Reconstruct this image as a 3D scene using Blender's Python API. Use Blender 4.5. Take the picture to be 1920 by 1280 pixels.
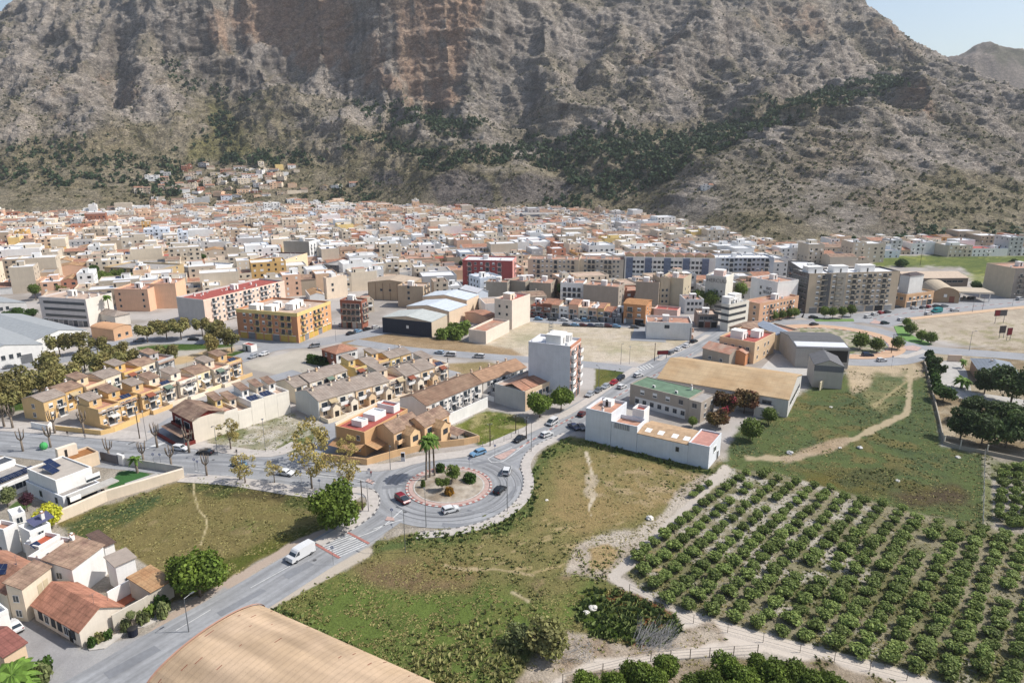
import bpy, math, random
import numpy as np
from mathutils import Vector, Matrix
for o in list(bpy.data.objects): bpy.data.objects.remove(o)
sc = bpy.context.scene
COL = sc.collection
R = math.radians
# ---------------------------------------------------------------- camera, sky, sun
PITCH, HC, FL = R(15.5), 78.4, 1280.0
SP, CP = math.sin(PITCH), math.cos(PITCH)
cam = bpy.data.cameras.new('camera'); cam.sensor_width = 36; cam.lens = 36*FL/1920
cam.clip_start = 1; cam.clip_end = 12000
co = bpy.data.objects.new('camera', cam); COL.objects.link(co)
co.location = (0, 0, HC); co.rotation_euler = (math.pi/2-PITCH, 0, 0)
sc.camera = co
SUN_AZ, SUN_EL = R(3), R(49)      # azimuth measured from +X towards +Y
sd = Vector((math.cos(SUN_AZ)*math.cos(SUN_EL), math.sin(SUN_AZ)*math.cos(SUN_EL), math.sin(SUN_EL)))
sl = bpy.data.lights.new('sun', 'SUN'); sl.energy = 4.5; sl.angle = R(0.55); sl.color = (1, .965, .905)
so = bpy.data.objects.new('sun', sl); COL.objects.link(so)
so.rotation_euler = sd.to_track_quat('Z', 'Y').to_euler(); so.location = (200, 0, 300)
w = bpy.data.worlds.new('World'); sc.world = w; w.use_nodes = True
nt = w.node_tree; bg = nt.nodes['Background']
sk = nt.nodes.new('ShaderNodeTexSky'); sk.sky_type = 'NISHITA'; sk.sun_disc = False
sk.sun_elevation = SUN_EL; sk.sun_rotation = math.pi/2-SUN_AZ
sk.air_density = 1.1; sk.dust_density = 2.2; sk.ozone_density = 1.0; sk.altitude = 100
nt.links.new(sk.outputs[0], bg.inputs[0]); bg.inputs[1].default_value = 0.13
sc.view_settings.view_transform = 'Standard'; sc.view_settings.look = 'None'
sc.view_settings.exposure = 0.25; sc.view_settings.gamma = 1
sc.render.engine = 'CYCLES'
cy = sc.cycles; cy.max_bounces = 5; cy.diffuse_bounces = 3; cy.glossy_bounces = 2; cy.transmission_bounces = 2
cy.transparent_max_bounces = 4; cy.volume_bounces = 0; cy.use_denoising = True
sc.render.resolution_x, sc.render.resolution_y = 1024, 682

# ---------------------------------------------------------------- geometry helpers
def G(x, y, z=0.0):
    """world point at height z seen at photo position x, y"""
    v = (y-640)/FL; t = (HC-z)/(SP+v*CP)
    return Vector(((x-960)/FL*t, t*(CP-v*SP), z))
def GY(x, y, Y):
    v = (y-640)/FL; t = Y/(CP-v*SP)
    return ((x-960)/FL*t, Y, HC-t*(SP+v*CP))
def proj(X, Y, Z):
    f = Y*CP-(Z-HC)*SP; u = Y*SP+(Z-HC)*CP
    return 960+FL*X/f, 640-FL*u/f
def lin(c): return tuple(((v/255)/12.92 if v/255 <= .04045 else ((v/255+.055)/1.055)**2.4) for v in c)
KA = 0.68
def S(r, g, b): return tuple(v*KA for v in lin((r, g, b)))
def tag(o, label=None, cat=None, group=None, kind=None):
    if label: o['label'] = label
    if cat: o['category'] = cat
    if group: o['group'] = group
    if kind: o['kind'] = kind
    return o
def empty(name, loc, rz=0):
    o = bpy.data.objects.new(name, None); COL.objects.link(o); o.empty_display_size = .5
    o.location = loc; o.rotation_euler = (0, 0, rz); return o
def link(name, me, parent=None, loc=(0, 0, 0), rz=0, sc_=None):
    o = bpy.data.objects.new(name, me); COL.objects.link(o); o.location = loc; o.rotation_euler = (0, 0, rz)
    if sc_ is not None: o.scale = sc_ if hasattr(sc_, '__len__') else (sc_,)*3
    if parent: o.parent = parent
    return o
class MB:
    def __init__(s): s.v = []; s.f = []; s.m = []; s.mats = []
    def mi(s, m):
        if m not in s.mats: s.mats.append(m)
        return s.mats.index(m)
    def face(s, pts, m):
        i = len(s.v); s.v += [tuple(p) for p in pts]; s.f.append(tuple(range(i, i+len(pts)))); s.m.append(s.mi(m))
    def box(s, x0, y0, z0, x1, y1, z1, m, top=None, bottom=True):
        i = len(s.v); k = s.mi(m); kt = s.mi(top) if top else k
        s.v += [(x0,y0,z0),(x1,y0,z0),(x1,y1,z0),(x0,y1,z0),(x0,y0,z1),(x1,y0,z1),(x1,y1,z1),(x0,y1,z1)]
        s.f += [(i,i+1,i+5,i+4),(i+1,i+2,i+6,i+5),(i+2,i+3,i+7,i+6),(i+3,i,i+4,i+7),(i+4,i+5,i+6,i+7)]; s.m += [k]*4+[kt]
        if bottom: s.f.append((i+3,i+2,i+1,i)); s.m.append(k)
    def tube(s, p, q, r0, r1, m, n=6, cap=True):
        p = Vector(p); q = Vector(q); d = (q-p)
        if d.length < 1e-5: return
        d.normalize(); a = d.orthogonal().normalized(); b = d.cross(a); i = len(s.v); k = s.mi(m)
        for c, r in ((p, r0), (q, r1)):
            for j in range(n):
                t = 2*math.pi*j/n; s.v.append(tuple(c+(a*math.cos(t)+b*math.sin(t))*r))
        for j in range(n): s.f.append((i+j, i+(j+1)%n, i+n+(j+1)%n, i+n+j)); s.m.append(k)
        if cap: s.f.append(tuple(range(i+n, i+2*n))); s.m.append(k); s.f.append(tuple(range(i+n-1, i-1, -1))); s.m.append(k)
    def prism(s, pts, z0, z1, m, top=None):
        n = len(pts); i = len(s.v); k = s.mi(m); kt = s.mi(top) if top else k
        s.v += [(p[0], p[1], z0) for p in pts]+[(p[0], p[1], z1) for p in pts]
        for j in range(n): s.f.append((i+j, i+(j+1)%n, i+n+(j+1)%n, i+n+j)); s.m.append(k)
        s.f.append(tuple(range(i+n, i+2*n))); s.m.append(kt)
    def ball(s, c, r, m, seg=10, rings=6, sz=1.0, jit=0, rnd=None):
        i = len(s.v); k = s.mi(m)
        for a in range(rings+1):
            th = math.pi*a/rings
            for b in range(seg):
                ph = 2*math.pi*b/seg; rr = r*(1+(rnd.uniform(-jit, jit) if rnd else 0))
                s.v.append((c[0]+rr*math.sin(th)*math.cos(ph), c[1]+rr*math.sin(th)*math.sin(ph), c[2]+rr*sz*math.cos(th)))
        for a in range(rings):
            for b in range(seg):
                s.f.append((i+a*seg+b, i+(a+1)*seg+b, i+(a+1)*seg+(b+1)%seg, i+a*seg+(b+1)%seg)); s.m.append(k)
    def mesh(s, name, smooth=False):
        me = bpy.data.meshes.new(name); me.from_pydata(s.v, [], s.f)
        for m in s.mats: me.materials.append(m)
        if len(s.mats) > 1: me.polygons.foreach_set('material_index', s.m)
        if smooth: me.polygons.foreach_set('use_smooth', [True]*len(s.f))
        me.update(); return me
    def build(s, name, parent=None, loc=(0, 0, 0), rz=0, smooth=False):
        return link(name, s.mesh(name, smooth), parent, loc, rz)
def npmesh(name, V, Fq, mat, smooth=False, col=None):
    me = bpy.data.meshes.new(name); nf, k = Fq.shape
    me.vertices.add(len(V)); me.vertices.foreach_set('co', V.astype(np.float32).ravel())
    me.loops.add(nf*k); me.loops.foreach_set('vertex_index', Fq.astype(np.int32).ravel())
    me.polygons.add(nf); me.polygons.foreach_set('loop_start', np.arange(0, nf*k, k, dtype=np.int32))
    me.polygons.foreach_set('loop_total', np.full(nf, k, dtype=np.int32))
    if smooth: me.polygons.foreach_set('use_smooth', np.ones(nf, dtype=bool))
    me.update(calc_edges=True); me.validate()
    if mat: me.materials.append(mat)
    if col is not None:
        a = me.color_attributes.new('Col', 'FLOAT_COLOR', 'POINT'); a.data.foreach_set('color', col.astype(np.float32).ravel())
    return me
# numpy noise
_rs = np.random.RandomState(7); _perm = _rs.rand(256, 256)
def vnoise(x, y, seed=0):
    x = x+seed*17.31; y = y+seed*9.17; xi = np.floor(x).astype(int); yi = np.floor(y).astype(int)
    fx = x-xi; fy = y-yi; fx = fx*fx*(3-2*fx); fy = fy*fy*(3-2*fy)
    a = _perm[xi & 255, yi & 255]; b = _perm[(xi+1) & 255, yi & 255]; c = _perm[xi & 255, (yi+1) & 255]; d = _perm[(xi+1) & 255, (yi+1) & 255]
    return (a*(1-fx)+b*fx)*(1-fy)+(c*(1-fx)+d*fx)*fy
def fbm(x, y, o=4, seed=0):
    r = 0; a = .5; t = 0
    for k in range(o): r = r+a*vnoise(x*2**k, y*2**k, seed+k*3); t += a; a *= .5
    return r/t
def ridged(x, y, o=4, seed=0):
    r = 0; a = .5; t = 0
    for k in range(o): n = 1-np.abs(2*vnoise(x*2**k, y*2**k, seed+k*5)-1); r = r+a*n*n; t += a; a *= .5
    return r/t
def polydist(px, py, poly):
    """signed distance (positive inside) to a polygon"""
    ins = np.zeros(px.shape, bool); d2 = np.full(px.shape, 1e12); n = len(poly)
    for i in range(n):
        x0, y0 = poly[i]; x1, y1 = poly[(i+1) % n]; dx, dy = x1-x0, y1-y0
        t = np.clip(((px-x0)*dx+(py-y0)*dy)/(dx*dx+dy*dy+1e-9), 0, 1)
        d2 = np.minimum(d2, (px-x0-t*dx)**2+(py-y0-t*dy)**2)
        if y0 != y1:
            c = ((y0 > py) != (y1 > py)) & (px < (x1-x0)*(py-y0)/(y1-y0)+x0); ins ^= c
    return np.where(ins, 1, -1)*np.sqrt(d2)
def linedist(px, py, pts):
    d2 = np.full(px.shape, 1e12)
    for i in range(len(pts)-1):
        x0, y0 = pts[i]; x1, y1 = pts[i+1]; dx, dy = x1-x0, y1-y0
        t = np.clip(((px-x0)*dx+(py-y0)*dy)/(dx*dx+dy*dy+1e-9), 0, 1)
        d2 = np.minimum(d2, (px-x0-t*dx)**2+(py-y0-t*dy)**2)
    return np.sqrt(d2)
def inpoly(x, y, poly):
    c = False; n = len(poly)
    for i in range(n):
        x0, y0 = poly[i]; x1, y1 = poly[(i+1) % n]
        if (y0 > y) != (y1 > y) and x < (x1-x0)*(y-y0)/(y1-y0)+x0: c = not c
    return c

# ---------------------------------------------------------------- materials
_mc = {}
def M(col, var=.14, scale=.7, rough=.85, bump=0.0, bscale=8, kind='', spec=.25, metal=0.0, col2=None, name=None):
    key = (tuple(round(c, 4) for c in col), var, scale, rough, bump, bscale, kind, spec, metal, col2)
    if key in _mc: return _mc[key]
    m = bpy.data.materials.new(name or 'surface'); m.use_nodes = True; t = m.node_tree; N = t.nodes; Lk = t.links
    b = N['Principled BSDF']; b.inputs['Roughness'].default_value = rough
    b.inputs['Specular IOR Level'].default_value = spec; b.inputs['Metallic'].default_value = metal
    tc = N.new('ShaderNodeTexCoord'); src = tc.outputs['Object']
    def noise(sc_, det, vec=None, rgh=.6):
        n = N.new('ShaderNodeTexNoise'); n.inputs['Scale'].default_value = sc_; n.inputs['Detail'].default_value = det
        n.inputs['Roughness'].default_value = rgh; Lk.new(vec or src, n.inputs['Vector']); return n.outputs['Fac']
    def mapr(v, a, bb, c, d):
        n = N.new('ShaderNodeMapRange'); Lk.new(v, n.inputs[0])
        for i, x in enumerate((a, bb, c, d)): n.inputs[i+1].default_value = x
        return n.outputs[0]
    def math_(op, a, b_):
        n = N.new('ShaderNodeMath'); n.operation = op
        for i, x in enumerate((a, b_)):
            if isinstance(x, (int, float)): n.inputs[i].default_value = x
            else: Lk.new(x, n.inputs[i])
        return n.outputs[0]
    def mixc(f, a, b_, mode='MIX'):
        n = N.new('ShaderNodeMixRGB'); n.blend_type = mode
        for i, x in enumerate((f, a, b_)):
            if isinstance(x, (int, float)): n.inputs[i].default_value = x
            elif isinstance(x, tuple): n.inputs[i].default_value = (*x[:3], 1)
            else: Lk.new(x, n.inputs[i])
        return n.outputs[0]
    base = tuple(col)
    f = mapr(noise(scale, 5), .3, .7, 1-var, 1+var*.7)
    if kind == 'wall':      # faint vertical streaks of dirt
        mp = N.new('ShaderNodeMapping'); mp.inputs['Scale'].default_value = (1.6, 1.6, .12); Lk.new(src, mp.inputs[0])
        f = math_('MULTIPLY', f, mapr(noise(1.2, 4, mp.outputs[0]), .35, .75, 1.02, .93))
    if kind == 'tile':
        for ax, sc_, dk in ((0, 3.2, .78), (1, 3.2, .78)):
            s = N.new('ShaderNodeSeparateXYZ'); Lk.new(src, s.inputs[0])
            v = math_('ABSOLUTE', math_('SINE', math_('MULTIPLY', s.outputs[ax], sc_), 0), 0)
            f = math_('MULTIPLY', f, mapr(v, 0, .5, dk, 1))
        f = math_('MULTIPLY', f, mapr(noise(5, 3), .3, .7, .82, 1.15))
    if kind == 'sheet':     # corrugated sheets with seams
        s = N.new('ShaderNodeSeparateXYZ'); Lk.new(src, s.inputs[0])
        v = math_('ABSOLUTE', math_('SINE', math_('MULTIPLY', s.outputs[1], 1.1), 0), 0)
        f = math_('MULTIPLY', f, mapr(v, 0, .16, .76, 1)); f = math_('MULTIPLY', f, mapr(noise(2.2, 5), .56, .72, 1, .8))
        v = math_('ABSOLUTE', math_('SINE', math_('MULTIPLY', s.outputs[0], 1.9), 0), 0)
        f = math_('MULTIPLY', f, mapr(v, 0, .3, .93, 1))
    if kind == 'leaf':
        g = N.new('ShaderNodeNewGeometry')
        f = math_('MULTIPLY', f, mapr(g.outputs['Random Per Island'], 0, 1, .6, 1.5))
        oi = N.new('ShaderNodeObjectInfo'); f = math_('MULTIPLY', f, mapr(oi.outputs['Random'], 0, 1, .74, 1.26))
    if kind == 'leafw':
        g = N.new('ShaderNodeNewGeometry'); f = math_('MULTIPLY', f, mapr(g.outputs['Random Per Island'], 0, 1, .86, 1.14))
    elif kind == 'vault':   # long pale and grey bands, ribs over the arch, lichen specks
        s = N.new('ShaderNodeSeparateXYZ'); Lk.new(src, s.inputs[0]); cb = N.new('ShaderNodeCombineXYZ'); Lk.new(math_('MULTIPLY', s.outputs[0], .16), cb.inputs[0]); Lk.new(math_('MULTIPLY', s.outputs[1], .025), cb.inputs[1])
        f = math_('MULTIPLY', f, mapr(noise(1.6, 2, cb.outputs[0]), .36, .62, .78, 1.12)); f = math_('MULTIPLY', f, mapr(math_('ABSOLUTE', math_('SINE', math_('MULTIPLY', s.outputs[1], 3.1), 0), 0), 0, .5, .86, 1.02)); f = math_('MULTIPLY', f, mapr(noise(3.5, 5), .60, .72, 1, .72))
    elif kind in ('wall', 'tile', 'flat'):
        oi = N.new('ShaderNodeObjectInfo'); f = math_('MULTIPLY', f, mapr(oi.outputs['Random'], 0, 1, .94, 1.06))
    c = base
    if col2: c = mixc(mapr(noise(scale*.45, 3), .4, .62, 0, 1), base, tuple(col2))
    cc = mixc(1.0, c, f, 'MULTIPLY')
    Lk.new(cc, b.inputs['Base Color'])
    if kind == 'leaf':
        tr = N.new('ShaderNodeBsdfTranslucent'); Lk.new(cc, tr.inputs[0]); mx = N.new('ShaderNodeMixShader'); mx.inputs[0].default_value = .28
        Lk.new(b.outputs[0], mx.inputs[1]); Lk.new(tr.outputs[0], mx.inputs[2]); Lk.new(mx.outputs[0], N['Material Output'].inputs[0])
    if bump:
        bn = N.new('ShaderNodeBump'); bn.inputs['Strength'].default_value = 1; bn.inputs['Distance'].default_value = bump
        Lk.new(noise(bscale, 4), bn.inputs['Height']); Lk.new(bn.outputs[0], b.inputs['Normal'])
    _mc[key] = m; return m
def W(r, g, b): return M(tuple(v*1.24 for v in S(r, g, b)), var=.08, kind='wall', scale=.35)
WHITE = W(243, 240, 235); CREAM = W(232, 218, 196); GLASS = M((.03, .04, .05), var=.3, scale=3, rough=.12, spec=.6)
DARK = M((.025, .023, .022), rough=.6); TRIM = M(tuple(v*1.25 for v in S(238, 236, 232)), var=.05)
CONC = W(176, 170, 162); ASPH = None
TERRA = M(S(192, 140, 114), var=.3, kind='tile', scale=.5, col2=S(176, 134, 112))
TERRAF = M(S(204, 150, 126), var=.25, scale=.5, col2=S(196, 168, 148), kind='flat')
REDF = M(S(186, 100, 90), var=.2, scale=.6, kind='flat')
TILEB = M(S(176, 148, 126), var=.3, kind='tile', scale=.6, col2=S(140, 112, 98))
TILEG = M(S(176, 162, 150), var=.2, kind='tile', scale=.6, col2=S(160, 144, 132))
TILET = M(S(206, 168, 126), var=.25, kind='tile', scale=.6, col2=S(190, 145, 105))
ROOFG = M(S(178, 172, 166), var=.25, scale=.4, kind='flat'); ROOFW = M(S(244, 244, 246), var=.12, scale=.3, kind='flat')
ROOFP = M(S(212, 186, 166), var=.25, scale=.4, kind='flat')
METAL = M(S(150, 152, 155), rough=.45, metal=.6); BARK = M(S(142, 128, 114), var=.3, scale=2)
PANEL = M((.012, .02, .055), rough=.2, spec=.6, var=.3, scale=2)
# ---------------------------------------------------------------- the mountain (height field from surveyed points)
SURV = []
for x, y in ((-420,408),(-200,405),(0,408),(200,402),(330,396),(560,391),(700,391),(850,396),(1000,400),(1150,405),(1250,425),(1400,455),(1560,466),(1750,462),(1950,460),(2200,462)):
    p = G(x, y); SURV.append((p.x, p.y, 0)); SURV.append((p.x*.93, p.y*.93, -2)); SURV.append((p.x*.8, p.y*.8, -6))
for x, y, Y in ((-300,330,1050),(0,335,1010),(200,330,1040),(-300,200,1300),(0,250,1160),(200,255,1180),(0,150,1370),(200,160,1370),(100,85,1480),(-300,120,1500),(300,90,1440),
  (0,27,1640),(-150,90,1620),(-400,170,1600),(62,-6,1680),(200,-60,1740),(330,-40,1600),
  (345,312,1120),(450,330,1085),(560,328,1095),(640,352,1080),(480,300,1160),(400,215,1290),(400,130,1420),(520,200,1300),
  (430,95,1455),(560,108,1430),(660,152,1385),(780,180,1350),(850,190,1325),(930,130,1390),
  (300,-8,1540),(450,5,1505),(600,-60,1470),(700,-90,1450),(800,-90,1420),(870,-50,1440),(960,20,1470),
  (600,240,1230),(800,250,1180),(600,320,1115),(740,330,1075),(760,290,1130),(700,200,1290),(850,300,1060),
  (858,328,1000),(800,342,1010),(740,358,1045),(988,330,985),(925,352,930),(860,383,900),(985,388,880),(1060,345,980),(925,310,1040),
  (1000,250,1150),(1000,150,1330),(1000,-80,1660),(1150,215,1200),(1200,150,1280),(1200,50,1430),(1200,-80,1680),(1400,110,1320),(1400,0,1490),(1400,-100,1720),(1560,-40,1680),(1620,30,1600),
  (1652,62,1450),(1700,90,1400),(1760,122,1350),(1805,146,1310),(1870,176,1270),(1960,215,1240),(2150,260,1200),(1600,110,1400),(1700,150,1300),(1650,95,1400),
  (1120,350,880),(1150,290,1000),(1260,250,1080),(1400,200,1160),(1550,155,1230),(1640,135,1270),(1180,390,820),
  (1400,405,690),(1250,395,790),(1310,330,850),(1400,272,915),(1480,232,955),(1540,214,975),(1600,201,1000),(1680,186,1020),(1750,184,1040),(1850,186,1060),(1960,186,1070),(2200,200,1080),
  (1550,350,760),(1480,310,830),(1650,300,820),(1700,380,690),(1800,300,830),(1920,300,830),(1850,400,680),(1960,400,680),(1600,240,930),(1700,235,930),(1850,235,950),(1560,420,650),
  (1540,196,1110),(1700,168,1160),(1850,172,1170),(1400,245,1010),(2200,350,750)):
    SURV.append(GY(x, y, Y))
for x, y, Y, dz in ((0,27,1640,190),(-150,90,1620,190),(-400,170,1600,170),(1700,90,1400,150),(1805,146,1310,130),(1960,215,1240,110),(1652,62,1450,150),(1620,30,1600,120)):
    p = GY(x, y, Y); SURV.append((p[0]*1.2, Y+330, p[2]-dz)); SURV.append((p[0]*1.4, Y+800, p[2]-dz*1.7))
for X in (-200, 200, 500): SURV += [(X, 2000, 560), (X*1.2, 2400, 380)]
SURV += [(-900, 2300, 420), (1100, 2300, 150), (1500, 1700, 60), (-1700, 1800, 250), (-1500, 1100, 20), (1500, 900, 60)]
_P = np.array(SURV, float); _sx = 1000.0
_A = _P[:, :2]/_sx; n_ = len(_A)
def _U(r2): return np.where(r2 > 1e-12, .5*r2*np.log(r2+1e-20), 0)
_K = _U(((_A[:, None]-_A[None])**2).sum(-1))+np.eye(n_)*2e-5
_L = np.zeros((n_+3, n_+3)); _L[:n_, :n_] = _K; _L[:n_, n_] = 1; _L[n_, :n_] = 1; _L[:n_, n_+1:] = _A; _L[n_+1:, :n_] = _A.T
_W = np.linalg.solve(_L, np.concatenate([_P[:, 2], np.zeros(3)]))
def smooth(x, a, b): t = np.clip((x-a)/(b-a), 0, 1); return t*t*(3-2*t)
def tps(X, Y):
    s = X.shape; a = np.stack([X.ravel(), Y.ravel()], 1)/_sx; out = np.zeros(len(a))
    for i in range(0, len(a), 20000):
        q = a[i:i+20000]; out[i:i+20000] = _U(((q[:, None]-_A[None])**2).sum(-1))@_W[:n_]+_W[n_]+q@_W[n_+1:]
    return out.reshape(s)
CLIFF = [(270,-30),(330,20),(430,85),(540,110),(600,135),(650,150),(770,178),(830,185),(860,150),(890,110),(900,60),(930,-30)]
_bp = [G(x, y) for x, y in ((-420,408),(-200,405),(0,408),(200,402),(330,396),(560,391),(700,391),(850,396),(1000,400),(1150,405),(1250,425),(1400,455),(1560,466),(1750,462),(1950,460),(2200,462))]
_bu = [p.x/p.y for p in _bp]; _bY = [p.y for p in _bp]
def hitp(x, y):
    Ys = np.linspace(560, 2300, 900); v = (y-640)/FL; t = Ys/(CP-v*SP); Xs = (x-960)/FL*t; zr = HC-t*(SP+v*CP); hh = tps(Xs, Ys); i = np.argmax(hh >= zr)
    return (Xs[i], Ys[i]) if hh[i] >= zr[i] else (Xs[-1], 1700.)
SPURS = [([(1640,70),(1600,100),(1545,135),(1480,175),(1440,205)], 34, 38), ([(1420,30),(1320,105),(1220,180),(1140,240)], 30, 38), ([(905,70),(880,150),(868,225),(900,285)], 30, 40), ([(120,70),(160,130),(150,200),(190,250)], 34, 45),
  ([(300,20),(400,90),(490,165),(560,225),(620,260)], 30, 36), ([(1540,218),(1600,245),(1625,310),(1640,390)], 30, 38), ([(1715,180),(1728,225),(1722,262)], 24, 24), ([(600,180),(640,240),(700,290)], 22, 34), ([(740,200),(790,260),(770,300)], 24, 30), ([(1040,60),(1010,150),(1050,230)], 26, 36),
  ([(1180,60),(1130,130),(1085,200)], 24, 32), ([(240,120),(290,190),(330,240)], 26, 36), ([(1310,60),(1260,130)], 22, 30), ([(1850,200),(1840,280),(1790,380)], 22, 40), ([(1400,290),(1320,340),(1270,385)], 18, 40), ([(30,120),(60,190),(20,250)], 26, 40),
  ([(395,180),(400,240),(350,310),(310,350)], -26, 40), ([(985,190),(990,260),(1030,310)], -24, 36), ([(1330,190),(1240,270),(1160,330)], -22, 45), ([(222,90),(225,150),(205,210)], -30, 24), ([(1590,140),(1500,190),(1400,235)], -26, 36), ([(1390,90),(1290,160)], -22, 26), ([(660,230),(720,240)], -16, 30), ([(1110,90),(1070,170)], -20, 26)]
SPW = [([hitp(*p) for p in pl], a_, w_) for pl, a_, w_ in SPURS]
def terrain(X, Y):
    """large forms: surveyed surface plus spurs and gullies that run down the slope"""
    h = tps(X, Y); wx = X+34*(fbm(X/120, Y/120, 3, 3)-.5)*2; wy = Y+34*(fbm(X/120, Y/120, 3, 11)-.5)*2
    k = np.clip((h-14)/130, 0, 1); g = ridged(wx/170, wy/360, 4, 1)-.45; g2 = ridged((wx+wy*.5)/75, (wy-wx*.35)/130, 3, 21)-.45
    g3 = ridged(wx/46+wy/400, wy/210, 3, 25)-.45; h = h+k*(g*40+g2*22+g3*11); jx = 22*(fbm(X/50, Y/50, 3, 71)-.5); jy = 22*(fbm(X/50, Y/50, 3, 72)-.5)
    for pl, a_, w_ in SPW: d_ = linedist(X+jx, Y+jy, pl); h = h+k*a_*np.maximum(0, 1-d_/(w_*1.9))**1.4
    px, py = proj(X, Y, h); cl = np.clip((polydist(px, py, CLIFF)+(fbm(X/50, Y/50, 3, 8)-.5)*110)/40+.5, 0, 1)
    h = h+cl*((ridged(wx/95+wy/260, wy/170, 3, 61)-.42)*66)
    return h*smooth(Y-np.interp(X/Y, _bu, _bY), -15, 75)
_u = np.linspace(-1.0, 1.0, 900); nd = 1100; _yd = 540*(3300/540)**np.linspace(0, 1, nd); NR = 640
UD, YD = np.meshgrid(_u, _yd); HD = terrain(UD*YD, YD)
# rows are spread evenly along the slope itself, so steep walls get as many cells as gentle ground
dl = np.sqrt(np.diff(YD, axis=0)**2+(1.5*np.diff(HD, axis=0))**2)/YD[1:]**1.05; S_ = np.concatenate([np.zeros((1, len(_u))), np.cumsum(dl, 0)]); YY = np.zeros((NR, len(_u))); H0 = np.zeros_like(YY)
for j in range(len(_u)):
    t_ = np.linspace(0, S_[-1, j], NR); YY[:, j] = np.interp(t_, S_[:, j], _yd); H0[:, j] = np.interp(YY[:, j], _yd, HD[:, j])
UU = np.broadcast_to(_u, YY.shape); XX = UU*YY
def grads(A, X, Y):
    Ai, Aj = np.gradient(A); Xi, Xj = np.gradient(X); Yi, Yj = np.gradient(Y); D = Xi*Yj-Xj*Yi; return (Ai*Yj-Aj*Yi)/D, (Xi*Aj-Xj*Ai)/D
sx, sy = grads(H0, XX, YY); nl = np.sqrt(sx**2+sy**2+1); slope = np.sqrt(sx**2+sy**2)
# crags: relief normal to the slope, laid out over the face of the rock with tilted beds
kk = smooth(H0, 3, 60); rk = .35+.65*smooth(slope+.5*(fbm(XX/90, YY/90, 3, 12)-.5), .25, .75)
tl = .5*np.tanh((XX/YY+.1)*6); A_ = XX+.25*YY; B_ = H0*1.25+.35*YY+tl*XX*.6
wA = A_+16*(fbm(XX/45, H0/45, 3, 5)-.5); wB = B_+16*(fbm(XX/45, H0/45, 3, 6)-.5)
D_ = 17*(ridged(wA/120, wB/60, 4, 31)-.45)+7*(ridged(wA/40, wB/19, 4, 33)-.45)+5*(ridged(wA/17, wB/9, 3, 35)-.45)*(.5+vnoise(XX/70, H0/50, 3))+3.6*(ridged(wA/8, wB/4.6, 2, 37)-.45)
D_ = D_+2.6*(fbm(wB/6., A_/70, 2, 39)-.5)*2
D_ = D_*kk*rk
XX = XX-sx/nl*D_; YY = YY-sy/nl*D_*.9; HH = H0+D_/nl; HH[H0 < .4] = -1.5
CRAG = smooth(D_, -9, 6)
from math import floor
def hgt(X, Y):
    if Y < 545: return 0.
    j = min(max(int(round((X/Y+1)/2*(len(_u)-1))), 0), len(_u)-1); return max(0., float(np.interp(Y, _yd, HD[:, j])))
PX, PY = proj(XX, YY, HH)
n1 = fbm(XX/60, YY/60, 5, 2); n2 = fbm(XX/16, YY/16, 4, 9); n3 = fbm(XX/180, YY/180, 4, 30)
def cc(*c): return np.array(S(*c))
def mixa(a, b, t): return a+(b-a)*t[..., None]
C0 = np.broadcast_to(cc(196, 184, 171), HH.shape+(3,)).copy()
C0 = mixa(C0, cc(206, 190, 168), smooth(n1, .45, .7)*.6)
C0 = mixa(C0, cc(150, 142, 134), smooth(n2, .48, .7)*.7); C0 = mixa(C0, cc(122, 116, 102), (1-CRAG)*.5)  # hollows darkened for scrub, with their occlusion shade put into the colour
veg = smooth(n2*.45+n1*.45+.1*(1-CRAG)+.10*np.clip(1-HH/300, 0, 1)-.12*np.clip(slope-.7, 0, 2), .44, .62)
C0 = mixa(C0, cc(138, 130, 104), veg*.5)
C0 = mixa(C0, cc(118, 108, 100), smooth(slope, .9, 1.6)*smooth(fbm(XX/9, HH/70, 3, 52), .5, .68)*.55)  # dark vertical streaks on steep walls, painted shade of the cliff fluting
# grassy foot
VEGP = [((-500,262),(0,262),(200,240),(300,215),(400,150),(520,170),(560,240),(700,235),(900,300),(1060,290),(1130,250),(1300,210),(1500,170),(1680,130),(1560,205),(1420,230),(1290,330),(1200,400),(1250,420),(1330,440),(1600,480),(600,420),(-500,420)),
        ((1330,470),(1300,410),(1390,385),(1440,390),(1560,420),(1740,455),(1700,350),(1760,300),(1900,330),(2200,330),(2200,470))]
for vp in VEGP:
    d = polydist(PX, PY, vp)+(n1-.5)*60
    C0 = mixa(C0, cc(156, 144, 110), smooth(d, -10, 22)*.65*(1-smooth(slope, .8, 1.4)*.6))
    C0 = mixa(C0, cc(126, 120, 90), smooth(d, -5, 25)*smooth(n2, .5, .62)*.5)
GRN = [((350,265),(440,225),(480,285),(430,305),(350,300)),((380,180),(430,190),(440,260),(390,240))]
for g_ in GRN: C0 = mixa(C0, cc(132, 128, 78), smooth(polydist(PX, PY, g_)+(n1-.5)*30, -5, 10)*.7)
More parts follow.
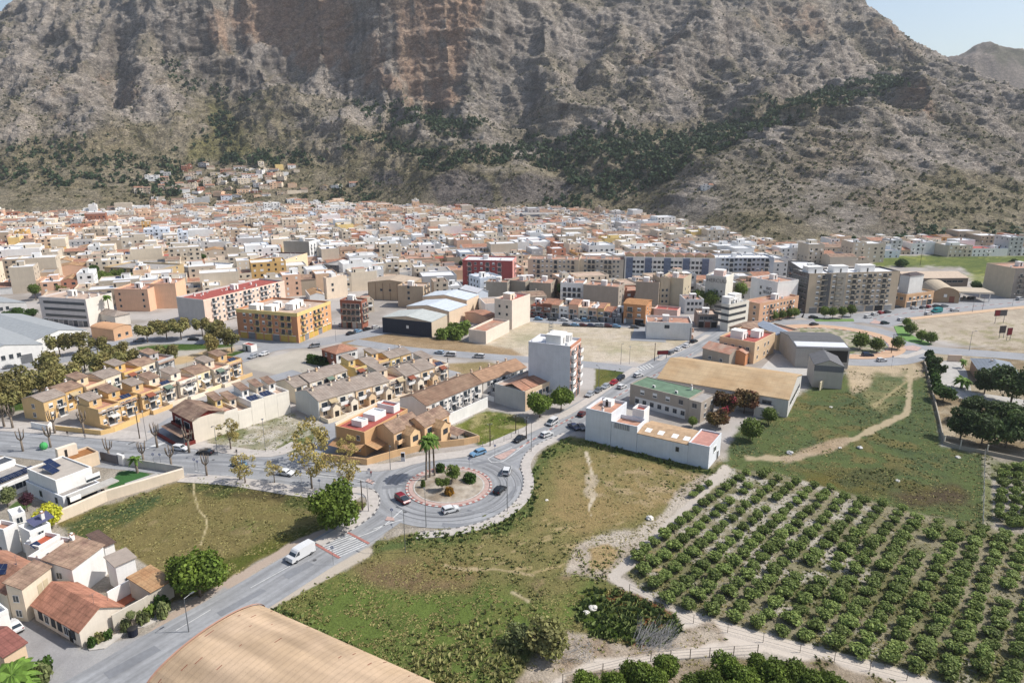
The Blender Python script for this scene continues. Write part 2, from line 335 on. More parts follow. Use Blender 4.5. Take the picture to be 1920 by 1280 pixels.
# red-orange limestone walls
ORA = [(CLIFF, .75), ([(1690,168),(1735,170),(1755,245),(1715,250),(1690,240)], .8), ([(1545,240),(1590,228),(1680,290),(1700,390),(1600,400),(1500,350)], .35),
       ([(60,130),(90,150),(160,190),(150,215),(70,190)], .6), ([(200,150),(290,150),(300,210),(210,200)], .4), ([(1250,60),(1330,90),(1290,120),(1200,110)], .5),
       ([(1440,10),(1530,20),(1530,50),(1450,40)], .5), ([(1680,60),(1800,100),(1800,130),(1700,90)], .4), ([(1380,440),(1560,430),(1620,380),(1730,430),(1730,458),(1400,455)], .3), ([(1800,185),(1920,190),(1920,215),(1820,215)],.6)]
for g_, a_ in ORA:
    m_ = smooth(polydist(PX, PY, g_)+(n1-.5)*150+(n2-.5)*50, -4, 22)*a_*(smooth(slope, .8, 1.6)*.75+.25)
    C0 = mixa(C0, cc(204, 166, 138), m_*smooth(n1+.5*(n2-.5), .38, .62)*.95); C0 = mixa(C0, cc(212, 190, 166), m_*smooth(n2, .56, .72)*.6)
for g_ in ([(805,335),(860,314),(925,340),(930,392),(820,385)], [(935,340),(990,316),(1080,345),(1060,380),(940,385)], [(690,320),(740,318),(760,345),(700,345)]):
    C0 = mixa(C0, cc(140, 131, 126), smooth(polydist(PX, PY, g_)+(n1-.5)*16, -3, 7)*.8)
C0 = mixa(C0, cc(186, 160, 120), smooth(2.2-linedist(PX, PY, [(300,420),(296,372),(288,358)]), 0, 1)*.8)
for ln in ([(0,368),(120,368),(300,378)], [(1320,430),(1500,456),(1700,447),(1920,440)], [(345,265),(400,248),(430,230),(500,150)], [(480,170),(515,140),(560,140)], [(150,290),(215,225)]):
    C0 = mixa(C0, cc(176, 160, 128), smooth(1.9-linedist(PX, PY, ln), 0, 1)*.55)
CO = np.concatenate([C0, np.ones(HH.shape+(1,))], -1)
ny, nx = HH.shape
idx = np.arange(ny*nx).reshape(ny, nx)
FQ = np.stack([idx[:-1, :-1], idx[:-1, 1:], idx[1:, 1:], idx[1:, :-1]], -1).reshape(-1, 4)
def attr_mat(name, nscale, amp, bump, bs, grass=False):
    m = bpy.data.materials.new(name); m.use_nodes = True; t = m.node_tree; N = t.nodes; Lk = t.links; b = N['Principled BSDF']
    b.inputs['Roughness'].default_value = .95; b.inputs['Specular IOR Level'].default_value = .1
    a = N.new('ShaderNodeAttribute'); a.attribute_name = 'Col'
    tc = N.new('ShaderNodeTexCoord'); cur = a.outputs['Color']
    for s_, am in zip(nscale, amp):
        n = N.new('ShaderNodeTexNoise'); n.inputs['Scale'].default_value = s_; n.inputs['Detail'].default_value = 6; n.inputs['Roughness'].default_value = .65
        Lk.new(tc.outputs['Object'], n.inputs['Vector'])
        r = N.new('ShaderNodeMapRange'); Lk.new(n.outputs['Fac'], r.inputs[0]); r.inputs[1].default_value = .32; r.inputs[2].default_value = .68
        r.inputs[3].default_value = 1-am; r.inputs[4].default_value = 1+am*.8
        x = N.new('ShaderNodeMixRGB'); x.blend_type = 'MULTIPLY'; Lk.new(a.outputs['Alpha'], x.inputs[0])
        Lk.new(cur, x.inputs[1]); Lk.new(r.outputs[0], x.inputs[2]); cur = x.outputs[0]
    hgt_in = None
    if grass == 'rock':     # joints and bedding cracks in the limestone, bump relief plus a darker tone painted in as crevice shade and scrub
        for vs, lo in ((.055, .72), (.17, .74), (.45, .8)):
            mp = N.new('ShaderNodeMapping'); mp.inputs['Rotation'].default_value = (0, .35, .2); mp.inputs['Scale'].default_value = (1, .6, 1.9); Lk.new(tc.outputs['Object'], mp.inputs[0])
            wn = N.new('ShaderNodeTexNoise'); wn.inputs['Scale'].default_value = vs*2.5; wn.inputs['Detail'].default_value = 3; Lk.new(tc.outputs['Object'], wn.inputs['Vector'])
            ad = N.new('ShaderNodeVectorMath'); ad.operation = 'MULTIPLY_ADD'; Lk.new(wn.outputs['Color'], ad.inputs[0]); ad.inputs[1].default_value = (.9/vs,)*3; Lk.new(mp.outputs[0], ad.inputs[2])
            vo = N.new('ShaderNodeTexVoronoi'); vo.feature = 'DISTANCE_TO_EDGE'; vo.inputs['Scale'].default_value = vs; Lk.new(ad.outputs[0], vo.inputs['Vector'])
            r = N.new('ShaderNodeMapRange'); Lk.new(vo.outputs['Distance'], r.inputs[0]); r.inputs[1].default_value = .0; r.inputs[2].default_value = .16; r.inputs[3].default_value = lo; r.inputs[4].default_value = 1.07
            x = N.new('ShaderNodeMixRGB'); x.blend_type = 'MULTIPLY'; x.inputs[0].default_value = 1; Lk.new(cur, x.inputs[1]); Lk.new(r.outputs[0], x.inputs[2]); cur = x.outputs[0]
            if vs < .1: continue
            b1 = N.new('ShaderNodeBump'); b1.inputs['Distance'].default_value = .55/vs*.5; b1.inputs['Strength'].default_value = .8; Lk.new(r.outputs[0], b1.inputs['Height'])
            if hgt_in: Lk.new(hgt_in, b1.inputs['Normal'])
            hgt_in = b1.outputs[0]
    Lk.new(cur, b.inputs['Base Color'])
    n = N.new('ShaderNodeTexNoise'); n.inputs['Scale'].default_value = bs; n.inputs['Detail'].default_value = 8; n.inputs['Roughness'].default_value = .7
    Lk.new(tc.outputs['Object'], n.inputs['Vector'])
    bn = N.new('ShaderNodeBump'); bn.inputs['Distance'].default_value = bump; Lk.new(a.outputs['Alpha'], bn.inputs['Strength']); Lk.new(n.outputs['Fac'], bn.inputs['Height'])
    if hgt_in: Lk.new(hgt_in, bn.inputs['Normal'])
    Lk.new(bn.outputs[0], b.inputs['Normal']); return m
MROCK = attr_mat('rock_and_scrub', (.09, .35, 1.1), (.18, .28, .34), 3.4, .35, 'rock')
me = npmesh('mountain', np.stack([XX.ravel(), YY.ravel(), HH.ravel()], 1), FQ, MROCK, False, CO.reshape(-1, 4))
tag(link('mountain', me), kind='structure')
# far hills on the right
fu = np.linspace(.5, 1.05, 240); fy_ = np.linspace(1750, 2900, 110); FU, FY = np.meshgrid(fu, fy_); FX = FU*FY
crest = np.interp(FU*FL*1.0, [.5*FL, 640, 760, 808, 845, 880, 905, 925, 960, 1100, 1350], [0]*0+[60,80,100,79,83,90,97,95,92,110,150][0:11])
# crest holds photo rows of the far skyline, turned into heights at 3000 m
tz = HC-2300/(CP-(crest-640)/FL*SP)*(SP+(crest-640)/FL*CP)
FH = tz*np.exp(-((FY-2300)/330.)**2)*.98+(ridged(FX/190, FY/190, 5, 77)-.5)*70*np.exp(-((FY-2200)/260.)**2)
fn = fbm(FX/120, FY/120, 4, 3); FC = mixa(np.broadcast_to(cc(160, 148, 136), FH.shape+(3,)), cc(112, 108, 88), smooth(fn, .4, .65))
FCO = np.concatenate([FC, np.ones(FH.shape+(1,))], -1); id2 = np.arange(FH.size).reshape(FH.shape)
FQ2 = np.stack([id2[:-1, :-1], id2[:-1, 1:], id2[1:, 1:], id2[1:, :-1]], -1).reshape(-1, 4)
tag(link('far_hills', npmesh('far_hills', np.stack([FX.ravel(), FY.ravel(), FH.ravel()], 1), FQ2, MROCK, False, FCO.reshape(-1, 4))), kind='structure')
# base plain far below everything else
mb = MB(); mb.face([(-6000,-400,-7), (6000,-400,-7), (6000,6000,-7), (-6000,6000,-7)], M(S(150, 140, 118), scale=.01, var=.25))
tag(mb.build('plain'), kind='structure')
# ---------------------------------------------------------------- ground sheet with its fields, lots and dirt tracks
gxs = np.concatenate([np.arange(-1500, -330, 30), np.arange(-330, 2251, 3.4), np.arange(2255, 3500, 30)]); gys = np.concatenate([np.arange(2100, 1420, -40), np.arange(1420, 1300, -6), np.arange(1300, 560, -2.2), np.arange(560, 372, -1.6)])
GX, GYp = np.meshgrid(gxs, gys)
V_ = (GYp-640)/FL; T_ = HC/(SP+V_*CP); WX = (GX-960)/FL*T_; WY = T_*(CP-V_*SP)
m1 = fbm(WX/11, WY/11, 5, 1); m2 = fbm(WX/3.2, WY/3.2, 4, 8); m3 = fbm(WX/30, WY/30, 4, 15); m4 = fbm(WX/1.1, WY/1.1, 2, 23)
GC = mixa(np.broadcast_to(cc(196, 189, 183), GX.shape+(3,)), cc(168, 160, 152), smooth(m1, .35, .7))
WD = np.zeros(GX.shape); NZ = np.full(GX.shape, .3)      # where weeds may stand; how rough the soil looks
def paint(poly, c1, c2=None, f=4, n=10, k=.5, c3=None, weeds=None):
    global GC, WD
    x0 = min(p[0] for p in poly)-60; x1 = max(p[0] for p in poly)+60; y0 = min(p[1] for p in poly)-40; y1 = max(p[1] for p in poly)+40
    jj = np.where((gxs > x0) & (gxs < x1))[0]; ii = np.where((gys > y0) & (gys < y1))[0]
    if len(ii) == 0 or len(jj) == 0: return
    s = np.s_[ii[0]:ii[-1]+1, jj[0]:jj[-1]+1]
    d = polydist(GX[s], GYp[s]*1.0, poly)+(m1[s]-.5)*n*1.5+(m2[s]-.5)*n
    a = smooth(d, -f, f); c = np.broadcast_to(cc(*c1), a.shape+(3,))
    if c2: c = mixa(c, cc(*c2), smooth(m1[s]*.6+m2[s]*.4, .5-.12, .5+.12)*k*2 if k <= .5 else smooth(m1[s], .3, .6))
    if c3: c = mixa(c, cc(*c3), smooth(m2[s]*.5+m3[s]*.5, .55, .66))
    GC[s] = GC[s]+(c-GC[s])*a[..., None]; NZ[s] = NZ[s]+((.3 if weeds is None and f < 5 and n < 6 else 1.)-NZ[s])*a
    if weeds is not None: WD[s] = WD[s]*(1-a)+weeds*a
def stroke(pts, wpx, c1, a=1.0, n=2, dash=None):
    global GC, WD
    x0 = min(p[0] for p in pts)-40; x1 = max(p[0] for p in pts)+40; y0 = min(p[1] for p in pts)-30; y1 = max(p[1] for p in pts)+30
    jj = np.where((gxs > x0) & (gxs < x1))[0]; ii = np.where((gys > y0) & (gys < y1))[0]; s = np.s_[ii[0]:ii[-1]+1, jj[0]:jj[-1]+1]
    d = wpx-linedist(GX[s], GYp[s], pts)+(m2[s]-.5)*n*2+(m1[s]-.5)*n
    t = smooth(d, -1.5, 1.5)*a
    if dash: t = t*smooth(m2[s]+m1[s]*.5, dash, dash+.15)
    GC[s] = GC[s]+(cc(*c1)-GC[s])*t[..., None]; WD[s] = WD[s]*(1-t); NZ[s] = NZ[s]*(1-t*.75)
FG, FG2, FB = (136, 128, 82), (116, 118, 70), (150, 132, 98)
# countryside on the near side
paint([(-1600,850),(3600,850),(3600,2200),(-1600,2200)], (188,178,164), (170,160,145), f=10)
paint([(1360,860),(1380,800),(1460,760),(1560,700),(1600,700),(1690,690),(1740,700),(1768,832),(1852,856),(1850,990),(1440,1000),(1300,900)], (98,110,66), (86,100,66), f=6, n=14, c3=(120,114,72), weeds=1.)
paint([(1660,920),(1800,900),(1840,950),(1700,960)], (92,80,62), (104,98,58), f=14, n=26, weeds=.8)
paint([(1500,880),(1680,880),(1660,930),(1500,925)], (112,104,56), (90,94,60), f=10, n=26, weeds=.8)
paint([(1590,655),(1740,650),(1740,700),(1690,720),(1600,735),(1588,720)], (206,186,156), (190,172,144), f=5, n=8)
paint([(1640,700),(1700,698),(1700,735),(1650,770),(1620,740)], (100,112,74), (140,136,96), f=6, n=14, weeds=1.)
stroke([(1708,690),(1705,740),(1700,775),(1660,795),(1600,822),(1560,835),(1500,858),(1400,860)], 5, (184,168,138), n=4)
stroke([(1640,760),(1700,715)], 3, (180,164,126), .7, n=3)
paint([(1520,838),(1570,822),(1600,818),(1590,835),(1520,858),(1470,870),(1460,858)], (192,172,146), (178,156,128), f=4, n=8)
# orchard soil
ORCH = [(1168,1068),(1305,925),(1376,878),(1450,885),(1560,915),(1700,955),(1842,985),(1925,1000),(2300,1060),(2300,1500),(1790,1292),(1560,1222),(1330,1160),(1215,1112)]
paint(ORCH, (158,150,124), (128,126,90), f=3, n=6, c3=(196,188,174), weeds=.5)
ORCH2 = [(1858,862),(1925,872),(2300,940),(2300,1050),(1925,992),(1860,975)]
paint([(1843,860),(1862,862),(1864,985),(1843,985)], (130,134,92), (176,168,150), f=3, n=8, weeds=.8)
paint(ORCH2, (186,178,164), (120,124,84), f=3, n=6, weeds=.4)
paint([(1700,660),(1745,655),(2300,640),(2300,900),(1850,850),(1770,832),(1752,770),(1735,700)], (190,176,152), (150,132,104), f=4, n=6)
# middle field
F2 = [(735,1008),(760,1000),(900,985),(960,960),(990,930),(996,890),(1010,850),(1065,815),(1330,885),(1345,900),(1290,930),(1210,1010),(1150,1060),(1130,1085),(1180,1110),(1280,1165),(1250,1205),(1180,1215),(1060,1240),(960,1300),(700,1320),(500,1158),(575,1112),(690,1045)]
paint(F2, FG, FG2, f=3, n=6, c3=FB, weeds=1.)
paint([(1040,860),(1180,840),(1340,890),(1300,930),(1200,975),(1100,1010),(1000,1000),(1030,930)], (160,140,96), (142,132,86), f=12, n=26, c3=(182,160,124), weeds=.6)
paint([(780,1010),(900,985),(1000,1000),(1100,1010),(1080,1060),(1000,1080),(860,1055),(780,1040)], (148,136,90), (132,126,80), f=12, n=30, weeds=.8)
paint([(500,1140),(620,1075),(760,1080),(960,1100),(1000,1140),(1120,1080),(1080,1180),(1000,1230),(900,1300),(760,1320)], (108,124,62), (98,114,58), f=16, n=36, c3=(126,128,72), weeds=1.)
paint([(660,1060),(760,1040),(900,1075),(880,1110),(760,1120),(680,1095)], (134,114,86), (138,124,80), f=12, n=30, weeds=.9)
paint([(984,900),(1012,855),(1062,822),(1090,830),(1030,860),(1005,900),(1000,960),(950,1000),(860,1020),(700,1035),(700,1015),(860,1000),(950,975)], (98,112,66), (110,116,66), f=4, n=8, weeds=1.)
paint([(1150,835),(1350,885),(1345,896),(1140,848)], (84,92,50), f=4, n=6, weeds=1.)
stroke([(1100,850),(1108,880),(1112,905),(1112,935),(1104,952),(1108,965)], 3.5, (206,192,168), n=5)
paint([(1098,890),(1118,892),(1120,930),(1104,935),(1094,925)], (196,180,154), f=3, n=14)
stroke([(1000,1078),(930,1066),(870,1068),(835,1060)], 2, (192,172,138), .8, n=3)
stroke([(960,1110),(990,1125)], 4, (196,180,148), .8, n=4)
for k in range(70):
    rr = random.Random(k); x = rr.uniform(880, 1250); y = rr.uniform(960, 1075)
    stroke([(x, y), (x+rr.uniform(10, 34), y-rr.uniform(3, 10))], rr.uniform(.6, 1.6), (190,168,128), .6, n=3, dash=.62)
BARE = [(1085,1020),(1130,995),(1190,990),(1205,975),(1235,965),(1260,930),(1320,890),(1345,900),(1300,945),(1230,1010),(1160,1070),(1150,1085),(1120,1082),(1105,1075),(1055,1075),(1070,1045)]
paint(BARE, (204,192,176), (188,174,156), f=5, n=12)
paint([(1105,1030),(1140,1018),(1160,1030),(1140,1058),(1110,1060)], (164,140,98), (184,160,118), f=5, n=12, weeds=.5)
stroke([(1360,880),(1300,940),(1235,1000),(1180,1055),(1150,1082),(1200,1115),(1290,1165),(1340,1190)], 9, (202,192,180), n=5)
paint([(1215,1118),(1290,1160),(1340,1185),(1430,1212),(1430,1232),(1330,1228),(1230,1242),(1245,1215),(1290,1190),(1275,1162)], (216,204,190), (210,198,184), f=3, n=4)
stroke([(1290,1160),(1400,1195),(1540,1232),(1660,1262),(1780,1300)], 17, (218,206,192), n=2)
stroke([(1330,1200),(1240,1222),(1150,1240),(1080,1262),(1030,1290)], 17, (218,206,192), n=3)
paint([(1060,1180),(1200,1200),(1280,1180),(1340,1160),(1360,1200),(1240,1225),(1100,1240),(1010,1300),(960,1290),(1000,1230)], (196,182,164), (170,150,128), f=6, n=14, weeds=.2)
GARD = [(1085,1120),(1110,1100),(1160,1105),(1230,1135),(1275,1160),(1280,1185),(1240,1215),(1170,1205),(1110,1195),(1080,1160)]
paint(GARD, (74,92,36), (98,84,46), f=4, n=12, c3=(124,76,48), weeds=1.)
paint([(1050,1300),(1060,1262),(1280,1235),(1560,1240),(1700,1290),(1750,1420),(1050,1420)], (176,160,140), (140,126,100), f=5, n=10, weeds=.3)
# left field
stroke([(200,1280),(330,1200),(470,1120),(600,1040),(690,985)], 34, (176,174,172), n=1)
F1 = [(345,897),(440,905),(600,930),(692,945),(684,965),(660,985),(560,1018),(480,1056),(405,1108),(320,1130),(300,1080),(250,1045),(215,1030),(150,985),(115,990),(100,978),(240,935)]
paint(F1, (136,124,80), (122,118,72), f=3, n=5, c3=(152,136,96), weeds=1.)
paint([(345,900),(560,925),(690,950),(660,965),(560,948),(440,935),(350,925)], (104,94,62), (92,98,56), f=5, n=14, weeds=1.)
paint([(115,990),(240,945),(300,930),(290,955),(200,1000),(170,1030)], (92,100,56), (80,96,60), f=8, n=16, weeds=1.)
paint([(350,1090),(420,1040),(560,990),(660,965),(670,980),(560,1020),(480,1058),(400,1112)], (98,104,48), (112,108,56), f=8, n=14, weeds=1.)
stroke([(363,900),(364,925),(372,955),(386,970),(388,985),(380,1010),(376,1020)], 1.7, (206,190,150), n=1.2)
# verges of the south-west road
stroke([(280,1195),(330,1150),(405,1108),(440,1088),(500,1052),(560,1020),(640,985),(690,960)], 9, (190,172,156), n=4)
stroke([(480,1150),(545,1112),(640,1062),(690,1035)], 8, (200,188,172), n=3)
paint([(40,1300),(90,1230),(150,1215),(270,1190),(330,1165),(420,1100),(440,1110),(300,1200),(200,1300)], (178,176,174), (166,164,164), f=4, n=3)
paint([(-60,1090),(0,1125),(60,1165),(150,1215),(95,1262),(60,1250),(-60,1170)], (172,170,170), (160,158,158), f=2, n=1)
# town plots
paint([(380,840),(395,815),(460,800),(545,776),(600,792),(612,822),(560,848),(480,850)], (186,176,156), (112,122,74), f=4, n=10, c3=(206,198,184), weeds=.7)
paint([(845,800),(912,768),(985,782),(992,795),(975,812),(930,826),(900,834),(880,825)], (122,128,60), (96,112,48), f=3, n=6, c3=(168,158,110), weeds=.9)
paint([(1115,690),(1172,693),(1172,702),(1150,715),(1114,730)], (112,112,58), (84,96,46), f=2, n=4, weeds=.9)
paint([(640,640),(690,622),(985,652),(985,668),(880,662),(760,655),(700,650),(640,652)], (178,154,122), (164,140,108), f=2, n=4, weeds=.15)
paint([(830,680),(920,680),(985,685),(960,700),(880,700),(842,705)], (178,156,120), (156,140,100), f=2, n=4, weeds=.2)
paint([(455,680),(560,655),(612,660),(640,690),(540,705),(470,690)], (206,196,182), (192,184,170), f=2, n=4)
paint([(900,645),(1000,600),(1215,612),(1215,636),(1300,640),(1290,650),(1225,682),(1110,680),(990,672),(960,655)], (216,202,182), (200,186,160), f=3, n=6)
paint([(1120,645),(1200,640),(1215,660),(1140,668)], (176,172,138), (206,192,166), f=10, n=22, weeds=.3)
paint([(960,620),(1040,615),(1010,648),(950,650)], (184,176,146), (210,196,172), f=10, n=20, weeds=.2)
paint([(1700,600),(1740,590),(1800,585),(1960,570),(2300,540),(2300,650),(1960,655),(1850,650),(1760,640),(1715,625)], (204,190,170), (190,176,156), f=3, n=5, c3=(168,160,126), weeds=.15)
paint([(1630,500),(1650,482),(1700,478),(2300,480),(2300,560),(1880,545),(1830,520),(1800,500)], (120,130,70), (98,112,60), f=3, n=5, c3=(150,154,80), weeds=.6)
paint([(1800,515),(1890,520),(1890,535),(1830,530)], (190,184,150), (140,146,90), f=5, n=8, weeds=.3)
# park
paint([(-100,690),(0,690),(180,660),(262,640),(440,645),(440,680),(330,700),(240,722),(180,745),(60,770),(-100,790)], (198,190,178), (186,176,162), f=2, n=2)
for g_ in ([(165,672),(230,655),(240,662),(200,676),(170,680)], [(255,650),(370,640),(440,642),(435,650),(380,655),(300,660),(262,662)], [(400,665),(470,655),(480,662),(420,678)], [(200,700),(235,690),(330,700),(330,710),(250,716),(205,712)],
           [(0,745),(60,735),(75,745),(50,768),(0,775)], [(110,715),(150,702),(172,706),(168,715),(130,722)], [(165,690),(205,683),(205,688),(170,698)]):
    paint(g_, (88,112,52), (76,98,46), f=1.5, n=2, weeds=.3)
paint([(232,702),(260,685),(340,668),(400,655),(440,652),(435,660),(380,672),(300,692),(245,705)], (212,184,140), (200,172,130), f=2, n=3)
stroke([(168,672),(205,680),(222,682)], 3, (188,128,110), n=1)
stroke([(0,668),(100,665)], 8, (180,178,176), n=2)
# villa garden
paint([(200,915),(222,884),(255,878),(290,892),(232,912),(215,918)], (70,112,62), (66,106,58), f=1.5, n=1)
paint([(15,950),(50,925),(60,945),(30,965)], (90,112,62), f=1.5, n=2)
paint([(125,965),(200,918),(232,915),(140,960)], (172,172,172), f=1.5, n=1)
# raised hollow shading is left to the light; only colours are set here
GM = attr_mat('soil_and_grass', (.35, 2.4), (.16, .30), .35, 1.6)
idg = np.arange(GX.size).reshape(GX.shape)
FQg = np.stack([idg[:-1, :-1], idg[:-1, 1:], idg[1:, 1:], idg[1:, :-1]], -1).reshape(-1, 4)
GZ = np.zeros(GX.shape)+np.clip(WD-.3, 0, 1)*(m2-.5)*.5*smooth(GYp, 700, 800)
GCO = np.concatenate([GC, NZ[..., None]], -1)
tag(link('ground', npmesh('ground', np.stack([WX.ravel(), WY.ravel(), GZ.ravel()], 1), FQg, GM, False, GCO.reshape(-1, 4))), kind='structure')

# ---------------------------------------------------------------- roads
def road_mat(name, col, tracks=True):
    m = bpy.data.materials.new(name); m.use_nodes = True; t = m.node_tree; N = t.nodes; Lk = t.links; b = N['Principled BSDF']
    b.inputs['Roughness'].default_value = .85; b.inputs['Specular IOR Level'].default_value = .25
    uv = N.new('ShaderNodeUVMap'); s = N.new('ShaderNodeSeparateXYZ'); Lk.new(uv.outputs[0], s.inputs[0])
    tc = N.new('ShaderNodeTexCoord'); mp = N.new('ShaderNodeMapping'); Lk.new(tc.outputs['Object'], mp.inputs[0])
    cur = None
    def mul(v, col_):
        x = N.new('ShaderNodeMixRGB'); x.blend_type = 'MULTIPLY'; x.inputs[0].default_value = 1
        if isinstance(col_, tuple): x.inputs[1].default_value = (*col_, 1)
        else: Lk.new(col_, x.inputs[1])
        Lk.new(v, x.inputs[2]); return x.outputs[0]
    def rng(v, a, b_, c, d):
        r = N.new('ShaderNodeMapRange'); Lk.new(v, r.inputs[0])
        for i, q in enumerate((a, b_, c, d)): r.inputs[i+1].default_value = q
        return r.outputs[0]
    cur = col
    for sc_, am in ((.12, .12), (1.3, .08)):
        n = N.new('ShaderNodeTexNoise'); n.inputs['Scale'].default_value = sc_; n.inputs['Detail'].default_value = 5; Lk.new(tc.outputs['Object'], n.inputs['Vector'])
        cur = mul(rng(n.outputs['Fac'], .3, .7, 1-am, 1+am), cur)
    if tracks:   # rubber worn tracks along the lanes; stains that lie on the asphalt itself
        cmb = N.new('ShaderNodeCombineXYZ'); 
        for i, k in ((0, 5.5), (1, .02)):
            q = N.new('ShaderNodeMath'); q.operation = 'MULTIPLY'; Lk.new(s.outputs[i], q.inputs[0]); q.inputs[1].default_value = k; Lk.new(q.outputs[0], cmb.inputs[i])
        n = N.new('ShaderNodeTexNoise'); n.inputs['Scale'].default_value = 1.6; n.inputs['Detail'].default_value = 3; Lk.new(cmb.outputs[0], n.inputs['Vector'])
        cur = mul(rng(n.outputs['Fac'], .38, .62, .78, 1.1), cur)
    Lk.new(cur, b.inputs['Base Color']); return m
ASPH = road_mat('asphalt', S(166, 167, 169)); ASPHF = road_mat('asphalt_plain', S(166, 167, 170), False)
PAVE = M(S(206, 198, 190), var=.14, scale=.8, bump=.01, name='pavement'); KERBW = M(S(212, 206, 200), var=.3, scale=1.2); KERBR = M(S(186, 128, 118), var=.3, scale=1.2); KERBD = M(S(112, 110, 110), var=.3)
PAINT = M(S(232, 232, 230), var=.25, scale=1.5); REDP = M(S(206, 176, 166), var=.22, scale=1.2)
def cat(pts, step=2.5, closed=False):
    P_ = [Vector((p[0], p[1], 0)) for p in pts]; out = []; n = len(P_)
    for i in range(n if closed else n-1):
        p0 = P_[(i-1) % n] if closed or i > 0 else P_[i]*2-P_[i+1]; p1 = P_[i]; p2 = P_[(i+1) % n]
        p3 = P_[(i+2) % n] if closed or i+2 < n else p2*2-p1
        k = max(2, int((p2-p1).length/step))
        for j in range(k):
            t = j/k; out.append(.5*((2*p1)+(p2-p0)*t+(2*p0-5*p1+4*p2-p3)*t*t+(3*p1-p0-3*p2+p3)*t**3))
    if not closed: out.append(P_[-1])
    return out
def ribbon(name, pts, w0, w1, z, mat, closed=False, alt=None, alen=1.2, thick=0, parent=None, build=True, mb=None):
    """band between offsets w0 (left) and w1 along a world line; alternating colours when alt is given"""
    z -= .27; c = cat(pts, alen if alt else 2.5, closed); n = len(c); L_, R_ = [], []; d_ = [0]
    for i in range(n):
        a = c[(i-1) % n] if closed or i > 0 else c[i]; b = c[(i+1) % n] if closed or i < n-1 else c[i]
        t = (b-a).normalized(); nn = Vector((-t.y, t.x, 0)); L_.append(c[i]+nn*w0); R_.append(c[i]-nn*w1)
        if i: d_.append(d_[-1]+(c[i]-c[i-1]).length)
    me_v, me_f, me_m, uvs = [], [], [], []
    rng_ = range(n if closed else n-1)
    for q in range(n): me_v += [(L_[q].x, L_[q].y, z), (R_[q].x, R_[q].y, z)]
    if thick: 
        for q in range(n): me_v += [(L_[q].x, L_[q].y, z-thick), (R_[q].x, R_[q].y, z-thick)]
    for q in rng_:
        e = (q+1) % n; me_f.append((2*q, 2*q+1, 2*e+1, 2*e)); me_m.append((q % 2) if alt else 0)
        dq = d_[q]; de = d_[e] if e else d_[q]+2.5
        uvs += [(0, dq), (1, dq), (1, de), (0, de)]
        if thick:
            o_ = 2*n
            me_f += [(2*q, 2*e, o_+2*e, o_+2*q), (2*q+1, o_+2*q+1, o_+2*e+1, 2*e+1)]; me_m += [(q % 2) if alt else 0]*2; uvs += [(0, 0)]*8
    me = bpy.data.meshes.new(name); me.from_pydata(me_v, [], me_f); me.materials.append(mat)
    if alt: me.materials.append(alt); me.polygons.foreach_set('material_index', me_m)
    uvl = me.uv_layers.new(name='UVMap'); uvl.data.foreach_set('uv', [x for u in uvs for x in u]); me.update()
    return tag(link(name, me, parent), kind=None if parent else 'structure')
def gp(*pts): return [tuple(G(x, y)[:2]) for x, y in pts]
def sheet(name, pix, z, mat, thick=0, parent=None):
    z -= .27; mb = MB(); p = [G(x, y) for x, y in pix]
    if thick: mb.prism([(q.x, q.y) for q in p], z-thick, z, mat)
    else: mb.face([(q.x, q.y, z) for q in p], mat)
    return tag(mb.build(name, parent), kind=None if parent else 'structure')
RC = G(842, 911); RX, RY = RC.x, RC.y
def circ(r, n=40):
    r = r*.965 if r < 11 else r
    return [(RX+r*math.cos(2*math.pi*k/n), RY+r*math.sin(2*math.pi*k/n)) for k in range(n)]
SW = gp((90,1345),(200,1280),(330,1200),(470,1120),(600,1040),(690,985),(752,945)); ribbon('road', SW, 5.6, 5.2, .304, ASPH)
WR = gp((-260,812),(-100,818),(0,824),(160,842),(300,857),(440,870),(560,882),(680,898),(770,905)); ribbon('road', WR, 8.6, 8.6, .308, ASPH)
NE = gp((905,868),(960,845),(1010,818),(1060,790),(1120,755),(1190,710),(1240,682),(1290,655),(1330,634),(1350,622),(1380,606),(1410,592)); ribbon('road', NE, 5.6, 5.6, .312, ASPH)
ribbon('road', circ(14.6), 4.8, 4.8, .316, ASPH, closed=True)
sheet('road', [(640,880),(700,870),(790,868),(880,856),(940,838),(985,845),(985,870),(940,900),(760,960),(700,985),(690,960),(705,935),(690,915)], .300, ASPHF)
sheet('road', [(1010,812),(1062,788),(1100,770),(1135,790),(1100,800),(1062,816),(1020,832)], .301, ASPHF)
SS = gp((660,640),(760,655),(860,664),(960,672),(1110,684),(1205,696)); ribbon('road', SS, 4, 4, .320, ASPHF)
PKR = gp((-200,720),(0,690),(120,672),(180,655),(262,639),(370,638),(470,640),(560,646),(640,634),(720,620),(790,606)); ribbon('road', PKR, 6, 6, .324, ASPHF)
ribbon('road', gp((430,680),(500,655),(560,645)), 5, 5, .328, ASPHF)
ribbon('road', gp((985,595),(1060,601),(1150,606),(1215,612),(1215,640)), 7.5, 7.5, .332, ASPHF)
ribbon('road', gp((275,832),(330,790),(420,745),(500,715),(560,697)), 4, 4, .298, ASPHF)
ribbon('road', gp((600,850),(640,790),(740,735),(850,695)), 4, 4, .294, ASPHF)
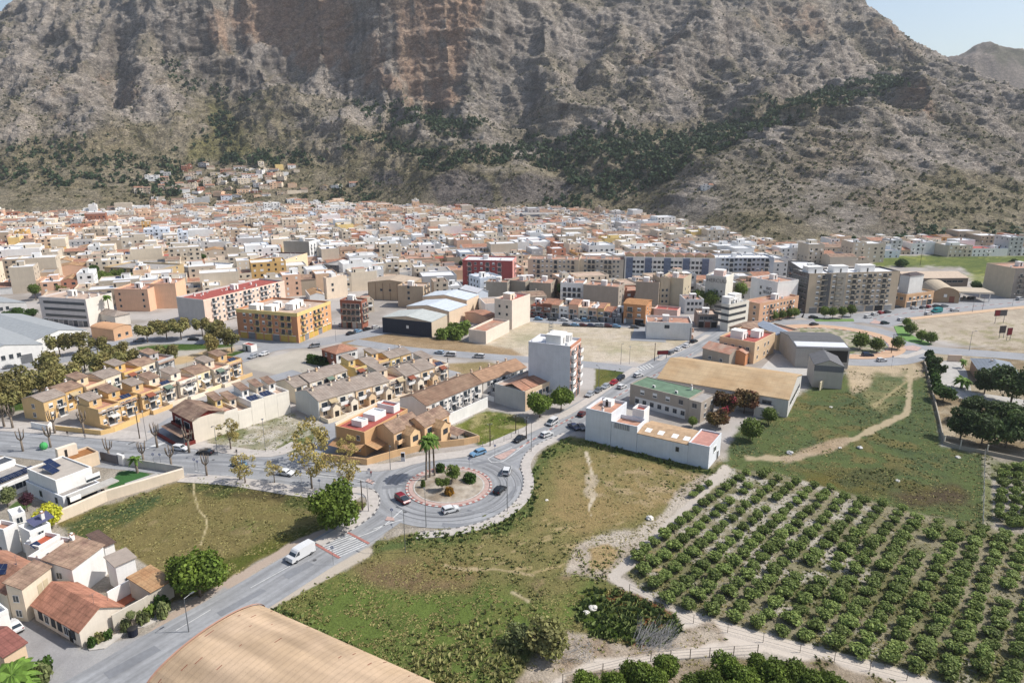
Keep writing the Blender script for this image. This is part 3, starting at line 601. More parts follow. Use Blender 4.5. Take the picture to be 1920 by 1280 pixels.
# right-hand roundabout and avenue
R2 = G(1560, 638); c2 = [(R2.x+31*math.cos(2*math.pi*k/40), R2.y+31*math.sin(2*math.pi*k/40)) for k in range(40)]
ribbon('road', c2, 6, 6, .336, ASPHF, closed=True)
ribbon('road', gp((1625,606),(1660,596),(1720,582),(1800,574),(1900,564),(2100,545)), 10, 10, .340, ASPHF)
ribbon('road', gp((1640,640),(1690,650),(1750,657),(1850,664),(2050,680)), 6, 5, .344, ASPHF)
ribbon('road', gp((1590,612),(1520,592),(1480,590),(1420,600)), 7, 7, .348, ASPHF)
sheet('road', [(1580,590),(1640,585),(1700,572),(1720,580),(1640,604),(1580,606)], .352, ASPHF)
ci = [(R2.x+25*math.cos(2*math.pi*k/40), R2.y+25*math.sin(2*math.pi*k/40)) for k in range(40)]
ribbon('pavement', ci, 3, 3, .46, M(S(216,180,150), var=.1), closed=True, thick=.14)
ribbon('kerb', ci, 3.4, -3.0, .47, KERBW, closed=True, alt=KERBR, alen=2, thick=.15)
mb = MB(); mb.face([(R2.x+22*math.cos(k/5*math.pi), R2.y+22*math.sin(k/5*math.pi), .17) for k in range(10)], M(S(190,178,160), var=.2, col2=S(120,128,84))); tag(mb.build('roundabout_soil'), kind='structure')
# main roundabout island
ribbon('kerb', circ(10.6), .28, .28, .46, KERBR, closed=True, alt=KERBW, alen=.95, thick=.16)
ribbon('pavement', circ(9.5), .62, .62, .45, REDP, closed=True, thick=.12)
ribbon('kerb', circ(8.75), .14, .16, .50, KERBW, closed=True, thick=.2)
mb = MB(); n = 32
ring = lambda r, z: [(RX+r*math.cos(2*math.pi*k/n), RY+r*math.sin(2*math.pi*k/n), z) for k in range(n)]
a_, b_, c_ = ring(8.8, .18), ring(5, .4), ring(.3, .6); SOIL = M(S(196,184,168), var=.3, scale=.5, bump=.1, col2=S(158,142,122))
for k in range(n): mb.face([a_[k], a_[(k+1)%n], b_[(k+1)%n], b_[k]], SOIL); mb.face([b_[k], b_[(k+1)%n], c_[(k+1)%n], c_[k]], SOIL)
tag(mb.build('roundabout_soil', smooth=True), kind='structure')
# pavements and kerbs
RK = gp((780,1003),(840,998),(905,984),(950,962),(982,932),(990,900),(984,872),(996,848),(1020,832),(1062,814)); ribbon('pavement', RK, .9, 1.5, .42, PAVE, thick=.4)
ribbon('kerb', RK, 1.2, -.9, .44, KERBW, alt=KERBD, alen=.9, thick=.42)
LK = gp((600,1022),(660,988),(695,962),(706,938),(694,920),(660,916)); ribbon('pavement', LK, 2.2, .6, .42, PAVE, thick=.4); ribbon('kerb', LK, -.6, .9, .44, KERBW, alt=KERBD, alen=.9, thick=.42)
ribbon('pavement', gp((345,893),(440,900),(560,918),(640,928),(672,935)), 1.5, 3.0, .40, PAVE, thick=.4)
ribbon('pavement', gp((-200,800),(0,804),(160,816),(275,826)), 5, 1.5, .40, PAVE, thick=.4)
ribbon('pavement', gp((325,834),(400,844),(480,855),(530,850),(565,832)), 3.5, .8, .40, PAVE, thick=.4)
ribbon('pavement', gp((600,868),(680,880),(735,878),(790,864),(880,852),(935,834),(1000,805),(1050,783)), 3.2, 1.0, .40, PAVE, thick=.4)
ribbon('pavement', gp((1050,783),(1095,757),(1170,706),(1195,690)), 1.8, 1.2, .405, PAVE, thick=.4)
ribbon('pavement', gp((1235,676),(1307,641),(1330,628)), 1.5, .8, .40, PAVE, thick=.4)
ribbon('kerb', gp((1095,780),(1150,747),(1212,711),(1250,692),(1300,662)), .16, .16, .42, KERBW, alt=KERBR, alen=2, thick=.4)
ribbon('pavement', gp((1705,598),(1800,588),(1960,572)), 2, 2, .42, M(S(222,190,158)), thick=.4)
ribbon('kerb', gp((1630,600),(1700,587),(1800,577),(1920,566)), .2, .2, .44, KERBW, alt=KERBR, alen=3, thick=.2)
sheet('pavement', [(1600,655),(1700,665),(1730,655),(1740,660),(1700,672),(1590,664)], .41, PAVE, .4)
sheet('verge', [(1676,612),(1692,610),(1705,625),(1722,635),(1748,645),(1735,648),(1700,640),(1684,630)], .43, M(S(120,160,86), var=.25, scale=.4), .4)
sheet('verge', [(1525,598),(1600,598),(1602,603),(1530,603)], .43, M(S(120,150,86), var=.25, scale=.4), .1)
# splitter islands
for pix in ([(926,857),(938,862),(946,860),(968,843),(962,842)], [(685,903),(690,898),(702,903),(698,908)], [(722,976),(726,969),(738,971),(740,977)], [(1630,606),(1640,600),(1652,604),(1648,608)], [(1692,650),(1712,648),(1728,652),(1720,658),(1700,657)]):
    sheet('traffic_island', pix, .47, REDP, .2)
ribbon('kerb', gp((968,843),(1010,818),(1050,795),(1090,775)), .18, .18, .46, KERBW, alt=KERBR, alen=1.4, thick=.15)
# painted markings
def mark(pix, z=.36): sheet('road_marking', pix, z, PAINT)
def line(pts, w=.12, z=.36, mat=None): ribbon('road_marking', gp(*pts), w, w, z, mat or PAINT)
line([(640,893),(600,888),(560,883),(500,876),(455,871)]); line([(640,897),(560,889),(470,878)]); line([(705,907),(650,893),(640,893)])
line([(755,955),(720,985),(690,1000),(655,1012)]); line([(757,974),(740,978),(700,992)]); line([(985,834),(940,866),(915,860),(960,838)])
for k in range(9):
    p0 = (596+k*4.6, 1024+k*2.6); p1 = (655+k*4.2, 1002+k*2.4)
    ribbon('road_marking', gp(p0, p1), .13, .13, .365, PAINT)
ribbon('road_marking', gp((592,1020),(637,1046)), .3, .3, .366, KERBR); ribbon('road_marking', gp((652,998),(692,1019)), .3, .3, .366, KERBR)
for k in range(6): x = 1197+k*5.5; mark([(x,697-k*1.6),(x+2.2,696.4-k*1.6),(x-7,690-k*1.6),(x-9,690.4-k*1.6)])
for k in range(7): x = 252+k*4.6; ribbon('road_marking', gp((x-16, 834-k*1.4), (x+10, 826-k*1.4)), .16, .16, .366, PAINT)
for k in range(6): x = 296+k*4.6; ribbon('road_marking', gp((x-24, 842-k*1.0), (x-4, 833-k*1.0)), .16, .16, .366, PAINT)
for k in range(9): t0 = k*26; ribbon('road_marking', gp((20+t0*1.9, 836+t0*.26), (42+t0*1.9, 838.6+t0*.26)), .1, .1, .366, PAINT)
for x0, y0, x1, y1 in ((330,1182,395,1143),(470,1102,560,1052)): line([(x0,y0),(x1,y1)], .08)

PATCH = road_mat('asphalt_patch', S(142, 144, 148), False); TYRES = road_mat('tyre_marks', S(128, 129, 132), False)
for i, (x, y, a_, w_, l_) in enumerate(((560,1068,.9,2.2,6),(455,1128,.9,1.6,9),(640,1018,.8,1.2,3),(330,858,.05,2,12),(520,884,.05,1.4,9),(150,846,.05,2.4,10),(900,868,.5,1.4,4),(1010,822,.7,1.2,6),(1110,762,.8,1.4,9),(850,985,-.1,1.6,5),(740,912,.2,1.6,6),(960,925,1.2,1.2,5),(250,1240,.9,2.2,8),(1180,715,.9,1.6,10),(430,866,.05,1.0,14),(610,884,.0,1.4,5))):
    p = G(x, y, 0); ca, sa = math.cos(a_), math.sin(a_); mb = MB(); mb.face([(p.x+ca*u-sa*v, p.y+sa*u+ca*v, .062+.001*(i % 3)) for u, v in ((-l_/2,-w_/2),(l_/2,-w_/2+.2),(l_/2-.2,w_/2),(-l_/2,w_/2))], PATCH); tag(mb.build('road_patch'), kind='structure')
for i, (x, y) in enumerate(((590,1050),(700,965),(400,862),(900,890),(990,826),(1070,790),(640,890),(230,850),(760,960))):
    p = G(x, y, 0); mb = MB(); mb.face([(p.x+.4*math.cos(k), p.y+.4*math.sin(k), .07) for k in np.linspace(0, 6.28, 13)[:-1]], M(S(96,96,98))); tag(mb.build('manhole_cover'), kind='structure')
for r0, a0, a1 in ((13.2, 3.4, 5.2), (15.0, 4.0, 6.0), (12.6, 5.6, 7.2), (16.2, 5.9, 7.3), (14.2, 1.2, 2.8)):
    ribbon('tyre_marks', [(RX+r0*math.cos(t), RY+r0*math.sin(t)) for t in np.linspace(a0, a1, 14)], .11, .11, .335, TYRES); ribbon('tyre_marks', [(RX+(r0+1.5)*math.cos(t), RY+(r0+1.5)*math.sin(t)) for t in np.linspace(a0, a1, 14)], .11, .11, .335, TYRES)
# ---------------------------------------------------------------- building kit
_pm = {}; ROOFOF = {}
def part(parent, key, name, fn, loc, rz=0, scl=None):
    if key not in _pm: mb = MB(); fn(mb); _pm[key] = mb.mesh(name)
    return link(name, _pm[key], parent, loc, rz, scl)
FROT = {'B': 0, 'A': -math.pi/2, 'C': math.pi/2, 'D': math.pi}
def on_face(face, a, b, u, z):      # a point on one of the four walls of an a x b block
    return {'B': (u*a, 0, z), 'A': (0, (1-u)*b, z), 'C': (a, u*b, z), 'D': ((1-u)*a, b, z)}[face]
def win_fn(w, h, fr, gl, sill=True, shut=None):
    def f(mb):
        mb.box(-w/2-.08, -.07, -.08, w/2+.08, .05, h+.08, fr)
        mb.box(-w/2, -.09, 0, w/2, .04, h, gl)
        if shut: mb.box(-w/2, -.11, h*.45, w/2, .04, h, shut)
        elif w > .9: mb.box(-.03, -.10, 0, .03, .04, h, fr)
        if sill: mb.box(-w/2-.12, -.16, -.14, w/2+.12, .04, -.083, TRIM)
    return f
def balc_fn(w, d, h, c, rail, gl=GLASS):
    def f(mb):
        mb.box(-w/2, -d, -.15, w/2, .05, 0, c)
        if rail:
            mb.box(-w/2, -d, .95, w/2, -d+.05, 1.02, METAL); n = int(w/.35)
            for i in range(n+1): x = -w/2+.03+(w-.06)*i/n; mb.box(x-.02, -d+.005, 0, x+.02, -d+.045, .95, METAL)
        else: mb.box(-w/2, -d, 0, w/2, -d+.12, 1.0, c)
        for s in (-1, 1): mb.box(s*w/2-(.1 if s > 0 else 0), -d+.12, 0, s*w/2+(.1 if s < 0 else 0), .04, 1.0, c)
        mb.box(-w*.36, -.05, .02, w*.36, .06, min(2.3, h-.5), TRIM); mb.box(-w*.33, -.07, .05, w*.33, .06, min(2.2, h-.6), gl)
    return f
def windows(root, a, b, face, cols, rows, z0=1.0, fh=3.0, w=1.1, h=1.25, style='w', u0=.08, u1=.92, wall=None, skip=None, rnd=None, name='window'):
    for r in range(rows):
        for c in range(cols):
            u = u0+(u1-u0)*(c+.5)/cols
            if skip and (c, r) in skip: continue
            st = style if isinstance(style, str) and len(style) == 1 else style[(c) % len(style)]
            if st == '.': continue
            z = z0+r*fh; loc = on_face(face, a, b, u, z); rz = FROT[face]
            if st == 'w' and rnd and rnd.random() < .35: st = 's'
            if st == 'w': part(root, ('w', w, h), 'window', win_fn(w, h, TRIM, GLASS), loc, rz)
            elif st == 's': part(root, ('s', w, h), 'window', win_fn(w, h, TRIM, GLASS, True, TRIM), loc, rz)
            elif st == 'd': part(root, ('d', w, h), 'window', win_fn(w, h, DARK, GLASS, False), loc, rz)
            elif st == 'k': part(root, ('k', w, h), 'window', win_fn(w, h, METAL, GLASS), loc, rz)
            elif st == 'b': part(root, ('b', wall, w), 'balcony', balc_fn(max(w*2.2, 2.6), 1.1, fh, wall, False), (loc[0], loc[1], loc[2]-.85), rz)
            elif st == 'r': part(root, ('r', wall, w), 'balcony', balc_fn(max(w*2.2, 2.6), .9, fh, wall, True), (loc[0], loc[1], loc[2]-.85), rz)
def door(root, a, b, face, u, w=1.1, h=2.2, col=None, name='door', z=0):
    c = col or DARK
    def f(mb): mb.box(-w/2-.1, -.05, 0, w/2+.1, .05, h+.1, TRIM); mb.box(-w/2, -.08, .02, w/2, .05, h, c)
    d = part(root, ('door', w, h, c), name, f, on_face(face, a, b, u, z), FROT[face])
    part(d, ('dh', w, h), 'handle', lambda mb: mb.box(w/2-.2, -.14, h*.45, w/2-.1, -.07, h*.5, METAL), (0, 0, 0)); return d
def shopfront(root, a, b, face, n, h=2.9, u0=.03, u1=.97, cols=None, rnd=None):
    L_ = a if face in 'BD' else b
    for i in range(n):
        w = round(L_*(u1-u0)/n*.82, 1); u = u0+(u1-u0)*(i+.5)/n
        c = (cols or [DARK, GLASS, METAL])[i % len(cols or [1, 2, 3])]
        part(root, ('shop', w, h, c), 'shutter' if c is METAL else 'shop_window', lambda mb: (mb.box(-w/2, -.06, .05, w/2, .05, h, c), mb.box(-w/2, -.3, h+.02, w/2, .04, h+.2, TRIM)), on_face(face, a, b, u, 0), FROT[face])
def stairbox(root, x, y, w, d, z, h=2.5, wall=WHITE, top=ROOFW):
    mb = MB(); mb.box(-w/2, -d/2, 0, w/2, d/2, h, wall, top); mb.box(-w/2-.1, -d/2-.1, h, w/2+.1, d/2+.1, h+.14, TRIM)
    mb.box(-.4, -d/2-.04, .05, .4, -d/2+.02, 2.0, DARK); return mb.build('stair_box', root, (x, y, z))
def chimney(root, x, y, z, h=1.3, wall=WHITE):
    root = ROOFOF.get(root.name, root)
    part(root, ('chim', h, wall), 'chimney', lambda mb: (mb.box(-.3, -.3, -1.2, .3, .3, h, wall), mb.box(-.4, -.4, h, .4, .4, h+.12, TERRA), mb.box(-.2, -.2, h+.12, .2, .2, h+.35, wall)), (x, y, z))
def antenna(root, x, y, z, h=2.6):
    part(root, ('ant', h), 'antenna', lambda mb: (mb.tube((0,0,-.3),(0,0,h),.03,.02,METAL,5), mb.tube((-.5,0,h-.2),(.5,0,h-.2),.02,.02,METAL,4), mb.tube((-.35,.1,h-.5),(.35,.1,h-.5),.02,.02,METAL,4)), (x, y, z), x*1.7)
def dish(root, x, y, z):
    part(root, 'dish', 'satellite_dish', lambda mb: (mb.tube((0,0,-.2),(0,0,.9),.03,.03,METAL,5), mb.tube((0,-.05,1.0),(.12,-.2,1.1),.12,.42,TRIM,10)), (x, y, z))
def ac(root, x, y, z):
    part(root, 'ac', 'air_conditioner', lambda mb: (mb.box(-.45,-.2,0,.45,.2,.75,TRIM), mb.box(-.3,-.22,.12,.2,-.19,.62,DARK)), (x, y, z))
def tank(root, x, y, z):
    part(root, 'tank', 'water_tank', lambda mb: (mb.tube((0,0,0),(0,0,1.2),.55,.55,TRIM,10),), (x, y, z))
def solar(root, x, y, z, w=3.2, d=2.0, rz=0, tilt=R(30)):
    def f(mb):
        c, s = d*math.cos(tilt), d*math.sin(tilt)
        i = len(mb.v); mb.face([(-w/2,0,.2),(w/2,0,.2),(w/2,c,.2+s),(-w/2,c,.2+s)], PANEL); mb.face([(-w/2,c,.16+s),(w/2,c,.16+s),(w/2,0,.16),(-w/2,0,.16)], METAL)
        n = max(1, int(w/1.05))
        for k in range(n+1):
            xx = -w/2+w*k/n; mb.face([(xx-.03,-.01,.215),(xx+.03,-.01,.215),(xx+.03,c+.01,.215+s),(xx-.03,c+.01,.215+s)], METAL)
        mb.face([(-w/2,c/2-.03,.215+s/2),(w/2,c/2-.03,.215+s/2),(w/2,c/2+.03,.22+s/2),(-w/2,c/2+.03,.22+s/2)], METAL)
        for sx_ in (-w/2+.2, w/2-.2): mb.tube((sx_,c-.1,0),(sx_,c-.1,.18+s),.04,.04,METAL,4)
    part(root, ('sol', w, d, tilt), 'solar_panel', f, (x, y, z), rz)
def frame(L, N, Rr, h, z0=0):
    pN = G(*N, z0+h); pL = G(*L, z0+h); pR = G(*Rr, z0+h); vR = (pR-pN); vL = (pL-pN); vR.z = vL.z = 0
    if vR.length >= vL.length: ex = vR.normalized(); ey = Vector((-ex.y, ex.x, 0)); a = vR.length; b = abs(vL.dot(ey))
    else: ey = vL.normalized(); ex = Vector((ey.y, -ey.x, 0)); b = vL.length; a = abs(vR.dot(ex))
    return Vector((pN.x, pN.y, z0)), math.atan2(ex.y, ex.x), a, b
FOOT = []
def foot(o, rz, a, b, pad=1.5):
    c, s = math.cos(rz), math.sin(rz)
    FOOT.append([(o.x+c*x-s*y, o.y+s*x+c*y) for x, y in ((-pad,-pad),(a+pad,-pad),(a+pad,b+pad),(-pad,b+pad))])
def shell(root, a, b, h, wall, roof='flat', roofm=ROOFG, rise=2.0, over=.35, base=None, par=.8, wall2=None, x0=0, y0=0, z0=0, bname='body', rname='roof'):
    """walls + roof of one block; wall2 colours the y=0 front"""
    mb = MB(); hb = h-par if roof == 'flat' else h
    mb.box(x0, y0, z0, x0+a, y0+b, z0+hb, wall, roofm if roof == 'flat' else wall)
    if wall2: mb.face([(x0, y0-.02, z0), (x0+a, y0-.02, z0), (x0+a, y0-.02, z0+h), (x0, y0-.02, z0+h)], wall2)
    if roof == 'gx':   # ridge along x
        for xx in (x0, x0+a): mb.face([(xx, y0, z0+h), (xx, y0+b, z0+h), (xx, y0+b/2, z0+h+rise)], wall)
    if roof == 'gy':
        for yy in (y0, y0+b): mb.face([(x0, yy, z0+h), (x0+a, yy, z0+h), (x0+a/2, yy, z0+h+rise)], wall)
    if roof == 'mono':  # high side at y = b
        mb.face([(x0, y0+b, z0+h), (x0+a, y0+b, z0+h), (x0+a, y0+b, z0+h+rise), (x0, y0+b, z0+h+rise)], wall)
        for xx in (x0, x0+a): mb.face([(xx, y0, z0+h), (xx, y0+b, z0+h), (xx, y0+b, z0+h+rise)], wall)
    if base: mb.box(x0-.03, y0-.03, z0, x0+a+.03, y0+b+.03, z0+.8, base)
    mb.build(bname, root)
    rb = MB(); t = .16
    if roof == 'flat':
        w_ = .22; e = .03
        rb.box(x0-e, y0-e, z0+hb+.003, x0+a+e, y0+w_, z0+h, wall2 or wall); rb.box(x0-e, y0+b-w_, z0+hb+.003, x0+a+e, y0+b+e, z0+h, wall)
        rb.box(x0-e, y0+w_, z0+hb+.003, x0+w_, y0+b-w_, z0+h, wall); rb.box(x0+a-w_, y0+w_, z0+hb+.003, x0+a+e, y0+b-w_, z0+h, wall)
        rb.build('parapet', root)
    else:
        o = over; H_ = z0+h
        def slab(p0, p1, p2, p3):
            up = [(p[0], p[1], p[2]+t) for p in (p0, p1, p2, p3)]; dn = [p0, p1, p2, p3]
            rb.face(up, roofm); rb.face(dn[::-1], TRIM)
            for i in range(4): rb.face([dn[i], dn[(i+1) % 4], up[(i+1) % 4], up[i]], roofm)
        if roof == 'gx':
            k = rise/(b/2)*o
            slab((x0-o, y0-o, H_-k), (x0+a+o, y0-o, H_-k), (x0+a+o, y0+b/2, H_+rise), (x0-o, y0+b/2, H_+rise))
            slab((x0+a+o, y0+b+o, H_-k), (x0-o, y0+b+o, H_-k), (x0-o, y0+b/2, H_+rise), (x0+a+o, y0+b/2, H_+rise))
        elif roof == 'gy':
            k = rise/(a/2)*o
            slab((x0-o, y0+b+o, H_-k), (x0-o, y0-o, H_-k), (x0+a/2, y0-o, H_+rise), (x0+a/2, y0+b+o, H_+rise))
            slab((x0+a+o, y0-o, H_-k), (x0+a+o, y0+b+o, H_-k), (x0+a/2, y0+b+o, H_+rise), (x0+a/2, y0-o, H_+rise))
        elif roof == 'mono':
            k = rise/b*o
            slab((x0-o, y0-o, H_-k), (x0+a+o, y0-o, H_-k), (x0+a+o, y0+b+o, H_+rise+k), (x0-o, y0+b+o, H_+rise+k))
        elif roof == 'hip':
            m_ = min(a, b)/2
            r0, r1 = ((x0+m_, y0+b/2), (x0+a-m_, y0+b/2)) if a > b else ((x0+a/2, y0+m_), (x0+a/2, y0+b-m_+.01))
            q = [(x0-o, y0-o, H_), (x0+a+o, y0-o, H_), (x0+a+o, y0+b+o, H_), (x0-o, y0+b+o, H_)]; A_ = (*r0, H_+rise); B_ = (*r1, H_+rise)
            rb.face(q[::-1], TRIM)
            if a > b: rb.face([q[0], q[1], B_, A_], roofm); rb.face([q[1], q[2], B_], roofm); rb.face([q[2], q[3], A_, B_], roofm); rb.face([q[3], q[0], A_], roofm)
            else: rb.face([q[0], q[1], A_], roofm); rb.face([q[1], q[2], B_, A_], roofm); rb.face([q[2], q[3], B_], roofm); rb.face([q[3], q[0], A_, B_], roofm)
        elif roof == 'barrel':   # vault, axis along y
            n = 14
            for i in range(n):
                t0, t1 = math.pi*i/n, math.pi*(i+1)/n
                x_0, z_0 = x0+a/2-(a/2+o)*math.cos(t0), H_+rise*math.sin(t0); x_1, z_1 = x0+a/2-(a/2+o)*math.cos(t1), H_+rise*math.sin(t1)
                rb.face([(x_0, y0-o, z_0), (x_1, y0-o, z_1), (x_1, y0+b+o, z_1), (x_0, y0+b+o, z_0)], roofm)
            for yy in (y0, y0+b): rb.face([(x0+a/2-a/2*math.cos(math.pi*i/n), yy, H_+(rise-.1)*math.sin(math.pi*i/n)) for i in range(n+1)], wall)
        ro = rb.build(rname, root, smooth=False)
        if rname == 'roof': ROOFOF.setdefault(root.name, ro)
def bld(name, label, cat, L, N, Rr, h, wall, group=None, z0=0, **k):
    o, rz, a, b = frame(L, N, Rr, h, z0)
    if 'amin' in k: a = max(a, k.pop('amin'))
    if 'bmin' in k: b = max(b, k.pop('bmin'))
    if 'bfix' in k: b = k.pop('bfix')
    foot(o, rz, a, b); root = tag(empty(name, o, rz), label, cat, group)
    shell(root, a, b, h, wall, **k); return root, a, b
def clutter(root, a, b, z, seed, n=6, box=True, wall=WHITE, w=3, top=ROOFW):
    r = random.Random(seed)
    if box: stairbox(root, a*r.uniform(.35, .65), b*r.uniform(.45, .65), w, w*.9, z, 2.5, wall, top)
    for i in range(n):
        k = r.choice(['ac', 'ant', 'chim', 'tank', 'dish']); x = r.uniform(.1, .9)*a; y = r.uniform(.1, .9)*b
        {'ac': ac, 'ant': antenna, 'tank': tank, 'dish': dish}.get(k, lambda rt, x, y, z: chimney(rt, x, y, z, 1.1, wall))(root, x, y, z)

# ---------------------------------------------------------------- vegetation kit
def leafmesh(name, blobs, n, ls, mat, seed=0, flat=.0, extra=None, extran=0):
    rs = np.random.RandomState(seed); vol = np.array([b[3]*b[4]*b[5] for b in blobs])**.66; cnt = np.maximum((n*vol/vol.sum()).astype(int), 3)
    P_, N_ = [], []
    for b, k in zip(blobs, cnt):
        d = rs.normal(size=(k, 3)); d /= np.linalg.norm(d, axis=1)[:, None]; r = rs.uniform(.62, 1.06, (k, 1))*(1+.16*np.sin(d[:, :1]*7+seed)*np.cos(d[:, 1:2]*6))
        P_.append(np.array(b[:3])+d*r*np.array(b[3:6])); N_.append(d)
    P_ = np.concatenate(P_); N_ = np.concatenate(N_); k = len(P_)
    nn = N_+rs.normal(size=(k, 3))*.75+np.array([0, 0, .25]); nn /= np.linalg.norm(nn, axis=1)[:, None]
    t = np.cross(nn, rs.normal(size=(k, 3))); t /= np.linalg.norm(t, axis=1)[:, None]+1e-9; bb = np.cross(nn, t)
    s = ls*rs.uniform(.55, 1.35, (k, 1)); V = np.stack([P_-t*s-bb*s*.7, P_+t*s*.9-bb*s*.5, P_+t*s*.7+bb*s*.8, P_-t*s*.8+bb*s*.6], 1).reshape(-1, 3)
    me = npmesh(name, V, np.arange(4*k).reshape(-1, 4), mat)
    if extra:
        me.materials.append(extra); mi = (rs.rand(k) < extran).astype(np.int32); me.polygons.foreach_set('material_index', mi)
    return me
LK = 1.6
def LM(r, g, b, c2=None, k=1.0): return M(tuple(v*LK*k for v in S(r, g, b)), var=.22, scale=1.3, kind='leaf', rough=.6, spec=.2, col2=c2 and tuple(v*LK*k for v in S(*c2)))
LF = {'ficus': LM(98, 114, 44, (80, 98, 40)), 'citrus': LM(112, 124, 66, (96, 110, 60), 1.15), 'plane': LM(152, 140, 84, (142, 126, 78), 1.2), 'park': LM(122, 120, 72, (130, 118, 76), 1.05),
      'pine': LM(70, 84, 46, (58, 70, 42), 1.3), 'palm': LM(92, 118, 48), 'lime': LM(182, 178, 62, (162, 164, 50)), 'round': LM(104, 120, 54, (90, 106, 50)), 'boug': LM(92, 80, 46, (96, 64, 48)),
      'olive': LM(122, 128, 84, (104, 112, 70)), 'purple': LM(70, 42, 50), 'reed': LM(150, 146, 96, (126, 128, 74)), 'hedge': LM(62, 84, 36), 'rust': LM(150, 110, 40), 'dry': LM(150, 120, 74)}
PINKF = M(S(200, 60, 90), rough=.6)
_vm = {}
def limbs(key, H, r, seed, nb, spread, top, mat=BARK, twig=0):
    if key in _vm: return _vm[key]
    q = random.Random(seed); mb = MB(); h0 = H*.38; mb.tube((0,0,-.3), (0,0,h0), r, r*.75, mat, 7)
    for i in range(nb):
        a = 2*math.pi*i/nb+q.uniform(-.4, .4); e = (spread*math.cos(a)*q.uniform(.6, 1), spread*math.sin(a)*q.uniform(.6, 1), top*q.uniform(.75, 1)); z = h0*q.uniform(.75, 1)
        m_ = (e[0]*.45, e[1]*.45, z+(e[2]-z)*.55); mb.tube((0,0,z), m_, r*.55, r*.38, mat, 5, False); mb.tube(m_, e, r*.38, r*.12, mat, 5, False)
        for j in range(twig):
            t = q.uniform(.2, 1); p = [m_[c]+(e[c]-m_[c])*t for c in range(3)]; d = (q.uniform(-1,1)*spread*.4, q.uniform(-1,1)*spread*.4, q.uniform(0,1)*spread*.45)
            mb.tube(p, [p[c]+d[c] for c in range(3)], r*.16, r*.04, mat, 3, False)
    _vm[key] = mb.mesh('trunk', True); return _vm[key]
def crownmesh(kind, var=0):
    key = ('c', kind, var)
    if key in _vm: return _vm[key]
    q = random.Random(hash(kind) % 1 + var*7+len(kind)); B = []
    def lobes(n, rad, zc, zr, s0, s1, fl=.8):
        for i in range(n):
            a = q.uniform(0, 6.28); d = rad*math.sqrt(q.random()); s = q.uniform(s0, s1); B.append((d*math.cos(a), d*math.sin(a), zc+q.uniform(-zr, zr), s, s, s*fl))
    # unit: crown radius about 1, sits from z=0 (underside) to about 1.6
    if kind == 'ficus': lobes(16, .62, .75, .38, .34, .5); B.append((0,0,.7,.7,.7,.6)); n, ls = 6400, .052
    elif kind == 'citrus': lobes(8, .5, .6, .28, .34, .55, .9); n, ls = 950, .105
    elif kind == 'plane': lobes(17, .85, .95, .6, .18, .34); n, ls = 1000, .05
    elif kind == 'park': lobes(13, .62, .8, .4, .26, .44); n, ls = 1900, .065
    elif kind == 'pine': lobes(14, .6, .85, .45, .3, .48, .7); B.append((0,0,.7,.6,.6,.6)); n, ls = 5200, .056
    elif kind == 'round': B.append((0,0,.8,.8,.8,.75)); lobes(8, .4, .85, .3, .35, .5); n, ls = 3000, .068
    elif kind == 'boug': lobes(12, .7, .7, .4, .3, .5); n, ls = 2200, .08
    elif kind == 'bush': B.append((0,0,.4,.8,.8,.5)); lobes(6, .5, .45, .2, .3, .5); n, ls = 420, .16
    elif kind == 'lime': lobes(14, .6, .7, .3, .3, .45); n, ls = 3600, .058
    me_ = leafmesh('crown', B, n, ls, None, var*13+len(kind)); _vm[key] = me_; return me_
def tree(kind, x, y, H, cr, label, group=None, name='tree', leaf=None, th=None, var=0, cat='tree', nb=5, z=0, world=None, rs=0):
    p = Vector((*world, z)) if world else G(x, y, z)
    root = tag(empty(name, p, rs), label, cat, group); u = H*.62 if th is None else th
    lf = LF[leaf or kind]; key = ('cm', kind, var % 3, leaf)
    if key not in _vm: m_ = crownmesh(kind, var % 3).copy(); m_.materials.append(lf); _vm[key] = m_
    z0 = max(.1, H-1.55*cr) if kind not in ('bush',) else 0.
    if kind == 'plane': z0 = H-1.7*cr
    if kind == 'pine': z0 = max(.1, H*.12)
    if kind in ('bush',): link('foliage', _vm[key], root, (0,0,0), rs, (cr, cr, H/.9))
    else:
        link('trunk', limbs(('l', kind, round(H), round(cr)), H, max(.13, H*.026), var, nb, cr*.6, z0+cr*.9, twig=6 if kind == 'plane' else 2), root)
        link('crown', _vm[key], root, (0, 0, z0), rs, (cr, cr, (H-z0)/1.55))
    return root
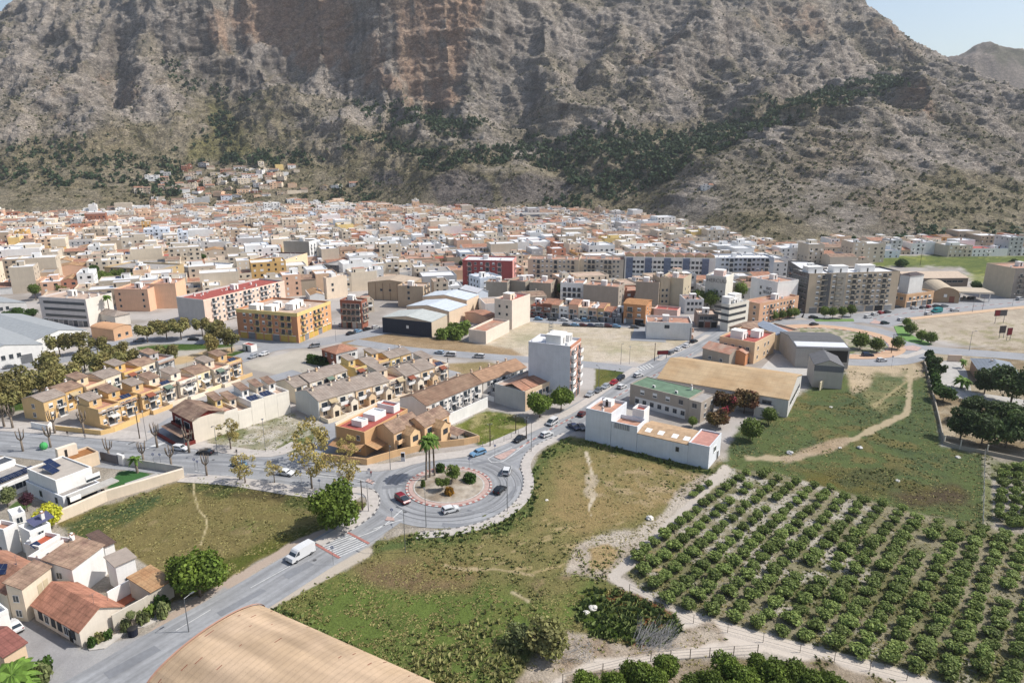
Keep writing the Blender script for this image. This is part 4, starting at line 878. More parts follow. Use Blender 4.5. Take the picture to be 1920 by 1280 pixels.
def palm(x, y, H, label, group=None, fr=2.2, n=34, seed=1, name='palm_tree', th=.22, droop=.9, z=0):
    root = tag(empty(name, G(x, y, z)), label, 'palm tree', group); q = random.Random(seed); mb = MB(); px, py = q.uniform(-.4, .4), q.uniform(-.3, .3)
    mb.tube((0,0,-.2), (px*.5, py*.5, H*.5), th*1.25, th, BARK, 8, False); mb.tube((px*.5, py*.5, H*.5), (px, py, H), th, th*.85, BARK, 8); mb.build('trunk', root, smooth=True)
    mb = MB(); lf = LF['palm']
    for i in range(n):
        a = q.uniform(0, 6.28); up = q.uniform(-.5, 1.1); r = fr*q.uniform(.8, 1.05); ca, sa = math.cos(a), math.sin(a); pts = []
        for k in range(6):
            t = k/5; pts.append((px+ca*r*t*math.cos(up*.6), py+sa*r*t*math.cos(up*.6), H+r*(math.sin(up)*t*.9-droop*t*t*.75)))
        for k in range(5):
            wd = .38*fr/2*math.sin(math.pi*(k+.7)/5.6)+.05; wd2 = .38*fr/2*math.sin(math.pi*(k+1.7)/5.8)+.02
            A, B_ = pts[k], pts[k+1]
            for s in (-1, 1):
                mb.face([A, B_, (B_[0]-sa*wd2*s, B_[1]+ca*wd2*s, B_[2]-wd2*.55), (A[0]-sa*wd*s, A[1]+ca*wd*s, A[2]-wd*.55)], lf)
    mb.build('fronds', root); return root
def pollard(x, y, H, label, group, seed=0, n=6):
    root = tag(empty('pollarded_tree', G(x, y, .1)), label, 'tree', group); key = ('pol', seed % 4)
    if key not in _vm:
        q = random.Random(seed); mb = MB(); mb.tube((0,0,-.2),(0,0,.5),.05,.04,BARK,7)
        _vm[(key, 't')] = mb.mesh('trunk', True); mb = MB()
        for i in range(n):
            a = 2*math.pi*i/n+q.uniform(-.3,.3); r = q.uniform(.1, .19); m_ = (r*.8*math.cos(a), r*.8*math.sin(a), .64); e = (r*math.cos(a), r*math.sin(a), q.uniform(.86, 1.0))
            mb.tube((0,0,.48), m_, .026, .018, BARK, 6, False); mb.tube(m_, e, .018, .022, BARK, 6); [mb.tube(e, (e[0]+q.uniform(-.05,.05), e[1]+q.uniform(-.05,.05), e[2]+q.uniform(.02,.09)), .006, .002, BARK, 3, False) for _ in range(5)]
        _vm[key] = mb.mesh('limbs', True)
    link('trunk', _vm[(key, 't')], root, sc_=H); link('limbs', _vm[key], root, sc_=H)
# ---------------------------------------------------------------- cars
def paintm(r, g, b): return M(S(r, g, b), var=.04, rough=.3, spec=.5, name='car_paint')
TYRE = M((.02,.02,.02), rough=.9)
_cm = {}
PROF = {'hatch': (4.0, 1.75, [(-2.0,.35),(-2.0,.8),(-1.85,.95),(-1.65,1.42),(-.9,1.5),(.1,1.47),(.85,.98),(1.75,.85),(2.0,.65),(2.0,.35)]),
        'sedan': (4.4, 1.78, [(-2.2,.35),(-2.2,.85),(-1.6,.98),(-1.0,1.38),(-.3,1.44),(.3,1.38),(1.0,.95),(1.9,.84),(2.2,.65),(2.2,.35)]),
        'suv': (4.4, 1.85, [(-2.2,.4),(-2.2,1.0),(-2.1,1.15),(-1.9,1.62),(-.9,1.7),(.2,1.66),(.95,1.12),(1.9,1.0),(2.2,.75),(2.2,.4)]),
        'wagon': (4.6, 1.8, [(-2.3,.35),(-2.3,.9),(-2.2,1.0),(-2.0,1.42),(-.9,1.5),(.3,1.44),(1.0,.98),(2.0,.85),(2.3,.65),(2.3,.35)]),
        'minivan': (4.4, 1.85, [(-2.2,.4),(-2.2,1.5),(-2.1,1.8),(-.8,1.85),(.5,1.75),(1.25,1.15),(2.0,1.0),(2.2,.7),(2.2,.4)]),
        'van': (5.8, 2.05, [(-2.9,.45),(-2.9,2.3),(-2.8,2.5),(-.5,2.55),(1.0,2.45),(1.35,2.3),(2.1,1.45),(2.75,1.25),(2.9,.9),(2.9,.45)])}
def car(kind, p0, p1, col, label, group=None, name='parked_car', cat='car', z=.045, at=None):
    """car centred between photo points p0 and p1, nose towards p1"""
    A, B_ = G(*p0), G(*p1); c = (A+B_)/2; d = B_-A; rz = math.atan2(d.y, d.x)
    root = tag(empty(name, (c.x, c.y, z), rz), label, cat, group); L_, W_, pr = PROF[kind]; pm = paintm(*col); key = (kind, col)
    if key not in _cm:
        hw = W_/2; mb = MB(); n = len(pr); belt = 1.0 if kind != 'van' else 1.35; 
        def wy(x, z): return hw*(1-.16*max(0, (z-belt)/.6)) if kind not in ('van', 'minivan') else hw*(1-.06*max(0, (z-belt)))
        Lp = [(x, -wy(x, z), z) for x, z in pr]; Rp = [(x, wy(x, z), z) for x, z in pr]
        mb.face(Lp[::-1], pm); mb.face(Rp, pm)
        for i in range(n): j = (i+1) % n; mb.face([Lp[i], Lp[j], Rp[j], Rp[i]], pm)
        mb.box(-L_/2-.03, -hw*.92, .3, L_/2+.03, hw*.92, .5, DARK)
        _cm[key] = mb.mesh('body')
        mb = MB(); zt = max(z for x, z in pr)
        cab = [(x, z) for x, z in pr if z >= belt*.93]
        def side(xa, xb, za, zb):
            for s in (-1, 1):
                mb.face([(x, s*(wy(x, z)+.012), z) for x, z in ((xa[0], za), (xb[0], za), (xb[1], zb), (xa[1], zb))][::s], GLASS)
        if kind == 'van': side((.95, .95), (2.0, 1.25), 1.45, 2.2); mb.face([(1.4,-.9,2.2),(2.12,-.95,1.5),(2.12,.95,1.5),(1.4,.9,2.2)][::-1], GLASS)
        else:
            roofx = [x for x, z in pr if z > zt-.12]; x0_, x1_ = min(roofx), max(roofx); bx0 = min(x for x, z in pr if z > belt*.9)+.12; bx1 = max(x for x, z in pr if z > belt*.93)-.1
            side((bx0, x0_), (-.05, -.05), belt, zt-.12); side((.05, .05), (bx1-.1, x1_), belt, zt-.12)
            mb.face([(x1_+.06, -hw*.76, zt-.1), (bx1+.06, -hw*.88, belt+.03), (bx1+.06, hw*.88, belt+.03), (x1_+.06, hw*.76, zt-.1)], GLASS)
            mb.face([(x0_-.05, -hw*.74, zt-.1), (x0_-.05, hw*.74, zt-.1), (bx0-.17, hw*.84, belt+.04), (bx0-.17, -hw*.84, belt+.04)], GLASS)
        _cm[key+('g',)] = mb.mesh('windows')
    if 'wheel' not in _cm:
        mb = MB(); mb.tube((0,-.11,0),(0,.11,0),.33,.33,TYRE,14); _cm['wheel'] = mb.mesh('wheel'); mb = MB(); mb.tube((0,-.125,0),(0,.125,0),.19,.19,METAL,8); _cm['rim'] = mb.mesh('rim')
        mb = MB(); mb.box(-.03,-.16,-.07,.03,.16,.07,TRIM); _cm['hl'] = mb.mesh('headlight')
        mb = MB(); mb.box(-.03,-.12,-.09,.03,.12,.09,M(S(170,30,26),rough=.4)); _cm['tl'] = mb.mesh('tail_light')
    link('body', _cm[key], root); link('windows', _cm[key+('g',)], root)
    for sx_ in (-1, 1):
        for sy_ in (-1, 1): wh = link('wheel', _cm['wheel'], root, (sx_*L_*.31, sy_*(W_/2-.1), .33)); link('rim', _cm['rim'], wh)
    for sy_ in (-1, 1):
        link('headlight', _cm['hl'], root, (L_/2+.005, sy_*W_*.34, .72)); link('tail_light', _cm['tl'], root, (-L_/2-.005, sy_*W_*.38, .85))
    return root
# poles
def pole(x, y, H, label, kind='lamp', group=None, rz=0, z=.1, col=None):
    m_ = col or METAL
    if kind == 'lamp':
        root = tag(empty('street_lamp', G(x, y, z), rz), label, 'street lamp', group)
        part(root, ('lp', round(H, 1)), 'pole', lambda mb: (mb.tube((0,0,-.2),(0,0,H),.10,.05,METAL,8), mb.tube((0,0,H),(1.3,0,H+.25),.05,.04,METAL,6)), (0,0,0))
        part(root, 'lh', 'lamp_head', lambda mb: (mb.box(-.1,-.14,-.05,.65,.14,.07,METAL), mb.box(0,-.1,-.08,.55,.1,-.05,TRIM)), (1.2, 0, H+.25))
    elif kind == 'globe':
        root = tag(empty('street_lamp', G(x, y, z), rz), label, 'street lamp', group)
        part(root, ('gp', round(H, 1)), 'pole', lambda mb: mb.tube((0,0,-.2),(0,0,H),.07,.05,METAL,8), (0,0,0))
        part(root, 'gh', 'lamp_head', lambda mb: (mb.tube((0,0,0),(0,0,.45),.12,.3,TRIM,10), mb.tube((0,0,.45),(0,0,.55),.34,.1,METAL,10)), (0, 0, H))
    elif kind == 'utility':
        root = tag(empty('utility_pole', G(x, y, z), rz), label, 'utility pole', group)
        part(root, ('up', round(H, 1)), 'pole', lambda mb: mb.tube((0,0,-.2),(0,0,H),.16,.10,M(S(92,78,66), var=.2),8), (0,0,0))
        part(root, ('ua',), 'crossarm', lambda mb: (mb.box(-.7,-.05,0,.7,.05,.1,METAL), mb.tube((-.6,0,.1),(-.6,0,.3),.05,.05,TRIM,6), mb.tube((.6,0,.1),(.6,0,.3),.05,.05,TRIM,6)), (0,0,H-.4))
    elif kind == 'sign':
        root = tag(empty('road_sign', G(x, y, z), rz), label, 'road sign', group)
        part(root, ('sp', round(H, 1)), 'pole', lambda mb: mb.tube((0,0,-.2),(0,0,H),.035,.035,METAL,6), (0,0,0))
        part(root, ('sb', col), 'sign_board', lambda mb: (mb.tube((0,-.06,-.0),(0,-.03,0),.33,.33,col or M(S(60,90,170), rough=.4),12), mb.tube((0,-.065,0),(0,-.06,0),.2,.2,TRIM,12)), (0,0,H-.35))
    return root
# ---------------------------------------------------------------- named buildings (roof corners at their heights)
def apts(name, label, L, N, Rr, h, wall, rows, cA=0, sA='w', cB=0, sB='w', roofm=ROOFG, wallB=None, ground=None, seed=1, n=6, fh=3.0, w=1.15, group=None, z1=4.2, bx=True, cat='apartments', balw=None, **k):
    root, a, b = bld(name, label, cat, L, N, Rr, h, wall, group=group, roofm=roofm, wall2=wallB, **k); rnd = random.Random(seed)
    if cA: windows(root, a, b, 'A', cA, rows, z1, fh, w, 1.35, sA, wall=balw or wall, rnd=rnd)
    if cB: windows(root, a, b, 'B', cB, rows, z1, fh, w, 1.35, sB, wall=balw or wallB or wall, rnd=rnd)
    if ground:
        fc, nn, cols = ground
        for f_ in fc: shopfront(root, a, b, f_, nn, cols=cols)
    clutter(root, a, b, h-.8, seed, n, bx)
    return root, a, b
BRK = W(200, 142, 116); BRKD = W(150, 96, 78); ORNG = W(206, 138, 90); OCHRE = W(222, 188, 136); SALM = W(228, 186, 158); TAN = W(188, 170, 148); BEIGE = W(212, 198, 178)
GREY = W(196, 194, 192); WH2 = W(238, 236, 232); BLUEW = W(214, 222, 232); MAROON = W(120, 50, 44); YELL = W(230, 204, 138); CREAM2 = W(238, 222, 198); PINKW = W(226, 198, 186)
SHOPC = [METAL, DARK, M(S(200,196,190), var=.1)]
# tall brick-fronted block by the avenue
r, a, b = bld('apartment_building', 'six-storey apartment block with blank white side wall and brick balcony front beside the avenue', 'apartments', (991,640), (1070,649), (1111,636), 19.2, W(222,222,226), roofm=ROOFW, wall2=BRK)
windows(r, a, b, 'B', 6, 5, 4.6, 2.85, 1.0, 1.3, 'bwsw.b', wall=TRIM); shopfront(r, a, b, 'B', 3, cols=[GLASS, METAL, GLASS])
for k in range(6): 
    mb = MB(); mb.box(-.06, -.06, 3.6+k*2.85, a+.06, .3, 3.85+k*2.85, TRIM); mb.build('floor_band', r)
stairbox(r, a*.45, b*.45, 6, 5, 18.4, 3.2); stairbox(r, a*.8, b*.3, 3, 3, 18.4, 2.2)
mb = MB()
for i in range(4): x, y = (i % 2)*1.2, (i//2)*1.2; mb.tube((x, y, 0), (x*.6+.25, y*.6+.25, 6.5), .06, .04, METAL, 5)
for k in range(6): mb.box(.1+k*.05, .1+k*.05, 1+k, 1.1-k*.05, 1.1-k*.05, 1.05+k, METAL)
mb.build('antenna_mast', r, (a*.4, b*.55, 21.5)); clutter(r, a, b, 18.4, 4, 5, False)
# long white workshop by the field
Wn = Vector(G(1328,880)); Wl = Vector(G(1097,824)); ex = (Wn-Wl); ex.z = 0; LN = ex.length; ex.normalize()
rz = math.atan2(ex.y, ex.x); root = tag(empty('workshop_building', (Wl.x, Wl.y, 0), rz), 'long white rendered workshop with stepped terraces and tan sheet roof above the dry field', 'building'); a, b = LN, 10.5; foot(Wl, rz, a, b)
WS = W(226, 228, 232)
shell(root, a*.22, b, 9.6, WS, roofm=TERRAF, x0=0, bname='body'); shell(root, a*.215, b-4.2, 7.4, WS, roofm=TERRAF, x0=a*.2225, y0=.01, par=1.1, bname='stair_wing')
shell(root, 3.4, 4.0, 9.8, WHITE, roofm=REDF, x0=a*.2225+3.4, y0=b-4.1, bname='stair_tower')
shell(root, a*.40, b-.05, 5.4, WS, roof='gx', rise=.9, over=.05, roofm=M(S(204,172,138), var=.25, kind='sheet'), x0=a*.44, y0=.02, bname='hall')
shell(root, a*.155, b-.03, 6.3, WS, roofm=M(S(206,152,138), var=.2), x0=a*.842, par=.4, bname='end_room')
for i in (.48, .58, .69, .78):
    mb = MB(); mb.box(0, 0, 0, 1.6, 2.0, .12, WHITE); o_ = mb.build('skylight', root, (a*i, 1.6, 5.75)); o_.rotation_euler = (math.atan2(.9, 5.2), 0, 0)
windows(root, a, b, 'C', 1, 1, 3.4, 3, 1.6, 1.3, 'w', u0=.3, u1=.6); door(root, a, b, 'C', .75); windows(root, a, b, 'B', 1, 1, 3.0, 3, .8, 1.2, 'k', u0=.74, u1=.78)
mb = MB(); mb.box(0, -.05, 0, a*.13, .02, 1.6, M(S(170,172,178))); [mb.box(.1+i*.5, -.08, .05, .2+i*.5, .0, 1.55, WHITE) for i in range(int(a*.13/.5)-1)]; mb.build('lattice', root, (a*.245, -.0, 5.6))
stairbox(root, a*.1, b*.7, 2.6, 2.4, 8.8, 1.5); chimney(root, a*.13, 1.2, 8.8, 1.4)
# green roofed two-storey house
r, a, b = bld('farm_house', 'two-storey grey rendered house with green flat roof behind the white workshop', 'house', (1178,727), (1308,762), (1322,750), 7.4, W(170,160,148), roofm=M(S(104,142,106), var=.2, scale=.5), par=.25, bmin=9) if 0 else (None, 0, 0)
Pn = G(1312,793); Pl = G(1180,757); ex = Pn-Pl; rz = math.atan2(ex.y, ex.x); a = ex.length; b = 10
r = tag(empty('farm_house', Pl, rz), 'two-storey grey rendered house with green flat roof behind the white workshop', 'house'); foot(Pl, rz, a, b); GW = W(178, 166, 152)
shell(r, a*.84, b, 6.9, GW, roofm=M(S(116,142,118), var=.25, scale=.5), par=.22); shell(r, a*.158, b-1, 6.6, GW, roofm=ROOFG, par=.2, x0=a*.842, bname='annex')
mb = MB(); mb.box(2, -.03, 0, a*.8, .05, 3.1, W(226,222,216)); mb.build('render_band', r)
windows(r, a, b, 'B', 9, 1, 4.4, 3, 1.3, 1.3, 's.s.s.k.k', u0=.14, u1=.96); windows(r, a, b, 'B', 7, 1, 1.1, 3, 1.2, 1.3, 'k', u0=.06, u1=.82); windows(r, a, b, 'C', 2, 2, 1.2, 3)
for i in (.3, .62): ac(r, a*i, 2, 6.8)
chimney(r, a*.7, b*.8, 6.8)
# big tan warehouse
r, a, b = bld('warehouse', 'large warehouse with wide pitched tan roof and windowed gable end', 'warehouse', (1231,707), (1477,747), (1536,706), 5.9, W(208,204,196), roof='gx', rise=2.8, over=.15, roofm=M(S(214,174,124), var=.14, kind='sheet', col2=S(206,162,112)))  if 0 else (None, 0, 0)
Pn = G(1475,783); Pl = G(1231,740); ex = Pn-Pl; rz = math.atan2(ex.y, ex.x); a = ex.length; b = 28
r = tag(empty('warehouse', Pl, rz), 'large warehouse with wide pitched tan roof and windowed gable end', 'warehouse'); foot(Pl, rz, a, b)
shell(r, a, b, 5.8, W(204,200,194), roof='gx', rise=3.4, over=.2, roofm=M(S(212,184,146), var=.14, kind='sheet', scale=.25, col2=S(200,168,128)))
windows(r, a, b, 'C', 6, 1, 2.6, 3, 2.6, 1.3, 'k', u0=.12, u1=.88); windows(r, a, b, 'B', 6, 1, 3.2, 3, 2.6, 1.3, '.k.kkk')
mb = MB(); mb.box(0, -4, 0, 5, .05, 3.4, W(204,200,194), ROOFG); mb.build('porch', r, (a*.78, -.02, 0))
# barns on the right
r, a, b = bld('barn', 'twin-bay concrete barn with grey roof and a white translucent strip', 'barn', (1480,648), (1494,652), (1594,655), 7.6, W(178,174,168), roof='gx', rise=1.6, over=.15, roofm=M(S(112,112,114), var=.12, kind='sheet'), bmin=24)
mb = MB(); c_ = math.atan2(1.6, 12); mb.box(.3, 0, 0, a-.3, 4.6, .08, M(S(236,238,242), var=.06)); o_ = mb.build('roof_strip', r, (0, 1.2, 7.95)); o_.rotation_euler = (math.atan2(1.6, b/2), 0, 0)
mb = MB(); mb.box(a/2-.15, -.2, 0, a/2+.15, 0, 7.7, GREY); mb.build('pilaster', r); mb = MB(); mb.box(a*.56, -.03, 2.5, a*.97, .05, 7, DARK); mb.build('opening', r)
r, a, b = bld('shed', 'tall grey gabled shed standing in front of the twin-bay barn', 'shed', (1527,684), (1527.5,684), (1583,688), 8.0, W(196,188,176), roof='gy', rise=1.9, over=.15, roofm=M(S(122,122,124), var=.12, kind='sheet'), bmin=13)
mb = MB(); mb.box(0, -.04, 5.9, a, .04, 8.0, W(120,120,124)); mb.build('cladding', r)
# pinkish houses with red terrace left of the barns
r, a, b = bld('town_house', 'peach house with red flat roof and white stair room beside the grey yard', 'house', (1345,632), (1416,642), (1454,623), 8.6, W(226,196,160), roofm=REDF, bmin=8); stairbox(r, a*.25, b*.62, 4, 5, 7.8, 3.2); stairbox(r, a*.6, b*.3, 4.5, 3.5, 7.8, 2.6, WHITE, REDF); windows(r, a, b, 'B', 5, 2, 1.5, 3.6, 1, 1.3, 'w.w'); windows(r, a, b, 'A', 4, 2, 1.5, 3.4); clutter(r, a, b, 7.8, 5, 5, False)
r, a, b = bld('old_house', 'low grey-tan gabled store with orange tiled roof beside the tan warehouse', 'house', (1318,652), (1368,664), (1376,652), 4.8, W(180,168,152), roof='gy', rise=1.8, roofm=TERRAF, bmin=7); windows(r, a, b, 'A', 2, 1)
r, a, b = bld('small_house', 'small orange-walled house with tiled roof and awning beside the tan warehouse', 'house', (1380,655), (1398,663), (1412,654), 4.8, W(216,150,106), roof='gx', rise=1.0, roofm=TERRAF); door(r, a, b, 'B', .5)
r, a, b = bld('house', 'narrow tan house with grey gabled metal roof behind the peach house', 'house', (1418,608), (1458,628), (1470,618), 6.4, W(214,200,170), roof='gy', rise=1.4, roofm=M(S(176,186,200), kind='sheet')); windows(r, a, b, 'B', 1, 2, 1.4, 2.8)
r, a, b = bld('old_house', 'long tan gabled house left of the narrow metal roofed one', 'house', (1372,612), (1412,622), (1440,612), 5.6, TAN, roof='gx', rise=1.6, roofm=TILEB)
r, a, b = bld('house', 'low terracotta roofed annex left of the twin-bay barn', 'house', (1470,618), (1474,622), (1500,618), 4.6, BEIGE, roofm=TERRAF, bmin=14); windows(r, a, b, 'B', 2, 1)
mb = MB(); p = [G(*q) for q in ((1422,698),(1520,704),(1510,676),(1448,666))]; tag(sheet('yard', [(1422,696),(1524,706),(1514,664),(1456,660)], .31, M(S(206,202,196), var=.15)), kind='structure')
# white block and cream blocks around the sandy lot
r, a, b = bld('apartment_building', 'white block with blank wall and pink terraces at the right edge of the sandy lot', 'house', (1213,603), (1298,606), (1317,594), 7.6, WH2, roofm=TERRAF, bmin=14); windows(r, a, b, 'B', 3, 2, 1.2, 3, 1, 1.3, 'bwb', wall=SALM); clutter(r, a, b, 6.8, 11, 6, True, WHITE); windows(r, a, b, 'A', 1, 1, 5, 3, 2, 1.4, 'k', u0=.3, u1=.6)
r, a, b = bld('apartment_building', 'tall cream block with long blank sunlit wall left of the sandy lot', 'apartments', (924,560), (960,563), (994,551), 13.6, W(236,222,206), roofm=REDF); windows(r, a, b, 'A', 2, 3, 2.5, 3.6, .9, 1.1, 'k'); stairbox(r, a*.3, b*.5, 4, 4, 12.8, 2.8, CREAM2); clutter(r, a, b, 12.8, 8, 5, False)
r, a, b = bld('annex_building', 'low cream annex with orange terrace at the corner of the sandy lot', 'house', (874,619), (911,621), (955,600), 5.6, W(236,222,206), roofm=TERRAF)
# dark and pale industrial sheds
r, a, b = bld('warehouse', 'dark blue-grey clad warehouse with pale ribbed roof beside the brown field', 'warehouse', (717,595), (809,604), (838,590), 6.9, W(214,196,172), roof='gy' if 0 else 'gx', rise=1.6, over=.1, roofm=M(S(204,208,204), kind='sheet'), wall2=None)
mb = MB(); mb.box(-.08, -.08, 0, a+.0, 0, 6.8, M(S(66,72,84), var=.08)); 
foot_o = r
# the dark cladding belongs to the long wall facing the field (left face)
mb = MB(); mb.box(-.1, -.05, 0, -.02, b+.1, 6.8, M(S(66,72,84), var=.08, kind='sheet')); mb.build('cladding', r)
mb = MB(); mb.box(-.14, b*.46, 3, -.08, b*.51, 4.4, TRIM); mb.build('sign', r)
r, a, b = bld('warehouse', 'middle pale blue roofed shed behind the dark clad warehouse', 'warehouse', (762,574), (842,584), (872,571), 6.9, W(232,208,180), roof='gx', rise=1.7, over=.1, roofm=M(S(222,230,238), kind='sheet'))
r, a, b = bld('warehouse', 'rearmost white roofed shed with small window row behind the dark clad warehouse', 'warehouse', (792,556), (875,563), (901,553), 7.4, W(232,208,180), roof='gx', rise=1.8, over=.1, roofm=M(S(222,230,238), kind='sheet')); windows(r, a, b, 'A', 5, 1, 4.4, 3, 1.2, .9, 'k', u0=.1, u1=.5)
# orange corner block
r, a, b = apts('apartment_building', 'orange and ochre four-storey corner block with long balconies beside the park', (442,579), (556,588), (638,566), 12.9, W(200,142,106), 3, 8, 'wwrwrwrr', 7, 'rwwrrww', roofm=ROOFP, wallB=W(228,174,126), ground=('AB', 7, [M(S(226,190,100)), M(S(150,150,152)), M(S(226,190,100))]), seed=3, n=8, balw=YELL)
mb = MB(); mb.box(-.12, -.12, 11.5, a+.1, .35, 13.0, YELL); mb.box(-.12, -.12, 11.5, .35, b, 13.0, YELL); mb.build('cornice', r)
for x, y in ((.15,.75),(.15,.5),(.4,.3),(.6,.35)): stairbox(r, a*x, b*y, 5, 4, 12.1, 2.6)
apts('apartment_building', 'brown banded apartment block just right of the orange corner block', (637,562), (677,564), (692,559), 13.2, BRKD, 3, 4, 'rr', 2, 'r', ground=('A', 4, SHOPC), seed=5, balw=BEIGE)
apts('office_building', 'four-storey office block with white horizontal bands at the left of the park', (72,556), (160,561), (212,549), 13.2, W(206,198,194), 3, 1, '.', 0, wallB=W(234,226,214), roofm=ROOFP, seed=6, n=10, cat='offices', ground=('A', 9, [GLASS, METAL]))
o = [q for q in bpy.data.objects if q.get('label', '').startswith('four-storey office')][0]
for k in range(3):
    mb = MB(); mb.box(-.06, 1, 4.0+k*3.1, .1, b if 0 else 24, 5.3+k*3.1, GLASS); mb.build('window_band', o)
apts('apartment_building', 'salmon blank-walled block with three small windows behind the park', (212,543), (276,542), (284,538), 11.5, W(232,188,156), 3, 6, 'k....k', 0, seed=7, roofm=TERRAF, bmin=14, w=.9) if 0 else None
for lab, L_, N_, R_, h_, c_, sty in (('salmon block with small stacked windows right of the white banded offices', (212,541),(213,541.5),(276,542),11.6,W(234,190,158),'k....k'), ('plain salmon block with blank wall behind the park trees', (279,531),(280,532),(328,531),13.2,W(238,194,160),'......')):
    r, a, b = bld('apartment_building', lab, 'apartments', L_, N_, R_, h_, c_, roofm=TERRAF, bmin=15); windows(r, a, b, 'B', 6, 3, 2.2, 3.1, .9, 1.1, sty); clutter(r, a, b, h_-.8, 9, 6)
apts('apartment_building', 'long pale pink four-storey block with white balconies running away from the park', (331,556), (381,562), (533,526), 12.4, W(200,196,192), 4, 0, 'w', 16, 'rwwr', roofm=REDF, wallB=W(240,212,192), seed=10, n=14, z1=1.6, balw=TRIM)
apts('apartment_building', 'stepped tan apartment block with long terraces above the round trees', (195,500), (298,505), (326,494), 9.5, W(196,170,128), 3, 7, 'rrr', 2, 'w', seed=12, z1=1.5, balw=BEIGE)
r, a, b = apts('school_building', 'white and grey two-storey building with five square windows', (344,500), (398,503), (425,493), 7.5, W(186,190,194), 1, 5, 'k', 0, wallB=WHITE, seed=13, z1=3.6, w=1.9, cat='building', roofm=ROOFW)
apts('apartment_building', 'dark and cream six-storey block with shuttered bay', (474,486), (533,487), (576,474), 13, W(120,92,84), 4, 6, 'wr', 3, '.s.', wallB=W(238,214,178), seed=14, z1=2)
apts('apartment_building', 'tall grey concrete-sided block with stacked white balconies', (531,452), (579,453), (593,449), 15, W(172,164,152), 4, 0, 'w', 2, 'b', wallB=WH2, seed=15, z1=2, balw=WH2)
apts('office_building', 'dark grey building with white frame window behind the pale pink block', (597,497), (655,499), (690,490), 9, W(110,112,118), 2, 5, 'k', 3, 'k', wallB=W(222,222,222), seed=16, cat='building')
apts('town_house', 'blank cream gable block in the street behind the orange corner block', (611,521), (650,516), (656,513), 12, W(240,220,196), 2, 2, 'k....', 0, seed=17, roofm=TERRAF, bmin=12)
r, a, b = bld('factory', 'tan factory hall with framed panels and shallow roof', 'factory', (690,529), (772,532), (796,522), 9.6, W(196,170,140), roof='gx', rise=1.6, over=.2, roofm=M(S(206,186,164), kind='sheet')); windows(r, a, b, 'A', 3, 1, 5, 3, 1.2, 1.2, 'k', u0=.2, u1=.8)
for i in range(7): mb = MB(); mb.box(-.12, b*i/6-.15, 0, .05, b*i/6+.15, 9.4, W(150,120,96)); mb.build('pilaster', r)
apts('town_house', 'tall blank tan block with narrow light shaft left of the pale sheds', (745,535), (793,537), (810,530), 11.5, W(190,168,142), 3, 6, '..k...', 2, 'r', seed=18, roofm=ROOFP)
apts('apartment_building', 'crimson and white five-storey apartment block', (867,487), (961,489), (975,481), 16.5, W(176,92,88), 5, 7, 'rwsrwr.', 1, 'r', wallB=W(222,160,150), seed=20, z1=1.8, balw=PINKW, roofm=ROOFW, n=10, w=1.3)
apts('apartment_building', 'long beige five-storey block with arched attic right of the crimson block', (990,485), (1086,487), (1092,480), 15.5, W(222,204,178), 5, 10, 'wrsw', 0, seed=21, z1=1.5, n=12, w=1.2, balw=BEIGE, roofm=TERRAF)
apts('apartment_building', 'beige five-storey block with pale blue painted murals', (1087,485), (1170,487), (1176,480), 15.5, W(214,202,184), 5, 9, 'wrrw', 0, seed=22, z1=1.5, n=12, w=1.2, balw=BEIGE, roofm=TERRAF)
rr_ = bpy.data.objects
r, a, b = apts('apartment_building', 'long cream six-storey slab with blue glazed bays and tiled dormer attic', (1172,481), (1342,484), (1350,474), 17.5, W(250,246,238), 5, 18, 'kkdd', 0, seed=23, z1=1.8, n=4, w=1.6, roofm=TERRAF, bmin=16)
for i in range(5):
    mb = MB(); mb.box(-.5, 0, 1.2, .02, b*.075, 17.0, M(S(130,142,166), var=.35, rough=.3)); mb.build('glazed_bay', r, (0, b*(.07+i*.21), 0))
for i in range(9):
    mb = MB(); w_ = b/9-.8; mb.box(0, 0, 0, 4, w_, 1.6, W(214,186,152)); mb.face([(-.2,-.2,1.6),(-.2,w_+.2,1.6),(-.2,w_/2,3)], W(214,186,152)); mb.face([(-.3,-.3,1.5),(5,-.3,1.5),(5,w_/2,3.1),(-.3,w_/2,3.1)], TERRA); mb.face([(5,w_+.3,1.5),(-.3,w_+.3,1.5),(-.3,w_/2,3.1),(5,w_/2,3.1)], TERRA); mb.build('dormer', r, (.8, b*i/9+.4, 16.8))
apts('apartment_building', 'grey-blue five-storey slab with teal bay at the right end of the long row', (1343,483), (1452,483), (1458,476), 15.5, W(182,188,196), 5, 11, 'wkrk', 0, seed=24, z1=1.5, n=10, w=1.5, balw=W(206,204,200), roofm=ROOFW, bmin=14)
r, a, b = apts('apartment_building', 'large seven-storey beige apartment building with balconies above the far roundabout', (1510,506), (1518,513), (1688,508), 20.3, W(112,110,108), 6, 6, 'k', 15, 'srwwrw', wallB=W(200,182,158), seed=25, n=8, z1=4.2, fh=2.75, w=1.5, roofm=ROOFW, ground=('B', 9, SHOPC), balw=W(190,178,158), bfix=15)
for x in (.12,.4,.7): stairbox(r, a*x, 7, 8, 5, 19.5, 3.2)
for x in (.3,): mb = MB(); mb.box(a*x, -.35, 0, a*x+5, .02, 20.4, W(176,168,156)); mb.build('stair_shaft', r)
r2, a2, b2 = apts('apartment_building', 'dark grey receding wing joined to the left end of the large beige apartment building', (1478,488), (1516,512.5), (1528,512), 20.0, W(124,122,120), 6, 11, 'kb', 0, seed=77, n=4, z1=2, fh=2.8, w=1.4, roofm=ROOFW, amin=11, balw=W(150,148,146))
